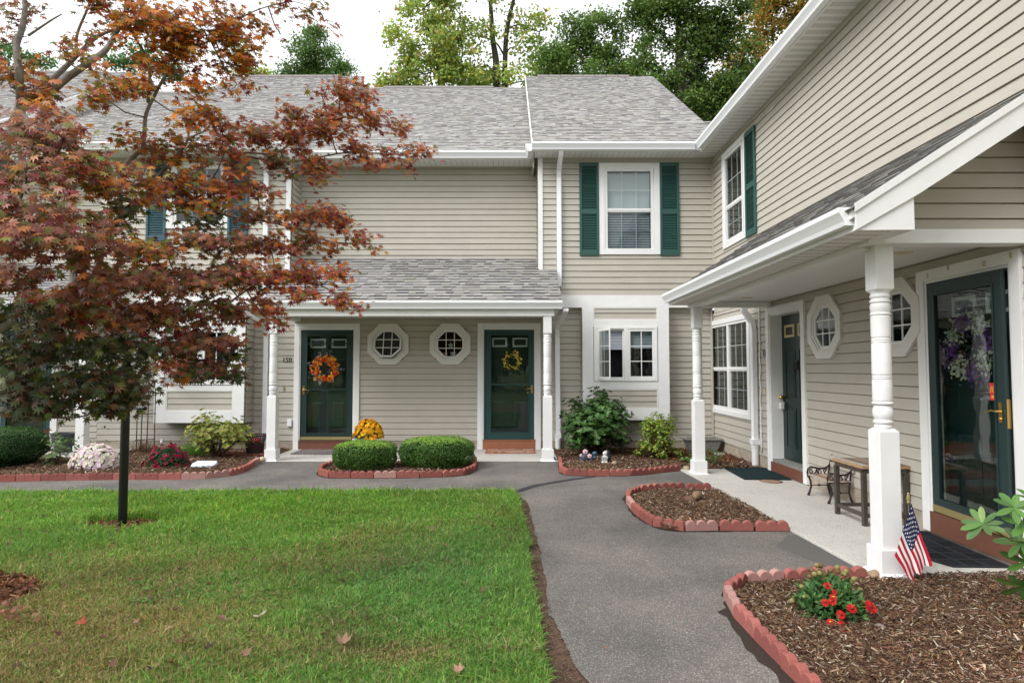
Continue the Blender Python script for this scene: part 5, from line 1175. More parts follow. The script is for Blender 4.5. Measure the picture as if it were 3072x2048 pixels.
# ---- mums
def mum(label, c, rx, ry, h, nf, fs, fpal, seed, z0=0.0, gpal=((.045,.09,.035,2),(.08,.12,.06,1)), cover=1.0, parent_pot=None):
    t = thing('chrysanthemum', label, 'flowers', (c[0], c[1], z0)); r = np.random.default_rng(seed)
    n = 3200; d = r.normal(0, 1, (n, 3)); d[:, 2] = np.abs(d[:, 2]); d /= np.linalg.norm(d, axis=1)[:, None]; q = r.random(n)**.35
    p = d*q[:, None]*[rx, ry, h*.92]+[c[0], c[1], z0+.015]
    leaves_on('foliage', 'leaf', p, d, .028, list(gpal), seed, shape=OVAL, parent=t)
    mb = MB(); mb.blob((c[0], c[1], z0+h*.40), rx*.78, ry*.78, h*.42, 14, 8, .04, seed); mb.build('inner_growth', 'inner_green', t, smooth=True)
    d = r.normal(0, 1, (nf*3, 3)); d[:, 2] = np.abs(d[:, 2])*1.1+.02; d /= np.linalg.norm(d, axis=1)[:, None]
    if cover < 1: k = vnoise(d[:, 0]*2+5, d[:, 1]*2+d[:, 2]*3, 1.3, seed) < cover; d = d[k]
    d = d[:nf]; p = d*[rx*1.0, ry*1.0, h]*r.uniform(.93, 1.05, (len(d), 1))+[c[0], c[1], z0+.02]
    # each head: ring of petals round a raised button
    fl = []
    for rn, (rr, k_, up_) in enumerate(((1, 9, .05), (.66, 7, .38))):
        for i in range(k_):
            a = 2*math.pi*(i+.5*rn)/k_; x, y = math.cos(a), math.sin(a); u, v = -y, x
            fl.append([[x*.1-u*.10, y*.1-v*.10, .05], [x*.1+u*.10, y*.1+v*.10, .05], [x*rr+u*.30*rr, y*rr+v*.30*rr, up_], [x*rr-u*.30*rr, y*rr-v*.30*rr, up_]])
    sh = np.array(fl); R_, T_, N_ = frames_from(d+r.normal(0, .22, d.shape), r.normal(0, 1, d.shape)); cc = pick(fpal, len(p), .10, r)
    o = npmesh('blossoms', 'attr_petal', stamp(p, R_, T_, N_, fs*r.uniform(.75, 1.15, len(p)), sh), 4, np.repeat(cc, len(fl), 0), t); return t
mum('mound of white and pale pink mums left of the lamp post', (-6.36, 9.35), .335, .28, .33, 800, .030, [(.82,.72,.70,3),(.80,.78,.62,2),(.76,.60,.66,2)], 21, cover=.93)
mum('mound of burgundy red mums right of the lamp post', (-5.31, 9.42), .325, .28, .34, 125, .026, [(.25,.006,.035,3),(.33,.01,.06,2),(.30,.03,.14,.6)], 22)
mum('golden yellow mums in a white pot on the porch slab beside door 150', (-2.55, 10.85), .265, .24, .32, 420, .026, [(.82,.46,.015,3),(.88,.56,.03,2),(.72,.30,.01,1.2)], 23, z0=.27)
mb = MB(); mb.lathe((-2.55, 10.85, 0), [(.10, .01), (.105, .02), (.135, .24), (.15, .25), (.15, .29), (.13, .29), (.125, .26)], 28)
tag(mb.build('flower_pot', 'white_glaze', smooth=True, sharp=40, ori=(-2.55, 10.85, .01)), 'glossy white pot holding the golden yellow mums', 'pot')
t = thing('pumpkin', 'small orange pumpkin beside the white pot on the porch', 'pumpkin', (-2.40, 10.62, .006)); mb = MB(); n, m_ = 40, 12; rings = []
for i in range(m_+1):
    th = math.pi*i/m_; rings.append([mb.P((-2.40+.072*math.sin(th)*(1-.10*abs(math.sin(4*2*math.pi*k/n)))*math.cos(2*math.pi*k/n), 10.62+.072*math.sin(th)*(1-.10*abs(math.sin(4*2*math.pi*k/n)))*math.sin(2*math.pi*k/n), .062-.055*math.cos(th)*(1 if th < 1.57 else .92))) for k in range(n)])
for i in range(m_):
    for k in range(n): mb.face((rings[i][k], rings[i][(k+1) % n], rings[i+1][(k+1) % n], rings[i+1][k]))
mb.build('pumpkin_body', 'pumpkin', t, smooth=True); mb = MB(); mb.tube([(-2.40, 10.62, .105), (-2.398, 10.62, .125), (-2.388, 10.615, .142)], [.011, .008, .009], 7); mb.build('stalk', 'stem', t)
t = thing('scarecrow_figurine', 'tiny straw-hatted doll standing between the white pot and door 150', 'figurine', (-2.79, 10.86, .006)); mb = MB()
mb.lathe((-2.79, 10.86, 0), [(.035, .006), (.040, .03), (.028, .09), (.012, .11)], 12); mb.build('dress', 'kick_terracotta', t, smooth=True); mb = MB(); mb.blob((-2.79, 10.86, .135), .026, .026, .028, 12, 8); mb.build('head', 'cream', t, smooth=True)
mb = MB(); mb.lathe((-2.79, 10.86, 0), [(.045, .150), (.044, .155), (.022, .158), (.018, .185), (.006, .19)], 14); mb.build('straw_hat', 'gold_paint', t, smooth=True, sharp=40)

# ---- wreaths
def wreath(label, xf, u, z, n, R_, tube, loc, cat='wreath'):
    t = thing('wreath', label, cat, tuple(xf((u, n, z)))); mb = MB(xf)
    mb.tube([(u+R_*math.cos(a), n, z+R_*math.sin(a)) for a in np.linspace(0, 2*math.pi, 25)], tube, 6, cap=False); mb.build('twig_ring', 'twig', t); return t
def wr_leaves(t, xf, u, z, n, R_, tb, cnt, size, pal, seed, shape, name='leaves', m='attr_petal', rout=1.0):
    r = np.random.default_rng(seed); a = r.uniform(0, 6.283, cnt); q = R_+tb*r.normal(0, .75, cnt)*rout; du, dz, dn = q*np.cos(a), q*np.sin(a), n+r.uniform(.0, tb*.9, cnt)
    P_ = np.array([xf((u+x, k, z+y)) for x, y, k in zip(du, dz, dn)]); out = np.array([xf((math.cos(b), 0, math.sin(b)))-xf((0, 0, 0)) for b in a]); nr = np.tile(np.array(xf((0, 1, 0))-xf((0, 0, 0))), (cnt, 1))
    A, B_, C_ = frames_from(nr+r.normal(0, .45, (cnt, 3)), out*.8+r.normal(0, .8, (cnt, 3)))
    return npmesh(name, m, stamp(P_, A, B_, C_, size*r.uniform(.75, 1.2, cnt), shape), shape.shape[1], np.repeat(pick(pal, cnt, .12, r), shape.shape[0], 0), t)
wt = wreath('autumn wreath of orange and yellow maple leaves with silver-grey leaves hanging on door 150', GW, -3.51, 1.51, .03, .185, .018, None)
wr_leaves(wt, GW, -3.51, 1.51, .03, .215, .075, 60, .075, [(.20,.18,.20,2),(.30,.28,.31,1)], 31, RHO, 'grey_leaves', rout=.9)
wr_leaves(wt, GW, -3.51, 1.51, .045, .185, .075, 190, .045, [(.75,.26,.015,3),(.80,.40,.03,2.5),(.62,.12,.01,2)], 32, MAPLE5, 'orange_leaves', rout=.62)
wr_leaves(wt, GW, -3.51, 1.51, .10, .165, .05, 28, .045, [(.45,.01,.01,1)], 33, MAPLE5, 'red_leaves')
wt = wreath('small green wreath with little yellow daisies behind the glass of door 152', GW, -.005, 1.66, -.06, .13, .016, None)
wr_leaves(wt, GW, -.005, 1.66, -.05, .138, .05, 260, .042, [(.20,.21,.06,2),(.24,.14,.07,1),(.12,.14,.05,1)], 34, RHO, 'leaves')
DAISY = lobes([(60*i, 1) for i in range(6)], w=.22, droop=0)
wr_leaves(wt, GW, -.005, 1.66, -.015, .14, .050, 70, .026, [(.80,.66,.10,1)], 35, DAISY, 'daisies', rout=.7)
# near door's lilac wreath hangs on the inner door
wu = -5.10; wt = wreath('large lilac, purple and cream flower wreath behind the near glass door', RW, wu, 1.70, -.09, .20, .02, None)
wr_leaves(wt, RW, wu, 1.70, -.08, .20, .07, 130, .05, [(.10,.16,.06,1),(.07,.10,.04,1)], 36, RHO, 'leaves')
for k, (pal, ph) in enumerate((([(.24,.10,.38,2),(.16,.07,.30,1),(.34,.12,.30,1)], 0), ([(.66,.64,.50,2),(.72,.70,.60,1)], 1))):
    r = np.random.default_rng(80+k); cnt = 1100; a = r.uniform(0, 6.283, cnt); a = a[(np.sin(a*4+ph*3.1+.6) > -.25)]; cnt = len(a); q = .205+.065*r.normal(0, .7, cnt)
    P_ = np.array([RW((wu+x*math.cos(b), y, 1.70+x*math.sin(b)*1.08)) for x, b, y in zip(q, a, r.uniform(-.07, .0, cnt))]); nr = np.tile(np.array([-1.0, 0, 0]), (cnt, 1))
    A, B_, C_ = frames_from(nr+r.normal(0, .5, (cnt, 3)), r.normal(0, 1, (cnt, 3))); sh = lobes([(90*i, 1) for i in range(4)], w=.40, droop=-.1)
    npmesh('lilac_flowers' if not k else 'cream_flowers', 'attr_petal', stamp(P_, A, B_, C_, .0135*r.uniform(.8, 1.3, cnt), sh), 4, np.repeat(pick(pal, cnt, .12, r), 4, 0), wt)

# things seen in the octagonal windows and box window
t = thing('flower_pot', 'little terracotta pot on the sill inside the right octagonal window', 'pot', (-1.27, 11.60, 1.74)); mb = MB(); mb.lathe((-1.27, 11.60, 1.68), [(.035, 0), (.048, .11), (.055, .11), (.055, .14)], 16); mb.build('pot_body', 'kick_terracotta', t, smooth=True, sharp=40)
t = thing('flower_pot', 'little white ribbed pot on the sill inside the right octagonal window', 'pot', (-1.12, 11.60, 1.74)); mb = MB(); mb.lathe((-1.12, 11.60, 1.68), [(.045, 0), (.052, .12), (.056, .12), (.056, .15)], 16); mb.build('pot_body', 'white_glaze', t, smooth=True, sharp=40)
mb = MB(GW)
for i in range(5): 
    a = math.pi/2+i*2*math.pi/5; c0 = (-1.165, 1.955)
    mb.prism([(c0[0], -.045, c0[1]), (c0[0]+.03*math.cos(a-.45), -.045, c0[1]+.03*math.sin(a-.45)), (c0[0]+.062*math.cos(a), -.045, c0[1]+.062*math.sin(a)), (c0[0]+.03*math.cos(a+.45), -.045, c0[1]+.03*math.sin(a+.45))],
             [(c0[0], -.038, c0[1]), (c0[0]+.03*math.cos(a-.45), -.038, c0[1]+.03*math.sin(a-.45)), (c0[0]+.062*math.cos(a), -.038, c0[1]+.062*math.sin(a)), (c0[0]+.03*math.cos(a+.45), -.038, c0[1]+.03*math.sin(a+.45))])
tag(mb.build('star_ornament', 'trim', ori=(-1.165, 11.545, 1.95)), 'white star flower ornament hanging in the right octagonal window', 'ornament')

# ---- doormats
def doormat(label, cx, cy, w, d, m, z=.010, th=.012, rib=None, rz=0.0, cut=0):
    t = thing('doormat', label, 'doormat', (cx, cy, z), rz, local=True); mb = MB(); hw, hd = w/2, d/2
    o = [(-hw, -hd), (hw, -hd), (hw, hd), (-hw, hd)] if not cut else [(-hw, -hd+cut), (-hw+cut*.5, -hd), (hw, -hd), (hw, hd), (-hw+cut*.5, hd), (-hw, hd-cut)]
    mb.prism([(x, y, 0) for x, y in o], [(x, y, th) for x, y in o]); b = mb.build('mat_base', m, t, bevel=.004); return t, mb
# braided grey mat at 150
mat('braid_grey', (.20, .17, .17), .95, .1, noise=.35, nscale=60)
t, _ = doormat('grey-brown braided doormat in front of door 150', -3.50, 11.03, .78, .56, 'braid_grey', th=.010)
mb = MB()
for i in range(9):
    for j in range(10):
        x, y = -.35+i*.0875, -.25+j*.055; s_ = 1 if (i+j) % 2 else -1
        mb.obox((x, y, .013), (.040, .018*s_, 0), (-.006*s_, .014, 0), (0, 0, .006))
mb.build('braids', 'braid_grey', t)
mat('mat_rust', (.30, .14, .095), .95, .1, attr=True)
mb = MB(); rr = random.Random(3)
t = thing('doormat', 'rust and cream patchwork doormat reading WELCOME in front of door 152', 'doormat', (-.03, 11.18, .008), 0, local=True)
mb.box(-.45, .45, -.30, .30, 0, .008); mb.c = [(.30, .125, .085)]*6; 
for i in range(13):
    for j in range(7):
        if .0+2 <= j < 5 and 2 <= i < 11: continue
        mb.cur = rr.choice([(.42,.20,.13), (.26,.09,.06), (.46,.33,.25), (.35,.26,.22), (.5,.24,.15)]); x, y = -.42+i*.065, -.27+j*.078; mb.box(x, x+.058, y, y+.070, .008, .011)
mb.cur = (.44, .30, .22); mb.box(-.285, .29, -.11, .11, .008, .010)
mb.build('mat_base', 'mat_rust', t)
cu = Fr((0, 0, 0), (1, 0, 0), (0, 0, 1))
text_part('WELCOME', .12, lambda p: Vector((p[0], p[2], .011+p[1])), 0, 0, -.04, 'lettering', 'kick_brown', t, extr=.001)
# green mat at 154
t, _ = doormat('dark green flat doormat at the foot of door 154', 3.46, 8.72, .60, .95, 'green_mat', z=.022, th=.010, rz=math.radians(-3))
mb = MB(); mb.frame(-.31, .31, -.485, .485, .02, 0, 0) if False else None
mb.box(-.31, .31, -.487, -.475, 0, .012); mb.box(-.31, .31, .475, .487, 0, .012); mb.box(-.312, -.30, -.475, .475, 0, .012); mb.box(.30, .312, -.475, .475, 0, .012); mb.build('mat_edge', 'mat_rib', t)
# black patterned rubber mat at the near door
t, _ = doormat('black rubber doormat with parquet ribs at the foot of the near glass door', 3.52, 5.14, .50, 1.02, 'rubber_mat', z=.022, th=.010, cut=.12, rz=math.radians(-2))
mb = MB()
for i in range(3):
    for j in range(6):
        cx, cy = -.155+i*.155, -.42+j*.168
        for k in range(7):
            o_ = (k-3)*.0185
            if (i+j) % 2: mb.box(cx-.062, cx+.062, cy+o_*1.1-.004, cy+o_*1.1+.004, .010, .0135)
            else: mb.box(cx+o_-.004, cx+o_+.004, cy-.068, cy+.068, .010, .0135)
mb.build('ribs', 'mat_rib', t)

# ---- lamp post: pole, ladder bar, lantern in the leaves
lx, ly = -3.745, 5.92
t = thing('lamp_post', 'black lamp post standing in the lawn, its top hidden in the maple leaves', 'lamp post', (lx, ly, 0))
mb = MB(); mb.lathe((lx, ly, 0), [(.040, -.02), (.039, .5), (.038, 1.52)], 24); mb.build('pole', 'black_metal', t, smooth=True, sharp=40)
mb = MB(); mb.tube([(lx-.17, ly, 1.13), (lx+.17, ly, 1.13)], .012, 10); mb.blob((lx+.185, ly, 1.13), .023, .023, .023); mb.blob((lx-.185, ly, 1.13), .023, .023, .023); mb.build('ladder_bar', 'black_metal', t, smooth=True, sharp=40)
mb = MB(); mb.lathe((lx, ly, 0), [(.05, 1.50), (.065, 1.53), (.03, 1.56), (.10, 1.60), (.105, 1.61)], 8); mb.lathe((lx, ly, 0), [(.17, 1.84), (.165, 1.85), (.06, 1.93), (.02, 1.96), (.012, 2.0)], 8)
for k in range(6):
    a = 2*math.pi*k/6; mb.tube([(lx+.10*math.cos(a), ly+.10*math.sin(a), 1.61), (lx+.15*math.cos(a), ly+.15*math.sin(a), 1.84)], .007, 5)
lt = mb.build('lantern', 'black_metal', t); mb = MB(); mb.lathe((lx, ly, 0), [(.092, 1.612), (.14, 1.838)], 6); mb.build('lantern_glass', 'glass', lt)

# ---- trellis
mb = MB(); tx, ty = -6.50, 10.85; xs = [tx-.155, tx-.05, tx+.055, tx+.16]
mb.tube([(xs[0], ty, -.02), (xs[0], ty, 1.12), (xs[0]+.04, ty, 1.28), (tx, ty, 1.34), (xs[3]-.04, ty, 1.28), (xs[3], ty, 1.12), (xs[3], ty, -.02)], .008, 6)
mb.tube([(xs[1], ty-.05, -.02), (xs[1], ty-.02, 1.18), (tx-.01, ty, 1.24), (xs[2], ty-.02, 1.18), (xs[2], ty-.05, -.02)], .008, 6)
for z in (.25, .70, 1.02): mb.tube([(xs[0]-.02, ty-.01, z), (xs[3]+.02, ty-.01, z+.02)], .008, 6)
tag(mb.build('trellis', 'iron', ori=(tx, ty, 0), smooth=True), 'tall narrow black iron trellis with arched top against the siding', 'trellis')
# ---- pots and basket
t = thing('planter_pot', 'dark grey tapered planter pot by the leftmost green door', 'planter', (-8.05, 11.0, .02)); mb = MB(); mb.lathe((-8.05, 11.0, .02), [(.13, 0), (.20, .30), (.21, .34), (.195, .34), (.18, .30), (.02, .29)], 28); mb.build('pot_body', 'dark_plastic', t, smooth=True, sharp=40)
bx, by = -4.50, 10.72
t = thing('basket', 'dark brown woven basket left of the porch post by number 150', 'basket', (bx, by, .03)); mb = MB()
for i in range(36):
    a = 2*math.pi*i/36
    for s_ in (1, -1): mb.tube([(bx+.150*math.cos(a), by+.150*math.sin(a), .20), (bx+.195*math.cos(a+s_*.35), by+.195*math.sin(a+s_*.35), .345)], .005, 4, cap=False)
mb.build('open_weave', 'wicker', t); mb = MB()
for k in range(9):
    q = k/9; mb.tube([((.125+.028*q+.004*math.cos(18*a))*math.cos(a)+bx, (.125+.028*q+.004*math.cos(18*a))*math.sin(a)+by, .045+.155*q) for a in np.linspace(0, 2*math.pi, 37)], .010, 5, cap=False)
mb.tube([(bx+.20*math.cos(a), by+.20*math.sin(a), .355) for a in np.linspace(0, 2*math.pi, 37)], .013, 6, cap=False); mb.lathe((bx, by, 0), [(.12, .04), (.145, .20)], 24)
mb.build('basket_body', 'wicker', t, smooth=True)
mb = MB(); mb.blob((bx+.03, by, .24), .07, .07, .05, 10, 7, .15, 4); mb.blob((bx-.05, by+.02, .23), .05, .05, .04, 10, 7, .15, 5); tag(mb.build('artificial_flowers', 'sticker_red', ori=(bx, by, .2)), 'faded red artificial flowers lying inside the dark woven basket', 'flowers')
for i, (x, y, w_, a, lb) in enumerate(((-4.78, 10.62, .26, .1, 'flat red brick paver under the left side of the woven basket'), (-4.33, 10.60, .24, -.1, 'flat red brick paver between the woven basket and the porch post'))):
    mb = MB(); mb.box(-w_, w_, -.10, .10, 0, .035); mb.c = [(.30, .10, .075)]*6; o = mb.build('brick_paver', 'redblock', bevel=.006); o.location = (x, y, .012); o.rotation_euler = (0, 0, a); tag(o, lb, 'brick')
px0, py0 = 3.42, 11.02
t = thing('planter', 'low weathered stone planter in the corner behind the far porch post', 'planter', (px0, py0, 0)); mb = MB()
mb.prism([(px0-.23, py0-.10, .02), (px0+.23, py0-.10, .02), (px0+.23, py0+.10, .02), (px0-.23, py0+.10, .02)], [(px0-.31, py0-.14, .24), (px0+.31, py0-.14, .24), (px0+.31, py0+.14, .24), (px0-.31, py0+.14, .24)])
mb.frame(0, 0, 0, 0, 0, 0, 0) if False else None
mb.box(px0-.33, px0+.33, py0-.16, py0-.12, .24, .275); mb.box(px0-.33, px0+.33, py0+.12, py0+.16, .24, .275); mb.box(px0-.33, px0-.29, py0-.12, py0+.12, .24, .275); mb.box(px0+.29, px0+.33, py0-.12, py0+.12, .24, .275)
mb.build('planter_body', 'planter_stone', t, bevel=.006)
mb = MB(); mb.box(px0-.29, px0+.29, py0-.12, py0+.12, .235, .255); mb.build('potting_soil', 'soil', t)

# ---- rocks
def rock(x, y, rx, ry, rz, label, seed, col, z=0.0, cat='rock', group=None):
    mb = MB(); mb.cur = col; mb.blob((0, 0, rz*.55), rx, ry, rz, 14, 9, .07, seed); o = mb.build('rock', 'rock', smooth=True); o.location = (x, y, z); o.rotation_euler = (0, 0, seed); tag(o, label, cat, group)
rock(1.605, 9.60, .060, .045, .045, 'tan rounded rock just right of the hedgehog ornament', 1, (.33, .24, .16))
rock(2.60, 9.16, .062, .045, .042, 'tan rock wedged between the edging and the far porch post', 2, (.34, .25, .17))
rock(-4.085, 10.02, .058, .05, .050, 'pale tan round rock at the foot of the left porch post', 3, (.45, .36, .24))
rock(2.635, 4.50, .075, .045, .030, 'light brown flat rock at the foot of the near porch post', 4, (.30, .21, .13))
rock(2.14, 3.60, .040, .025, .020, 'small smooth grey stone lying in the mulch right of the red daisies', 5, (.20, .165, .14))
rock(.70, 10.25, .03, .03, .03, 'little stone beside the right post of the middle porch', 8, (.28, .22, .17))
for i, (x, y, rx, ry, rz, z, lb) in enumerate(((2.10, 6.96, .105, .05, .045, .05, 'long tan rock on top of the small rock pile'), (2.02, 6.90, .075, .05, .055, .0, 'leftmost dark rock of the small rock pile'), (2.13, 6.83, .06, .045, .035, .0, 'rounded front middle rock of the small rock pile'), (2.215, 6.86, .055, .04, .035, .0, 'brown rock second from the right in the small rock pile'), (2.275, 6.88, .040, .03, .028, .0, 'rightmost little rock of the small rock pile'))):
    rock(2.14+(x-2.14)*1.15, y, rx*1.12, ry*1.12, rz*1.1, lb, 20+i, ((.22, .145, .09), (.12, .07, .048), (.11, .068, .046), (.13, .085, .06), (.11, .07, .05))[i], z, group='rock pile in the small bed')
for i, (x, y, s_) in enumerate(((-6.95, 10.15, .16), (-6.68, 10.2, .12), (-7.2, 10.1, .10))): rock(x, y, s_, .07, .03, ('flat tan stone behind the peony plant', 'flat tan stone left of the white mums', 'brown flat stone beside the large rounded bush')[i], 30+i, (.36, .24, .14))
mb = MB(); mb.prism([(-.12, -.05, .01), (.10, -.07, .01), (.13, .03, .01), (-.06, .07, .01)], [(-.11, -.04, .045), (.09, -.06, .04), (.12, .03, .055), (-.05, .06, .06)]); o = mb.build('slate_piece', 'planter_stone', bevel=.005); o.location = (3.55, 10.55, .01); tag(o, 'broken piece of dark slate on the mulch near the low bright green shrub', 'stone')
mb = MB(); mb.prism([(-.17, -.10, 0), (.17, -.11, 0), (.19, .0, 0), (.16, .10, 0), (-.16, .11, 0), (-.20, .0, 0)], [(-.16, -.09, .03), (.16, -.10, .03), (.18, .0, .035), (.15, .09, .045), (-.15, .10, .045), (-.19, .0, .035)]); o = mb.build('memorial_stone', 'plaque', bevel=.008); o.location = (-4.72, 9.42, .03); o.rotation_euler = (math.radians(10), 0, .03); tag(o, 'pale blue and white flat plaque lying in the mulch right of the burgundy mums', 'plaque')

# ---- garden ornaments
tx, ty = 1.22, 9.98
t = thing('turtle_figurine', 'blue and purple turtle ornament with pink flowers on its shell', 'figurine', (tx, ty, .02)); mb = MB()
mb.blob((tx-.02, ty, .085), .115, .09, .065, 18, 10, .02, 2); mb.lathe((tx-.02, ty, 0), [(.10, .045), (.128, .055), (.13, .066), (.10, .075)], 22, 1, .8); sh = mb.build('shell', 'figurine_dark', t, smooth=True)
mb = MB(); mb.blob((tx+.125, ty-.03, .135), .045, .040, .040, 14, 9); mb.tube([(tx+.07, ty-.02, .06), (tx+.13, ty-.025, .07), (tx+.135, ty-.03, .12)], [.03, .032, .028], 10)
for dx, dy in ((-.10, -.06), (.06, -.075), (-.1, .05), (.07, .05)): mb.blob((tx+dx, ty+dy, .035), .030, .025, .03, 10, 7)
mb.build('body', 'figurine_blue', t, smooth=True)
mat('flower_pink', (.75, .55, .56), .5); mat('flower_heart', (.60, .10, .12), .5)
for k, (dx, dy, z, s_) in enumerate(((-.03, -.02, .165, .042), (.035, -.075, .105, .036), (-.10, -.05, .11, .026))):
    mb = MB()
    for i in range(5): 
        a = 2*math.pi*i/5+.3; mb.blob((tx+dx+s_*.55*math.cos(a), ty+dy-.012, z+s_*.55*math.sin(a)), s_*.5, .008, s_*.5, 10, 6)
    f = mb.build('shell_flower', 'flower_pink', t, smooth=True); mb = MB(); mb.blob((tx+dx, ty+dy-.02, z), s_*.3, .008, s_*.3, 8, 6); mb.build('flower_centre', 'flower_heart', f, smooth=True)
mb = MB()
for dx, z, a in ((-.06, .075, .4), (.0, .08, 2.2), (-.085, .12, 1.1), (.02, .135, .2), (.055, .06, 2.8)): mb.blob((tx+dx, ty-.085+abs(z-.08)*.5, z), .020, .006, .012, 8, 6)
mb.build('shell_leaves', 'figurine_blue', t, smooth=True)
hx, hy = 1.49, 9.76
t = thing('hedgehog_figurine', 'black and white hedgehog ornament holding a WELCOME sign', 'figurine', (hx, hy, .015)); mb = MB()
mb.blob((hx+.025, hy+.01, .10), .068, .062, .100, 16, 10, .03, 3); mb.blob((hx+.03, hy+.012, .165), .048, .05, .052, 14, 9)
mat('spines', (.022, .026, .035), .6, .4, noise=.6, nscale=90, bump=.8, bscale=120); mb.build('spiny_back', 'spines', t, smooth=True)
mb = MB(); mb.blob((hx-.012, hy-.022, .085), .050, .046, .072, 14, 9); mb.blob((hx-.012, hy-.028, .170), .037, .036, .036, 14, 9); mb.blob((hx-.040, hy-.042, .163), .016, .014, .012, 8, 6)
for dx in (-.055, -.0): mb.blob((hx+dx, hy-.055, .032), .024, .022, .022, 10, 7); mb.blob((hx+dx+.0, hy-.060, .085), .014, .014, .014, 8, 6)
mb.blob((hx+.01, hy-.01, .205), .012, .01, .012, 8, 6); mb.build('body', 'figurine_white', t, smooth=True)
mb = MB(); mb.blob((hx-.022, hy-.062, .178), .005, .004, .006, 8, 5); mb.blob((hx-.056, hy-.050, .165), .006, .005, .005, 8, 5); mb.build('face', 'ink', t, smooth=True)
mb = MB(); mb.box(hx-.075, hx+.022, hy-.078, hy-.070, .092, .128); sg = mb.build('sign', 'figurine_white', t); text_part('WELCOME', .024, lambda p: Vector((p[0], hy-.078-p[1], p[2])), hx-.026, 0, .101, 'lettering', 'ink', sg, extr=.001)
mb = MB(); mb.blob((-5.36, 9.36, .395), .018, .015, .030, 10, 7); mb.blob((-5.36, 9.36, .43), .012, .012, .012, 8, 6); tag(mb.build('bird_figurine', 'figurine_white', smooth=True, ori=(-5.36, 9.36, .36)), 'tiny grey and white ornament poking out of the burgundy mums', 'figurine')

# ---- table and bench on the right porch
TA, TB, TD = (3.40, 6.36), (3.385, 5.87), (3.76, 5.85)       # legs: far front, near front, near back
t = thing('console_table', 'corner console table with weathered plank top and dark steel frame', 'table', (3.55, 6.1, .02)); zt = .80
PA, PB, PC, PD = (3.33, 6.46), (3.36, 5.86), (3.77, 5.80), (3.77, 6.46)
def rect_leg(mb, x, y, z0, z1, h=.021): mb.box(x-h, x+h, y-h, y+h, z0, z1)
tx0, tx1, ty0, ty1, tz = 3.335, 3.785, 5.83, 6.36, .590
mb = MB(); rr = random.Random(9); k = 6
for i in range(k):
    a, b = tx0+(tx1-tx0)*i/k, tx0+(tx1-tx0)*(i+1)/k-.004
    mb.cur = rr.choice([(.30,.255,.21), (.20,.145,.105), (.25,.195,.15), (.36,.32,.28), (.17,.115,.08)]); mb.box(a, b, ty0, ty1, tz-.022, tz)
mb.build('plank_top', 'wood_grey', t)
mb = MB(); mb.frame(0, 0, 0, 0, 0, 0, 0) if False else None
mb.box(tx0-.008, tx1+.006, ty0-.008, ty0-.001, tz-.030, tz-.003); mb.box(tx0-.008, tx0-.001, ty0-.001, ty1+.006, tz-.030, tz-.003); mb.build('top_edge', 'wood_side', t)
fr_pts = [(tx0+.02, ty1-.02), (tx0+.02, ty0+.025), (tx1-.03, ty0+.025), (tx1-.03, ty1-.02)]
mb = MB(); lo_ = MB()
for i in range(4):
    a, b = Vector((*fr_pts[i], 0)), Vector((*fr_pts[(i+1) % 4], 0)); d = (b-a); c = (a+b)/2; u = d.normalized(); w_ = Vector((-u.y, u.x, 0))
    mb.obox((c.x, c.y, tz-.053), tuple(u*(d.length/2)), tuple(w_*.019), (0, 0, .020)); lo_.obox((c.x, c.y, .115), tuple(u*(d.length/2-.02)), tuple(w_*.015), (0, 0, .017))
mb.build('steel_frame', 'steel_brown', t); lo_.build('stretcher', 'steel_brown', t)
for p in fr_pts:
    mb = MB(); rect_leg(mb, p[0], p[1], .02, tz-.072, .021); mb.build('leg', 'steel_brown', t, bevel=.003)
def scroll(c, r0, a0, turns, sgn=1, n=14): return [(c[0]+r0*(1-.7*i/n)*math.cos(a0+sgn*turns*2*math.pi*i/n), c[1]+r0*(1-.7*i/n)*math.sin(a0+sgn*turns*2*math.pi*i/n)) for i in range(n+1)]
t = thing('bench', 'low garden bench with ornate black iron ends and worn wooden slats behind the table', 'bench', (3.65, 6.95, .02))
def bench_end(y):
    X = lambda p: (3.49+p[0]*.70, y, p[1]*.86+.02)
    mb = MB(); r_ = .011
    mb.tube([X(p) for p in ((.015, 0), (.04, .05), (.065, .12), (.06, .19), (.03, .255), (.0, .27))], [.016, .013, .011, .011, .011, .010], 7)     # front leg
    mb.tube([X(p) for p in ((.40, 0), (.37, .06), (.345, .14), (.35, .22), (.365, .27))], [.016, .013, .011, .011, .011], 7)                           # back leg
    mb.tube([X(p) for p in ((.365, .27), (.375, .36), (.40, .46), (.43, .56))], .011, 7)
    mb.tube([X(p) for p in ((.01, .27), (.18, .262), (.37, .27))], .010, 6)
    mb.tube([X(p) for p in ((.02, .28), (.005, .31), (.02, .36), (.06, .385), (.12, .38), (.2, .365), (.28, .365), (.34, .385), (.39, .42))], .011, 7)   # arm
    mb.tube([X(p) for p in scroll((.075, .325), .038, 1.2, 1.2)], .007, 5); mb.tube([X(p) for p in scroll((.21, .315), .042, 3.6, 1.3, -1)], .007, 5)
    mb.tube([X(p) for p in ((.10, .275), (.14, .31), (.17, .36))], .008, 5); mb.tube([X(p) for p in ((.30, .275), (.30, .32), (.34, .37))], .008, 5); mb.tube([X(p) for p in scroll((.30, .33), .03, 0, 1.1)], .006, 5)
    mb.tube([X((.065, .14)), X((.345, .14))], .006, 6); mb.blob(X((.20, .14)), .018, .012, .014, 8, 6); mb.tube([X((.03, .25)), X((.03, .28))], .02, 6)
    return mb
for y in (7.26, 6.80): bench_end(y).build('iron_end', 'iron', t, smooth=True)
mat('wood_bench', (.34, .28, .24), .8, .2, attr=True, noise=.3, nscale=30, bump=.2)
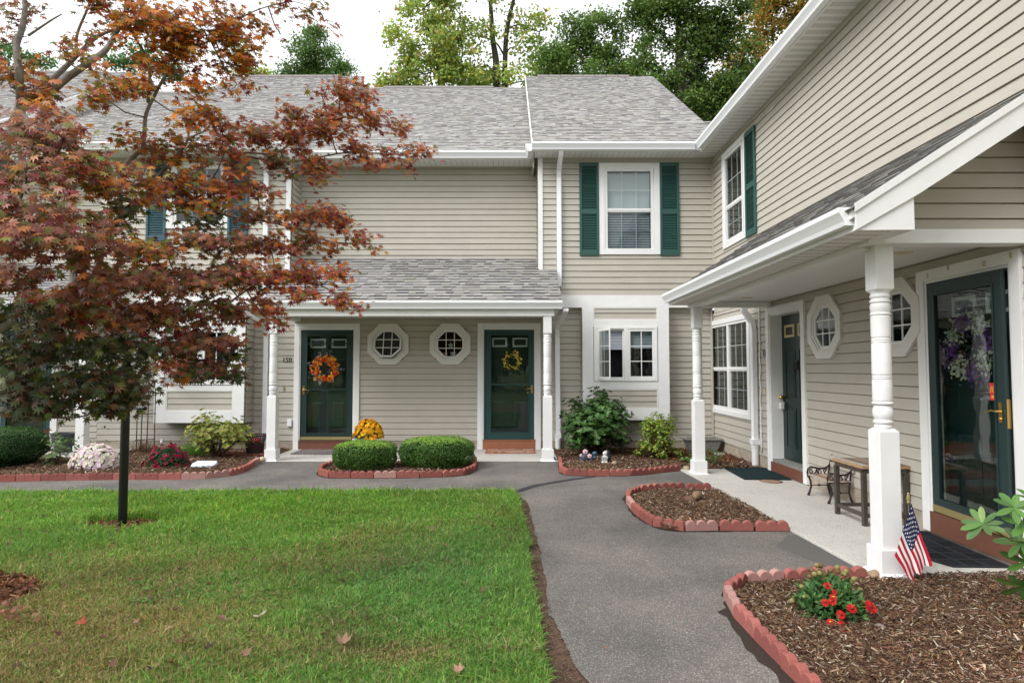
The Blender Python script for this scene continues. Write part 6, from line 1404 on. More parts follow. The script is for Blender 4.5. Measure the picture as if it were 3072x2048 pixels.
for i in range(4):
    mb = MB(); mb.cur = ((.36,.31,.27), (.30,.15,.10), (.40,.34,.29), (.28,.22,.18))[i]; x = 3.495+i*.066; mb.box(x, x+.054, 6.77, 7.29, .258, .272); mb.build('seat_slat', 'wood_bench', t)
for z in (.36, .44): mb = MB(); mb.cur = (.42, .38, .33); mb.box(3.762, 3.778, 6.77, 7.29, z, z+.055); mb.build('back_slat', 'wood_bench', t)

# ---- flag on a stick
fx, fy = 2.845, 4.40
t = thing('flag', 'small American flag on a stick planted at the foot of the near porch post', 'flag', (fx, fy, 0))
mb = MB(); mb.tube([(fx, fy+.012, -.02), (fx, fy+.012, .555)], .0045, 8); mb.build('stick', 'steel_brown', t, smooth=True)
mb = MB(); mb.lathe((fx, fy+.012, 0), [(.006, .545), (.011, .552), (.011, .560), (.008, .565), (.012, .575), (.010, .60), (.006, .615), (.007, .622)], 12); mb.build('finial', 'gold_paint', t, smooth=True)
T_, L_f, B_f, R_f = Vector((0, 0, .555)), Vector((-.130, 0, .190)), Vector((-.030, 0, .004)), Vector((.122, 0, .135))
mb = MB(); NX, NY = 170, 156; idx = {}
def fp(s_, q):      # s along the fly, q along the hoist
    p = T_*(1-s_)*(1-q)+R_f*s_*(1-q)+L_f*(1-s_)*q+B_f*s_*q
    lat = (q-s_*.15); dep = .010*math.sin(lat*13+.6)*(.25+s_)+.006*math.sin(lat*24+2)*(.3+.7*s_)
    wv = .012*math.sin(s_*9+q*4)*s_
    return Vector((fx+p.x+wv*.4, fy-.022+dep, p.z+.012*s_*math.sin(lat*15)))
def star_in(x, y, r_):
    a = math.atan2(x, y); d = math.hypot(x, y); a = abs(((a+math.pi/5) % (2*math.pi/5))-math.pi/5)
    return d*math.cos(a-0)+d*math.sin(a)*1.3764*.0 < 99 and d < r_*(.382/(math.sin(a)*.0+1e-9+max(1e-9, (math.sin(math.pi-.31416-a)/math.sin(.31416))*.382)) if a > 1e-6 else 1)
def star5(x, y, r_):
    d = math.hypot(x, y)
    if d < 1e-9: return True
    if d > r_: return False
    a = abs(((math.atan2(x, y)+math.pi/5) % (2*math.pi/5))-math.pi/5)      # 0 at a tip, pi/5 at a notch
    ri = r_*.382; tipx, tipy = 0, r_; nx, ny = ri*math.sin(math.pi/5), ri*math.cos(math.pi/5); px_, py_ = d*math.sin(a), d*math.cos(a)
    return (nx-tipx)*(py_-tipy)-(ny-tipy)*(px_-tipx) < 0
RED, WHT, BLU = (.42, .012, .035), (.78, .76, .74), (.012, .018, .070)
W_, H_ = .45, .34; cw_, ch_ = W_*.48, H_*7/13; stars = []
for rw in range(9):
    for cl in range(11):
        if (rw+cl) % 2 == 0: stars.append(((cl+1)*cw_/12, (rw+1)*ch_/10))
V = []; col = []
P = [[fp(i/NX, j/NY) for j in range(NY+1)] for i in range(NX+1)]
for i in range(NX):
    for j in range(NY):
        x, y = (i+.5)/NX*W_, (j+.5)/NY*H_
        if x < cw_ and y < ch_: c = WHT if any(abs(x-a) < .0095 and abs(y-b) < .0095 and star5(x-a, y-b, .0093) for a, b in stars) else BLU
        else: c = RED if int(y/(H_/13)) % 2 == 0 else WHT
        V += [P[i][j], P[i+1][j], P[i+1][j+1], P[i][j+1]]; col.append(c)
fo = npmesh('flag_cloth', 'attr_matte', [tuple(v) for v in V], 4, col, t, smooth=False)

# ---- blanket flowers in the near bed
gx, gy = 1.95, 3.80
t = thing('blanket_flower', 'clump of red daisies with yellow-brown seed heads in the near mulch bed', 'flowers', (gx, gy, 0)); r = np.random.default_rng(50)
n = 1500; d = r.normal(0, 1, (n, 3)); d[:, 2] = np.abs(d[:, 2])+.1; d /= np.linalg.norm(d, axis=1)[:, None]; q = r.random(n)**.45
p = d*q[:, None]*[.200, .185, .225]+[gx, gy, .01]; R_, T_, N_ = frames_from(d*.6+r.normal(0, .5, (n, 3)), d+[0, 0, .5]+r.normal(0, .4, (n, 3)))
npmesh('foliage', 'leaf', stamp(p, R_, T_, N_, .048*r.uniform(.6, 1.2, n), RHO), 6, pick([(.085,.19,.055,3),(.05,.13,.04,2),(.14,.27,.09,1.5)], n, .14, r), t)
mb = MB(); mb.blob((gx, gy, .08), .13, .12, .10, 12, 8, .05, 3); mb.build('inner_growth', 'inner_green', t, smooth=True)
PET = np.array([[[0,.15,.02],[.16,.45,.06],[.20,.85,.0],[.08,1,-.03],[-.08,1,-.03],[-.20,.85,0],[-.16,.45,.06]]], float)
mat('flower_eye', (.10, .02, .015), .8, .2, noise=.5, nscale=200); mat('flower_eye_yellow', (.70, .42, .03), .7)
def front_point(px_, py_, Yd):      # where the flower sits on the clump's near side
    d = ray(px_, py_); o = Vector((0-gx, 0-gy, EYE-.01)); R3 = (.245, .235, .285); a = sum((d[i]/R3[i])**2 for i in range(3)); b = 2*sum(o[i]*d[i]/R3[i]**2 for i in range(3)); c = sum((o[i]/R3[i])**2 for i in range(3))-1
    q = b*b-4*a*c; return atY(px_, py_, Yd) if q < 0 else Vector((0, 0, EYE))+d*((-b-math.sqrt(q))/(2*a))
def daisy(px_, py_, Yd, s, full, eye='flower_eye', col=(.46, .010, .014), tipc=(.56, .035, .022)):
    c = front_point(px_, py_, Yd); mb = MB(); base = Vector((gx+(c.x-gx)*.3, gy+(c.y-gy)*.3, .05)); mb.tube([base, base.lerp(c, .6)+Vector((0, 0, .01)), c], .0022, 5); st = mb.build('stalk', 'stem', t)
    nrm = Vector(((c.x-gx)*1.6, -1.0, .75)).normalized(); nf = full; a0 = r.uniform(0, 6); ang = a0+np.arange(nf)*2*np.pi/nf; u = nrm.orthogonal().normalized(); v = nrm.cross(u)
    tp = np.array([u*math.cos(a)+v*math.sin(a) for a in ang]); nn = np.tile(np.array(nrm), (nf, 1)); A, B_, C_ = frames_from(nn+r.normal(0, .10, (nf, 3)), tp)
    o = npmesh('flower', 'attr_petal', stamp(np.tile(np.array(c), (nf, 1)), A, B_, C_, s*1.08*r.uniform(.88, 1.08, nf), PET), 7, pick([(*col, 2), (*tipc, 1)], nf, .12, r), t)
    mb = MB(); mb.blob(c+nrm*.004, s*.30, s*.30, s*.24, 12, 8, .03, 2); mb.build('flower_heart', eye, o, smooth=True)
for a in ((1957, 1397, 3.70, .026, 13), (2001, 1393, 3.66, .033, 18), (1932, 1411, 3.66, .024, 12), (1933, 1433, 3.60, .021, 13), (1941, 1444, 3.58, .023, 12), (1907, 1427, 3.64, .018, 14, 'flower_eye_yellow'), (1895, 1383, 3.72, .022, 11), (1912, 1380, 3.74, .022, 10), (1914, 1370, 3.80, .019, 10, 'flower_eye_yellow'), (1900, 1344, 3.95, .021, 10), (1917, 1358, 3.9, .016, 10)): daisy(*a)
mat('seed_head', (.27, .24, .09), .9, .1, noise=.35, nscale=220, bump=.8, bscale=300); mat('seed_head_brown', (.20, .12, .07), .9, .1, noise=.35, nscale=220, bump=.8, bscale=300)
rs = random.Random(4)
for i in range(38):
    a = rs.uniform(0, 6.28); e = rs.uniform(.05, 1.35); qx = rs.uniform(.95, 1.12); c = Vector((gx+.20*qx*math.cos(a)*math.cos(e), gy+.19*qx*math.sin(a)*math.cos(e), .03+.255*qx*math.sin(e)))
    mb = MB(); s_ = rs.uniform(.0125, .017); mb.blob(c, s_, s_, s_*.95, 12, 8); mb.build('seed_head', 'seed_head' if rs.random() < .65 else 'seed_head_brown', t, smooth=True)
mb = MB()
for i in range(30):
    a = rs.uniform(0, 6.28); e = rs.uniform(.1, 1.4); c = Vector((gx+.19*math.cos(a)*math.cos(e), gy+.18*math.sin(a)*math.cos(e), .03+.24*math.sin(e))); mb.tube([(gx+(c.x-gx)*.3, gy+(c.y-gy)*.3, .05), c], .0020, 4)
mb.build('stalks', 'stem', t)

# ---- rhododendron reaching in at the right edge
t = thing('rhododendron', 'light green long-leaved rhododendron branch reaching in from the right edge', 'shrub', (3.3, 3.0, 0)); r = np.random.default_rng(77)
def W3(px_, py_, Yd): return atY(px_, py_, Yd)
nodes = [((2258, 1202), 2.98, 7, .105, 20), ((2330, 1165), 2.92, 6, .10, 150), ((2345, 1245), 3.0, 5, .10, 200), ((2352, 1345), 3.05, 6, .11, 250), ((2360, 1290), 3.0, 5, .10, 170), ((2352, 1205), 2.9, 5, .09, 100), ((2372, 1405), 3.1, 6, .1, 200), ((2380, 1150), 3.0, 6, .1, 90)]
mb = MB(); rootp = Vector((3.3, 3.0, 0)); hub = W3(2390, 1250, 3.0)
mb.tube([rootp, rootp.lerp(hub, .5)+Vector((.05, 0, .05)), hub], [.016, .013, .009], 7)
P_, T2, N2, S2 = [], [], [], []
for (q, Yd, k, s_, a0) in nodes:
    c = W3(*q, Yd); mb.tube([hub, hub.lerp(c, .5)+Vector((0, 0, -.03)), c], [.006, .005, .004], 6); ax = (c-hub).normalized()*.8+Vector((0, -.45, .5)); ax.normalize(); u = ax.orthogonal().normalized(); v = ax.cross(u)
    for i in range(k+2):
        an = 2*math.pi*i/(k+2)+r.uniform(-.2, .2); dr = u*math.cos(an)+v*math.sin(an); up_ = r.uniform(.0, .5); P_.append(c); T2.append(dr+ax*up_); N2.append(ax-dr*up_); S2.append(s_*r.uniform(.75, 1.15))
mb.build('stems', 'stem', t, smooth=True)
RL = [];  # long leaf, folded along the midrib
pr = [(0, 0), (.07, .10), (.14, .35), (.165, .6), (.12, .85), (0, 1)]
for a, b in zip(pr, pr[1:]):
    for s_ in (1, -1): RL.append([[0, a[1], -.10*a[1]**2], [s_*a[0], a[1], .016*(a[0] > 0)-.10*a[1]**2], [s_*b[0], b[1], .016*(b[0] > 0)-.10*b[1]**2], [0, b[1], -.10*b[1]**2]])
RL = np.array(RL, float); P_, T2, N2, S2 = map(np.array, (P_, T2, N2, S2)); A, B_, C_ = frames_from(N2, T2); cc = pick([(.085,.18,.035,3),(.06,.13,.03,2),(.13,.24,.05,1)], len(P_), .1, r)
npmesh('foliage', 'leaf_glossy', stamp(P_, A, B_, C_, S2, RL), 4, np.repeat(cc, len(RL), 0), t, smooth=False)

# ================================================================== trees behind the houses
PX = 1397.0
def far_tree(name, label, Y, clumps, pal, leaf, trunks, seed, dens=1.0, group=None, dpt=1.0):
    r = np.random.default_rng(seed); b0 = atY(trunks[0][0][0], 700, Y); t = thing(name, label, 'tree', (b0.x, Y, 0), group=group)
    mb = MB(); nodes = []
    for tr in trunks:
        pts = []
        for i, (x, y, rad) in enumerate(tr):
            p = atY(x, y, Y); 
            if i == 0 and rad > .12: pts.append((Vector((p.x, Y, -.2)), rad*1.15))
            pts.append((p, rad)); nodes.append(p)
        P = catmull([q[0] for q in pts], 4); R_ = np.interp(np.linspace(0, len(pts)-1, len(P)), range(len(pts)), [q[1] for q in pts]); mb.tube(P, list(R_), 8)
        nodes += P
    Ps, Ns = [], []
    for (x, y, rx, ry, d) in clumps:
        c = atY(x, y, Y); RX, RZ = rx/PX*Y, ry/PX*Y; RY_ = min((RX+RZ)/2, 3.2)*dpt
        nb = max(5, int(RX*RZ*7.0*d)); nd = min(nodes, key=lambda q: (q-c).length_squared+max(0, q.z-c.z)*3)
        mb.tube([nd, nd.lerp(c, .5)+Vector(r.normal(0, .25, 3)), c], [max(.03, min(.09, RX*.03)), .035, .02], 5)
        for k in range(nb):
            v = r.normal(0, 1, 3); v /= np.linalg.norm(v); q = r.random()**.38; bc = Vector((c.x+v[0]*q*RX, c.y+v[1]*q*RY_, c.z+v[2]*q*RZ))
            if r.random() < .35: mb.tube([c.lerp(bc, .15), c.lerp(bc, .6)+Vector(r.normal(0, .12, 3)), bc], [.025, .015, .007], 4)
            br = r.uniform(.30, .62); n = int(150*d**.3*(br/.45)**2*(.18/leaf)**1.6)
            pp = r.normal(0, 1, (n, 3))*[br*.60, br*.60, br*.42]+np.array(bc); Ps.append(pp); Ns.append(r.normal(0, .8, (n, 3))+[0, -.2, .8])
    P_, N2 = np.concatenate(Ps), np.concatenate(Ns); n = len(P_); R_, T_, N_ = frames_from(N2, r.normal(0, 1, (n, 3))+[0, 0, -.4])
    cl = vnoise(P_[:, 0], P_[:, 2], .5, seed); col = pick(pal, n, .16, r)*(1+.5*(cl-.5))[:, None]
    npmesh('crown', 'leaf', stamp(P_, R_, T_, N_, leaf*r.uniform(.6, 1.25, n), KITE*[1.6, 1, 1]), 4, col, t); mb.build('trunk', 'bark_dark', t, smooth=True); return t
YG = [(.33,.43,.09,4),(.24,.34,.07,3),(.52,.48,.09,1.6),(.40,.24,.07,.5),(.38,.47,.13,1)]
DG = [(.11,.185,.040,4),(.085,.15,.036,3),(.155,.24,.045,2),(.21,.27,.06,.8)]
OG = [(.42,.26,.05,3),(.34,.28,.06,2),(.20,.22,.05,2),(.50,.22,.05,1)]
far_tree('conical_tree', 'dark green pyramid-shaped tree rising behind the left bay roof', 34, [(722,80,24,22,1.5),(715,120,50,32,1.6),(735,150,62,32,1.6),(690,165,45,25,1.5),(790,165,26,26,1.0),(660,190,30,20,1.2),(770,195,40,25,1.2)], [(.13,.235,.055,3),(.10,.185,.045,3),(.18,.29,.07,1)], .14, [[(725,400,.25),(724,220,.18),(722,110,.06)]], 1)
far_tree('tall_tree', 'tall yellow-green tree with two pale bare trunks behind the middle roof', 30, [(1110,60,70,60,.35),(1200,40,70,40,.35),(1180,110,60,50,.40),(1150,175,95,40,.8),(1235,180,60,40,.9),(1080,180,60,35,1.1),(1060,40,40,50,.35),(1240,90,40,50,.55),(1130,-40,120,50,.5),(1040,-50,60,50,.5)], YG, .19,
         [[(1143,420,.26),(1141,260,.22),(1140,150,.17),(1132,90,.13),(1126,0,.10),(1120,-60,.05)], [(1150,330,.14),(1158,220,.15),(1160,140,.13),(1163,80,.12),(1170,40,.11),(1182,-10,.08),(1190,-60,.04)], [(1162,135,.05),(1135,95,.045),(1085,82,.03),(1050,78,.015)], [(1165,65,.04),(1190,58,.03),(1210,64,.015)], [(1140,190,.05),(1120,150,.04),(1095,165,.02)]], 2)
far_tree('leafy_tree', 'broad yellow-green tree left of the two bare trunks', 29, [(960,30,48,36,1.1),(1010,60,45,35,.9),(925,105,45,40,1.2),(990,110,60,45,1.2),(1045,120,45,40,.9),(930,160,55,30,1.2),(1010,165,65,35,1.3),(1070,190,55,25,1.3),(925,195,50,22,1.1),(880,205,26,16,.6),(985,-30,60,40,1),(1060,85,30,25,.6)], YG, .19, [[(1015,420,.22),(1012,230,.16),(1010,170,.12),(1002,130,.09),(985,70,.05),(975,20,.03)], [(1010,200,.06),(1040,170,.05),(1060,140,.02)]], 3)
far_tree('oak_tree', 'rounded dark green tree behind the right bay ridge', 27, [(1330,70,45,40,1.4),(1300,120,50,45,1.5),(1370,100,60,50,1.6),(1420,140,50,45,1.5),(1290,175,55,35,1.5),(1360,175,65,35,1.5),(1440,180,45,35,1.3),(1275,150,30,40,1.2),(1385,50,35,28,.9),(1265,195,30,22,1.2)], [(.14,.225,.05,4),(.10,.18,.04,3),(.19,.29,.06,1.5)], .14, [[(1375,420,.24),(1372,260,.18),(1360,190,.12),(1335,130,.07),(1322,80,.03)], [(1372,230,.1),(1400,150,.06),(1418,100,.02)]], 4)
far_tree('oak_tree', 'large dark green tree with a thick dark trunk showing beside the white gutter', 25, [(1480,40,50,50,1.5),(1540,20,60,45,1.7),(1600,40,60,60,1.7),(1500,110,45,30,1.0),(1490,160,40,45,1.3),(1640,110,60,60,1.8),(1560,90,45,40,.7),(1600,175,65,55,1.7),(1520,205,45,40,1.6),(1660,200,60,60,1.8),(1640,255,60,40,1.6),(1560,250,50,40,1.4),(1540,-40,110,50,1.5),(1670,20,50,60,1.4),(1710,150,40,50,1.5)], DG, .15,
         [[(1566,420,.32),(1567,300,.28),(1565,200,.24),(1562,140,.20),(1560,80,.15),(1556,20,.1),(1550,-50,.05)], [(1566,225,.11),(1540,195,.08),(1490,182,.05)], [(1566,210,.09),(1610,150,.06),(1640,130,.03)], [(1562,130,.07),(1530,90,.04),(1500,60,.02)]], 5)
far_tree('autumn_tree', 'orange and yellow autumn tree just above the white gutter', 33, [(1780,20,70,45,1.3),(1740,70,50,45,1.2),(1830,30,70,40,1.3),(1700,130,45,45,1.0),(1860,-30,90,50,1.1),(1690,190,40,40,.9),(1760,130,50,40,1.2),(1900,10,50,40,1.1)], OG, .20, [[(1790,420,.22),(1785,200,.16),(1775,90,.08),(1770,20,.04)]], 6)
far_tree('understory_tree', 'mid green understory trees filling the gap above the low corner roof', 31, [(1620,240,80,45,1.7),(1700,250,80,50,1.7),(1560,260,60,35,1.4),(1690,300,80,40,1.6),(1480,235,60,30,1.4),(1780,200,70,60,1.5),(1620,310,80,40,1.6)], [(.06,.13,.03,3),(.09,.18,.04,2),(.05,.10,.03,2),(.30,.16,.04,.35)], .20, [[(1650,420,.2),(1648,300,.12),(1640,240,.05)]], 7)
far_tree('pale_tree', 'pale yellow-green tree glimpsed between the maple and the conical tree', 40, [(575,140,40,25,.8),(560,165,45,22,.9),(600,175,30,18,.7)], YG, .2, [[(578,400,.2),(576,200,.12),(574,150,.05)]], 8)
far_tree('leafy_tree', 'green tree behind the left end roof ridge, seen through the maple', 36, [(330,130,50,28,1.2),(380,150,55,24,1.1),(290,150,40,22,1.1)], [(.07,.17,.05,3),(.12,.23,.06,2)], .19, [[(340,400,.2),(338,200,.12),(335,140,.05)]], 9)
far_tree('leafy_tree', 'green tree at the far left edge behind the maple', 38, [(20,140,60,32,1.2),(90,150,40,24,1.0),(-40,130,60,40,1.1)], [(.07,.17,.05,3),(.12,.23,.06,2)], .2, [[(20,400,.2),(20,200,.12),(20,140,.05)]], 10)
# the other side of the car park, seen only in the glass: a dark line of trees
def back_tree(x, y, h, r_, seed, lb):
    r = np.random.default_rng(seed); t = thing('leafy_tree', lb, 'tree', (x, y, 0), group='trees across the car park'); mb = MB(); mb.tube([(x, y, 0), (x, y, h*.7)], [.3, .1], 7); n = 2200
    d = r.normal(0, 1, (n, 3)); d /= np.linalg.norm(d, axis=1)[:, None]; P_ = d*(r.random(n)**.3)[:, None]*[r_, r_*.7, h*.46]+[x, y, h*.52]; R_, T_, N_ = frames_from(r.normal(0, 1, (n, 3)), r.normal(0, 1, (n, 3)))
    npmesh('crown', 'leaf', stamp(P_, R_, T_, N_, r.uniform(.6, 1.1, n), KITE*[1.8, 1, 1]), 4, pick(DG, n, .2, r), t); mb.build('trunk', 'bark_dark', t)
for i in range(9): back_tree(-27+i*6.4, -24-(i % 3)*2.5, 9+(i*37 % 5), 4.3, 200+i, ('dark green tree standing across the car park behind the viewer'))

# ================================================================== the Japanese maple at the left
mx_, my_ = -3.55, 3.95
t = thing('maple_tree', 'Japanese maple with orange, maroon and green leaves spreading over the left half of the lawn', 'tree', (mx_, my_, 0))
r = np.random.default_rng(99); wood = MB(); NODES = []
def limb(L, r0, r1, nseg=5, sides=8):
    P = catmull([Vector(p) if len(p) == 3 and abs(p[0]) < 30 else atY(*p) for p in L], nseg); m = len(P); wood.tube(P, list(np.linspace(r0, r1, m)), sides); NODES.extend(P); return P
def D_(tp, sc, ox, oy): return lambda x, y, Y: atY((ox+x/sc)*.765625, (oy+y/sc)*.765625, Y)
U = D_(0, 2.6133, 0, 200); TT = D_(0, 2.138, 0, 0); ZZ = D_(0, 2.6133, 0, 950); T4 = D_(0, 2.138, 0, 700)
def limbv(P, r0, r1, n=5, sides=8):
    P = catmull(P, n); wood.tube(P, list(np.linspace(r0, r1, len(P))*(.95 if r0 > .03 else 1.1)), sides); NODES.extend(P); return P
base = Vector((mx_, my_, -.02)); k1 = Vector((mx_-.02, my_+.02, .75)); k2 = Vector((mx_-.05, my_, 1.35))
limbv([base, k1, k2], .085, .062)
fA = TT(130, 700, 3.9)
limbv([k2, Vector((-3.62, 3.9, 1.9)), fA], .050, .034)
limbv([fA, TT(200, 640, 3.9), TT(330, 580, 3.9), TT(430, 500, 3.9), TT(560, 410, 3.9), TT(680, 320, 3.95), TT(740, 220, 4.0), TT(790, 120, 4.0), TT(850, -40, 4.0)], .032, .012)
limbv([TT(160, 650, 3.9), TT(300, 540, 4), TT(420, 430, 4.1), TT(500, 350, 4.1), TT(620, 240, 4.2), TT(730, 190, 4.2)], .020, .008)
limbv([fA, TT(125, 500, 3.8), TT(105, 300, 3.8), TT(140, 190, 3.8), TT(160, 60, 3.8), TT(150, -60, 3.8)], .022, .011)
limbv([TT(490, 350, 4.1), TT(495, 220, 4.1), TT(560, 60, 4.1), TT(600, -60, 4.1)], .010, .005)
limbv([TT(180, 230, 3.8), TT(330, 130, 3.8), TT(400, 90, 3.8)], .007, .003)
bB = U(810, 1350, 4.2)
limbv([k2, Vector((-3.2, 4.0, 1.62)), Vector((-2.9, 4.1, 1.8)), bB], .040, .026)
f2 = U(950, 1190, 4.2)
limbv([bB, U(870, 1260, 4.2), f2], .024, .021)
limbv([f2, U(1120, 1060, 4.2), U(1180, 940, 4.2), U(1270, 830, 4.25), U(1340, 750, 4.3), U(1400, 680, 4.3), U(1470, 580, 4.35), U(1480, 470, 4.4), U(1500, 380, 4.4)], .017, .005)
limbv([f2, U(940, 1050, 4.15), U(945, 900, 4.15), U(990, 760, 4.1), U(1110, 650, 4.1), U(1130, 560, 4.1), U(1140, 400, 4.1), U(1180, 290, 4.1), U(1280, 100, 4.1), U(1350, 0, 4.1), TT(1180, 330, 4.1), TT(1270, 290, 4.1), TT(1400, 240, 4.15), TT(1480, 150, 4.2)], .018, .004)
limbv([TT(950, 660, 4.1), TT(960, 480, 4.1), TT(930, 350, 4.1), TT(870, 250, 4.1), TT(820, 150, 4.1), TT(800, 60, 4.1), TT(810, -40, 4.1)], .010, .004)
limbv([U(900, 1080, 4.3), U(950, 1050, 4.3), U(1130, 1045, 4.3), U(1300, 960, 4.35), U(1480, 905, 4.4), U(1650, 900, 4.45)], .011, .005)
limbv([Vector((-2.95, 4.1, 1.78)), U(560, 1000, 4.4), U(680, 930, 4.4), U(900, 912, 4.4), U(1100, 930, 4.45), U(1280, 905, 4.5), U(1400, 970, 4.5), U(1700, 1130, 4.6), U(1870, 1190, 4.65), U(2100, 1215, 4.7), U(2350, 1280, 4.75), atY(760, 555, 4.8), atY(850, 560, 4.85)], .024, .004)
limbv([U(1280, 905, 4.5), U(1330, 820, 4.5), U(1345, 750, 4.5)], .009, .004)
limbv([U(1100, 905, 4.4), U(1130, 820, 4.4), U(1200, 740, 4.4)], .006, .003)
limbv([U(1480, 560, 4.35), TT(1300, 960, 4.6), TT(1600, 980, 4.7), TT(1800, 970, 4.75), atY(720, 280, 4.8), atY(820, 272, 4.85), atY(920, 300, 4.9)], .010, .004)
limbv([TT(1560, 1000, 4.7), TT(1850, 1040, 4.8), atY(800, 350, 4.85), atY(900, 355, 4.9), atY(985, 350, 4.9)], .008, .003)
limbv([Vector((-3.3, 3.9, 1.35)), ZZ(0, 725, 3.5), ZZ(200, 710, 3.6), ZZ(380, 715, 3.7), ZZ(560, 670, 3.8), ZZ(740, 620, 3.9), ZZ(900, 580, 4.0), ZZ(1000, 510, 4.1), ZZ(1100, 440, 4.2), ZZ(1260, 385, 4.3), ZZ(1400, 330, 4.4)], .019, .006)
limbv([ZZ(-60, 750, 3.5), ZZ(0, 760, 3.5), ZZ(200, 780, 3.55), ZZ(450, 790, 3.6), ZZ(590, 790, 3.6)], .009, .005)
limbv([ZZ(450, 790, 3.6), ZZ(520, 740, 3.7), ZZ(640, 720, 3.75)], .005, .003)
limbv([k2, ZZ(-40, 610, 3.6), ZZ(0, 600, 3.5), ZZ(150, 560, 3.6), ZZ(330, 560, 3.7)], .024, .008)
limbv([k2, T4(-60, 650, 3.4), T4(0, 615, 3.3), T4(100, 560, 3.3), T4(300, 490, 3.4), T4(480, 430, 3.6), T4(900, 100, 3.9), T4(1050, 60, 3.9)], .028, .008)
limbv([k2, T4(60, 520, 3.5), T4(160, 400, 3.6), T4(230, 250, 3.7)], .018, .008)
limbv([ZZ(1100, 440, 4.2), atY(520, 700, 4.4), atY(620, 640, 4.5), atY(720, 650, 4.6), atY(800, 690, 4.7)], .008, .003)
limbv([fA, atY(110, 360, 3.6), atY(60, 420, 3.4), atY(30, 520, 3.3)], .014, .006)
limbv([TT(1480, 150, 4.2), atY(600, 20, 4.3), atY(680, 5, 4.4), atY(740, 35, 4.4)], .005, .002)
O_ = [(.62,.21,.022,4),(.68,.30,.035,2.4),(.46,.12,.030,1.6),(.26,.05,.035,1.2),(.30,.24,.04,1.3),(.18,.19,.03,.7)]
P1 = [(.52,.15,.022,3.0),(.31,.09,.040,2.0),(.30,.24,.03,2.4),(.22,.035,.035,1.1),(.56,.22,.03,1.8),(.15,.18,.03,1.2)]
P2_ = [(.28,.095,.050,3.0),(.21,.070,.040,2.2),(.38,.14,.06,1.8),(.17,.16,.028,2.4),(.24,.02,.035,.6),(.46,.17,.03,1.2)]
P3 = [(.085,.105,.028,3),(.060,.080,.026,3),(.13,.075,.036,2),(.16,.18,.03,1.8),(.19,.08,.035,1.2)]
P4 = [(.62,.19,.035,3.0),(.44,.13,.065,2.8),(.34,.12,.07,1.8),(.28,.03,.035,1.3),(.50,.24,.035,1),(.22,.19,.03,1)]
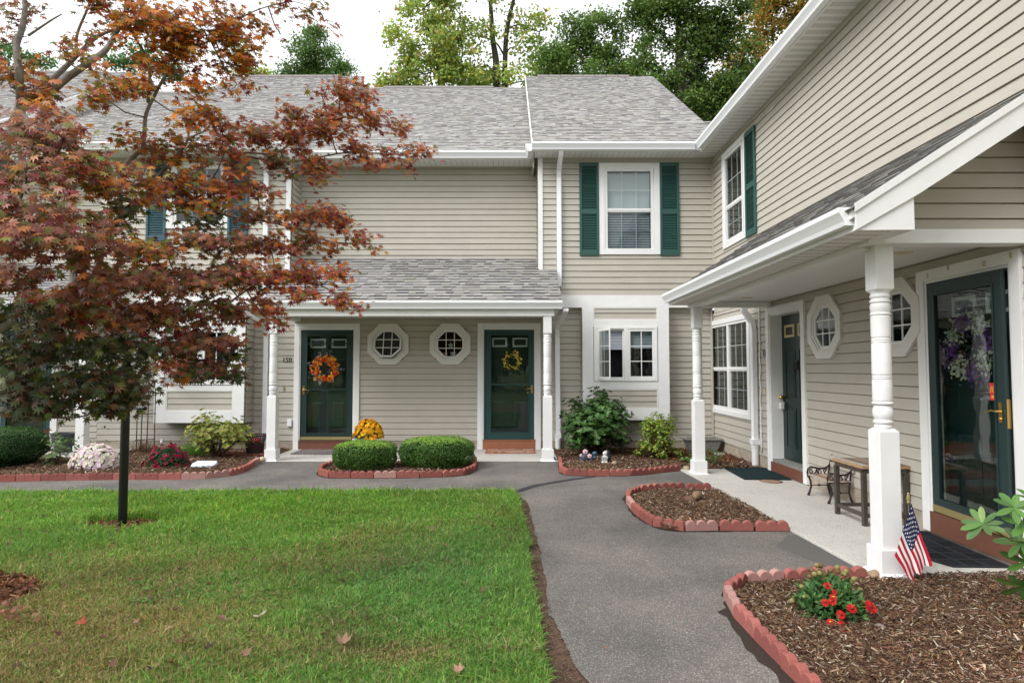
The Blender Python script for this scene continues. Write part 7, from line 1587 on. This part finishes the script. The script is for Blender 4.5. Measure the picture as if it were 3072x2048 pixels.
CL = [(40,50,60,60,3.9,50,P2_),(30,170,70,55,3.8,90,P1),(150,120,70,30,3.9,40,P1),(235,20,70,30,4.0,60,P1),(300,60,60,50,4.0,110,O_),(200,90,45,30,4.0,30,P1),(380,40,90,60,4.0,190,O_),(470,70,95,70,4.1,230,O_),(525,150,60,60,4.2,110,O_),(400,140,95,55,4.1,150,O_),(240,190,75,40,3.9,90,P1),(330,175,55,40,4.0,50,O_),(545,90,50,70,4.2,90,O_),
  (460,200,60,35,4.1,60,O_),(545,195,30,28,4.2,20,O_),(655,12,42,16,4.4,26,P1),(712,28,42,24,4.4,36,P1),(750,45,18,14,4.4,10,P4),(645,80,20,10,4.4,6,P4),(575,55,28,50,4.3,40,O_),
  (120,250,60,30,3.7,40,O_),(240,225,60,30,3.8,60,P1),(430,260,60,50,4.1,80,O_),(500,270,60,45,4.2,60,O_),(60,300,95,55,3.5,130,P2_),(140,340,110,55,3.5,150,P2_),(60,390,95,60,3.3,120,P2_),(200,400,95,50,3.6,140,P1),
  (330,330,60,40,4.1,90,P1),(420,350,80,45,4.2,120,P1),(520,340,80,45,4.3,130,P4),(600,300,70,40,4.5,120,P4),(680,320,80,45,4.6,160,P4),(760,300,70,45,4.7,140,P4),(800,240,50,35,4.7,70,P4),(785,195,32,22,4.7,36,P4),(860,265,60,35,4.8,90,P4),(920,285,42,20,4.9,42,P4),(700,260,60,30,4.6,80,P4),
  (640,380,70,30,4.5,90,P2_),(740,375,70,30,4.7,100,P4),(840,345,70,28,4.8,100,P4),(920,350,50,24,4.9,60,P4),(975,352,26,18,4.9,26,P4),(945,380,26,12,4.9,12,P4),(870,385,36,12,4.8,24,P4),(720,408,30,12,4.6,16,P4),
  (300,430,95,45,3.9,160,P1),(410,420,80,45,4.2,120,P1),(500,415,70,40,4.3,100,P4),(590,430,50,35,4.4,50,P4),(60,480,110,50,3.1,120,P2_),(170,490,100,50,3.3,130,P2_),(280,500,60,40,3.8,70,P3),(450,470,60,30,4.2,50,P1),(400,470,50,28,4.3,46,P2_),(500,460,60,26,4.35,60,P1),(560,440,45,26,4.4,44,P4),(470,515,60,18,4.3,40,P3),(560,490,60,30,4.3,60,P2_),(640,500,60,30,4.5,80,P4),(720,495,60,32,4.7,100,P4),(790,500,55,32,4.8,90,P4),(840,540,36,24,4.85,40,P4),(865,568,18,10,4.85,10,P4),
  (80,570,120,50,3.0,140,P2_),(210,570,110,45,3.3,150,P2_),(330,575,90,35,3.8,120,P1),(430,560,80,32,4.1,100,P2_),(520,560,80,35,4.3,130,P2_),(620,560,70,35,4.5,120,P4),(700,555,55,30,4.6,70,P2_),(770,575,40,20,4.7,34,P4),
  (60,650,110,45,3.1,120,P2_),(180,650,110,45,3.4,140,P2_),(300,650,100,45,3.7,170,P2_),(410,640,100,42,4.0,180,P2_),(520,630,90,42,4.2,170,P2_),(610,630,70,38,4.4,120,P4),(690,625,60,30,4.5,90,P4),(760,625,48,22,4.6,50,P4),(700,680,50,24,4.5,60,P4),(770,690,42,16,4.6,40,P4),(812,703,22,9,4.7,12,P4),(610,700,42,38,4.4,70,P4),(625,745,22,18,4.4,18,P4),
  (60,730,90,45,3.3,120,P3),(180,720,100,45,3.5,150,P2_),(300,730,100,42,3.8,180,P2_),(410,720,90,42,4.0,170,P2_),(510,710,70,42,4.2,120,P2_),(400,785,70,36,4.0,110,P2_),(480,775,65,38,4.1,110,P2_),(540,800,36,26,4.3,36,P3),(500,830,48,28,4.2,60,P2_),(520,865,40,18,4.2,34,P3),(470,855,32,18,4.1,24,P3),
  (60,810,90,45,3.4,120,P3),(180,800,95,45,3.6,140,P3),(290,800,80,40,3.8,130,P3),(60,880,85,38,3.5,110,P3),(170,870,90,42,3.6,130,P3),(270,860,70,36,3.8,110,P3),(60,930,70,20,3.5,50,P3),(140,930,60,22,3.6,54,P3),(230,925,55,24,3.7,60,P3),(290,905,40,32,3.8,50,P3),(325,890,28,18,3.9,20,P3),(410,865,30,16,4.2,34,P4),(390,840,36,18,4.2,34,P4),
  (-80,100,120,100,3.9,120,P1),(-100,350,120,120,3.4,150,P2_),(-120,600,130,120,3.2,150,P2_),(-100,830,110,70,3.4,120,P3),(330,30,90,50,4.05,110,O_),(430,110,80,50,4.1,90,O_),(520,50,60,50,4.2,80,O_),(110,200,80,30,3.8,50,P1),(755,250,45,26,4.7,46,P4),(780,215,34,22,4.7,30,P4),(740,220,26,18,4.7,18,P4),(830,215,40,26,4.75,40,P4),(200,-70,160,60,4.0,160,O_),(450,-60,150,60,4.1,160,O_),(330,-160,200,60,4.0,160,O_)]
NA = [(n.x, n.y, n.z) for n in NODES]; NA = np.array(NA); trunkxy = np.array([mx_, my_])
PP, TP, NN, SS, CC = [], [], [], [], []
for (x, y, rx, ry, Yd, n, pal) in CL:
    c = atY(x, y, Yd); RX, RZ = rx/PX*Yd, ry/PX*Yd; RD = max(.16, min(.42, RX*.8)); cv = np.array(c)
    nd = NA[np.argmin(np.sum((NA-cv)**2, 1))]; st = Vector(nd); md = st.lerp(c, .5)+Vector((0, 0, -.03))
    wood.tube([st, md, c], [.006, .005, .004], 5, cap=False)
    ntw = max(2, int(n/13)); n = int(n*(2.05 if pal is O_ else 2.05 if Yd > 3.65 else 1.6))
    for k in range(ntw):
        v = r.normal(0, 1, 3); v /= np.linalg.norm(v); e = cv+v*np.array([RX, RD, RZ])*r.uniform(.75, 1.05); s0 = cv+v*np.array([RX, RD, RZ])*.1
        mid = (s0+e)/2+np.array([0, 0, .02])+r.normal(0, .015, 3); wood.tube([s0, mid, e], [.0034, .0026, .0014], 4, cap=False)
        m = int(round(n/ntw)); tt = r.uniform(.12, 1.05, m)**.7
        pos = s0[None]*(1-tt)[:, None]+e[None]*tt[:, None]+r.normal(0, 1, (m, 3))*[.045, .05, .030]
        out = np.array([e[0]-cv[0], e[1]-cv[1], 0])*.8+np.array([cv[0]-mx_, cv[1]-my_, 0])*.25; out = out/(np.linalg.norm(out)+1e-6)
        tip = out[None]*.75+np.array([0, 0, -.62])+r.normal(0, .55, (m, 3)); nr = np.array([0, -.50, .62])+out*.30+r.normal(0, .33, (m, 3))
        PP.append(pos); TP.append(tip); NN.append(nr); SS.append(r.uniform(.031, .049, m)*(1.0 if Yd > 3.7 else 1.12)); CC.append(pick(pal, m, .18, r))
PP, TP, NN, SS, CC = map(np.concatenate, (PP, TP, NN, SS, CC))
R_, T_, N_ = frames_from(NN, TP)
nf = len(PALM); npmesh('crown', 'maple_leaf', stamp(PP, R_, T_, N_, SS, PALM), 4, np.repeat(CC, nf, 0), t)
# winged seeds hanging under the leaves
ns = 700; ix = r.choice(len(PP), ns); sp2 = PP[ix]+r.normal(0, .02, (ns, 3))+[0, 0, -.02]; WING = np.array([[[0,0,0],[.2,.3,0],[.75,.75,0],[.45,.85,0]], [[0,0,0],[-.2,.3,0],[-.75,.75,0],[-.45,.85,0]]], float)
A, B_, C_ = frames_from(r.normal(0, 1, (ns, 3)), r.normal(0, .4, (ns, 3))+[0, 0, -1]); npmesh('seeds', 'maple_leaf', stamp(sp2, A, B_, C_, r.uniform(.018, .028, ns), WING), 4, np.repeat(pick([(.24,.008,.03,1),(.16,.01,.025,1)], ns, .15, r), 2, 0), t)
wood.build('trunk', 'bark', t, smooth=True)
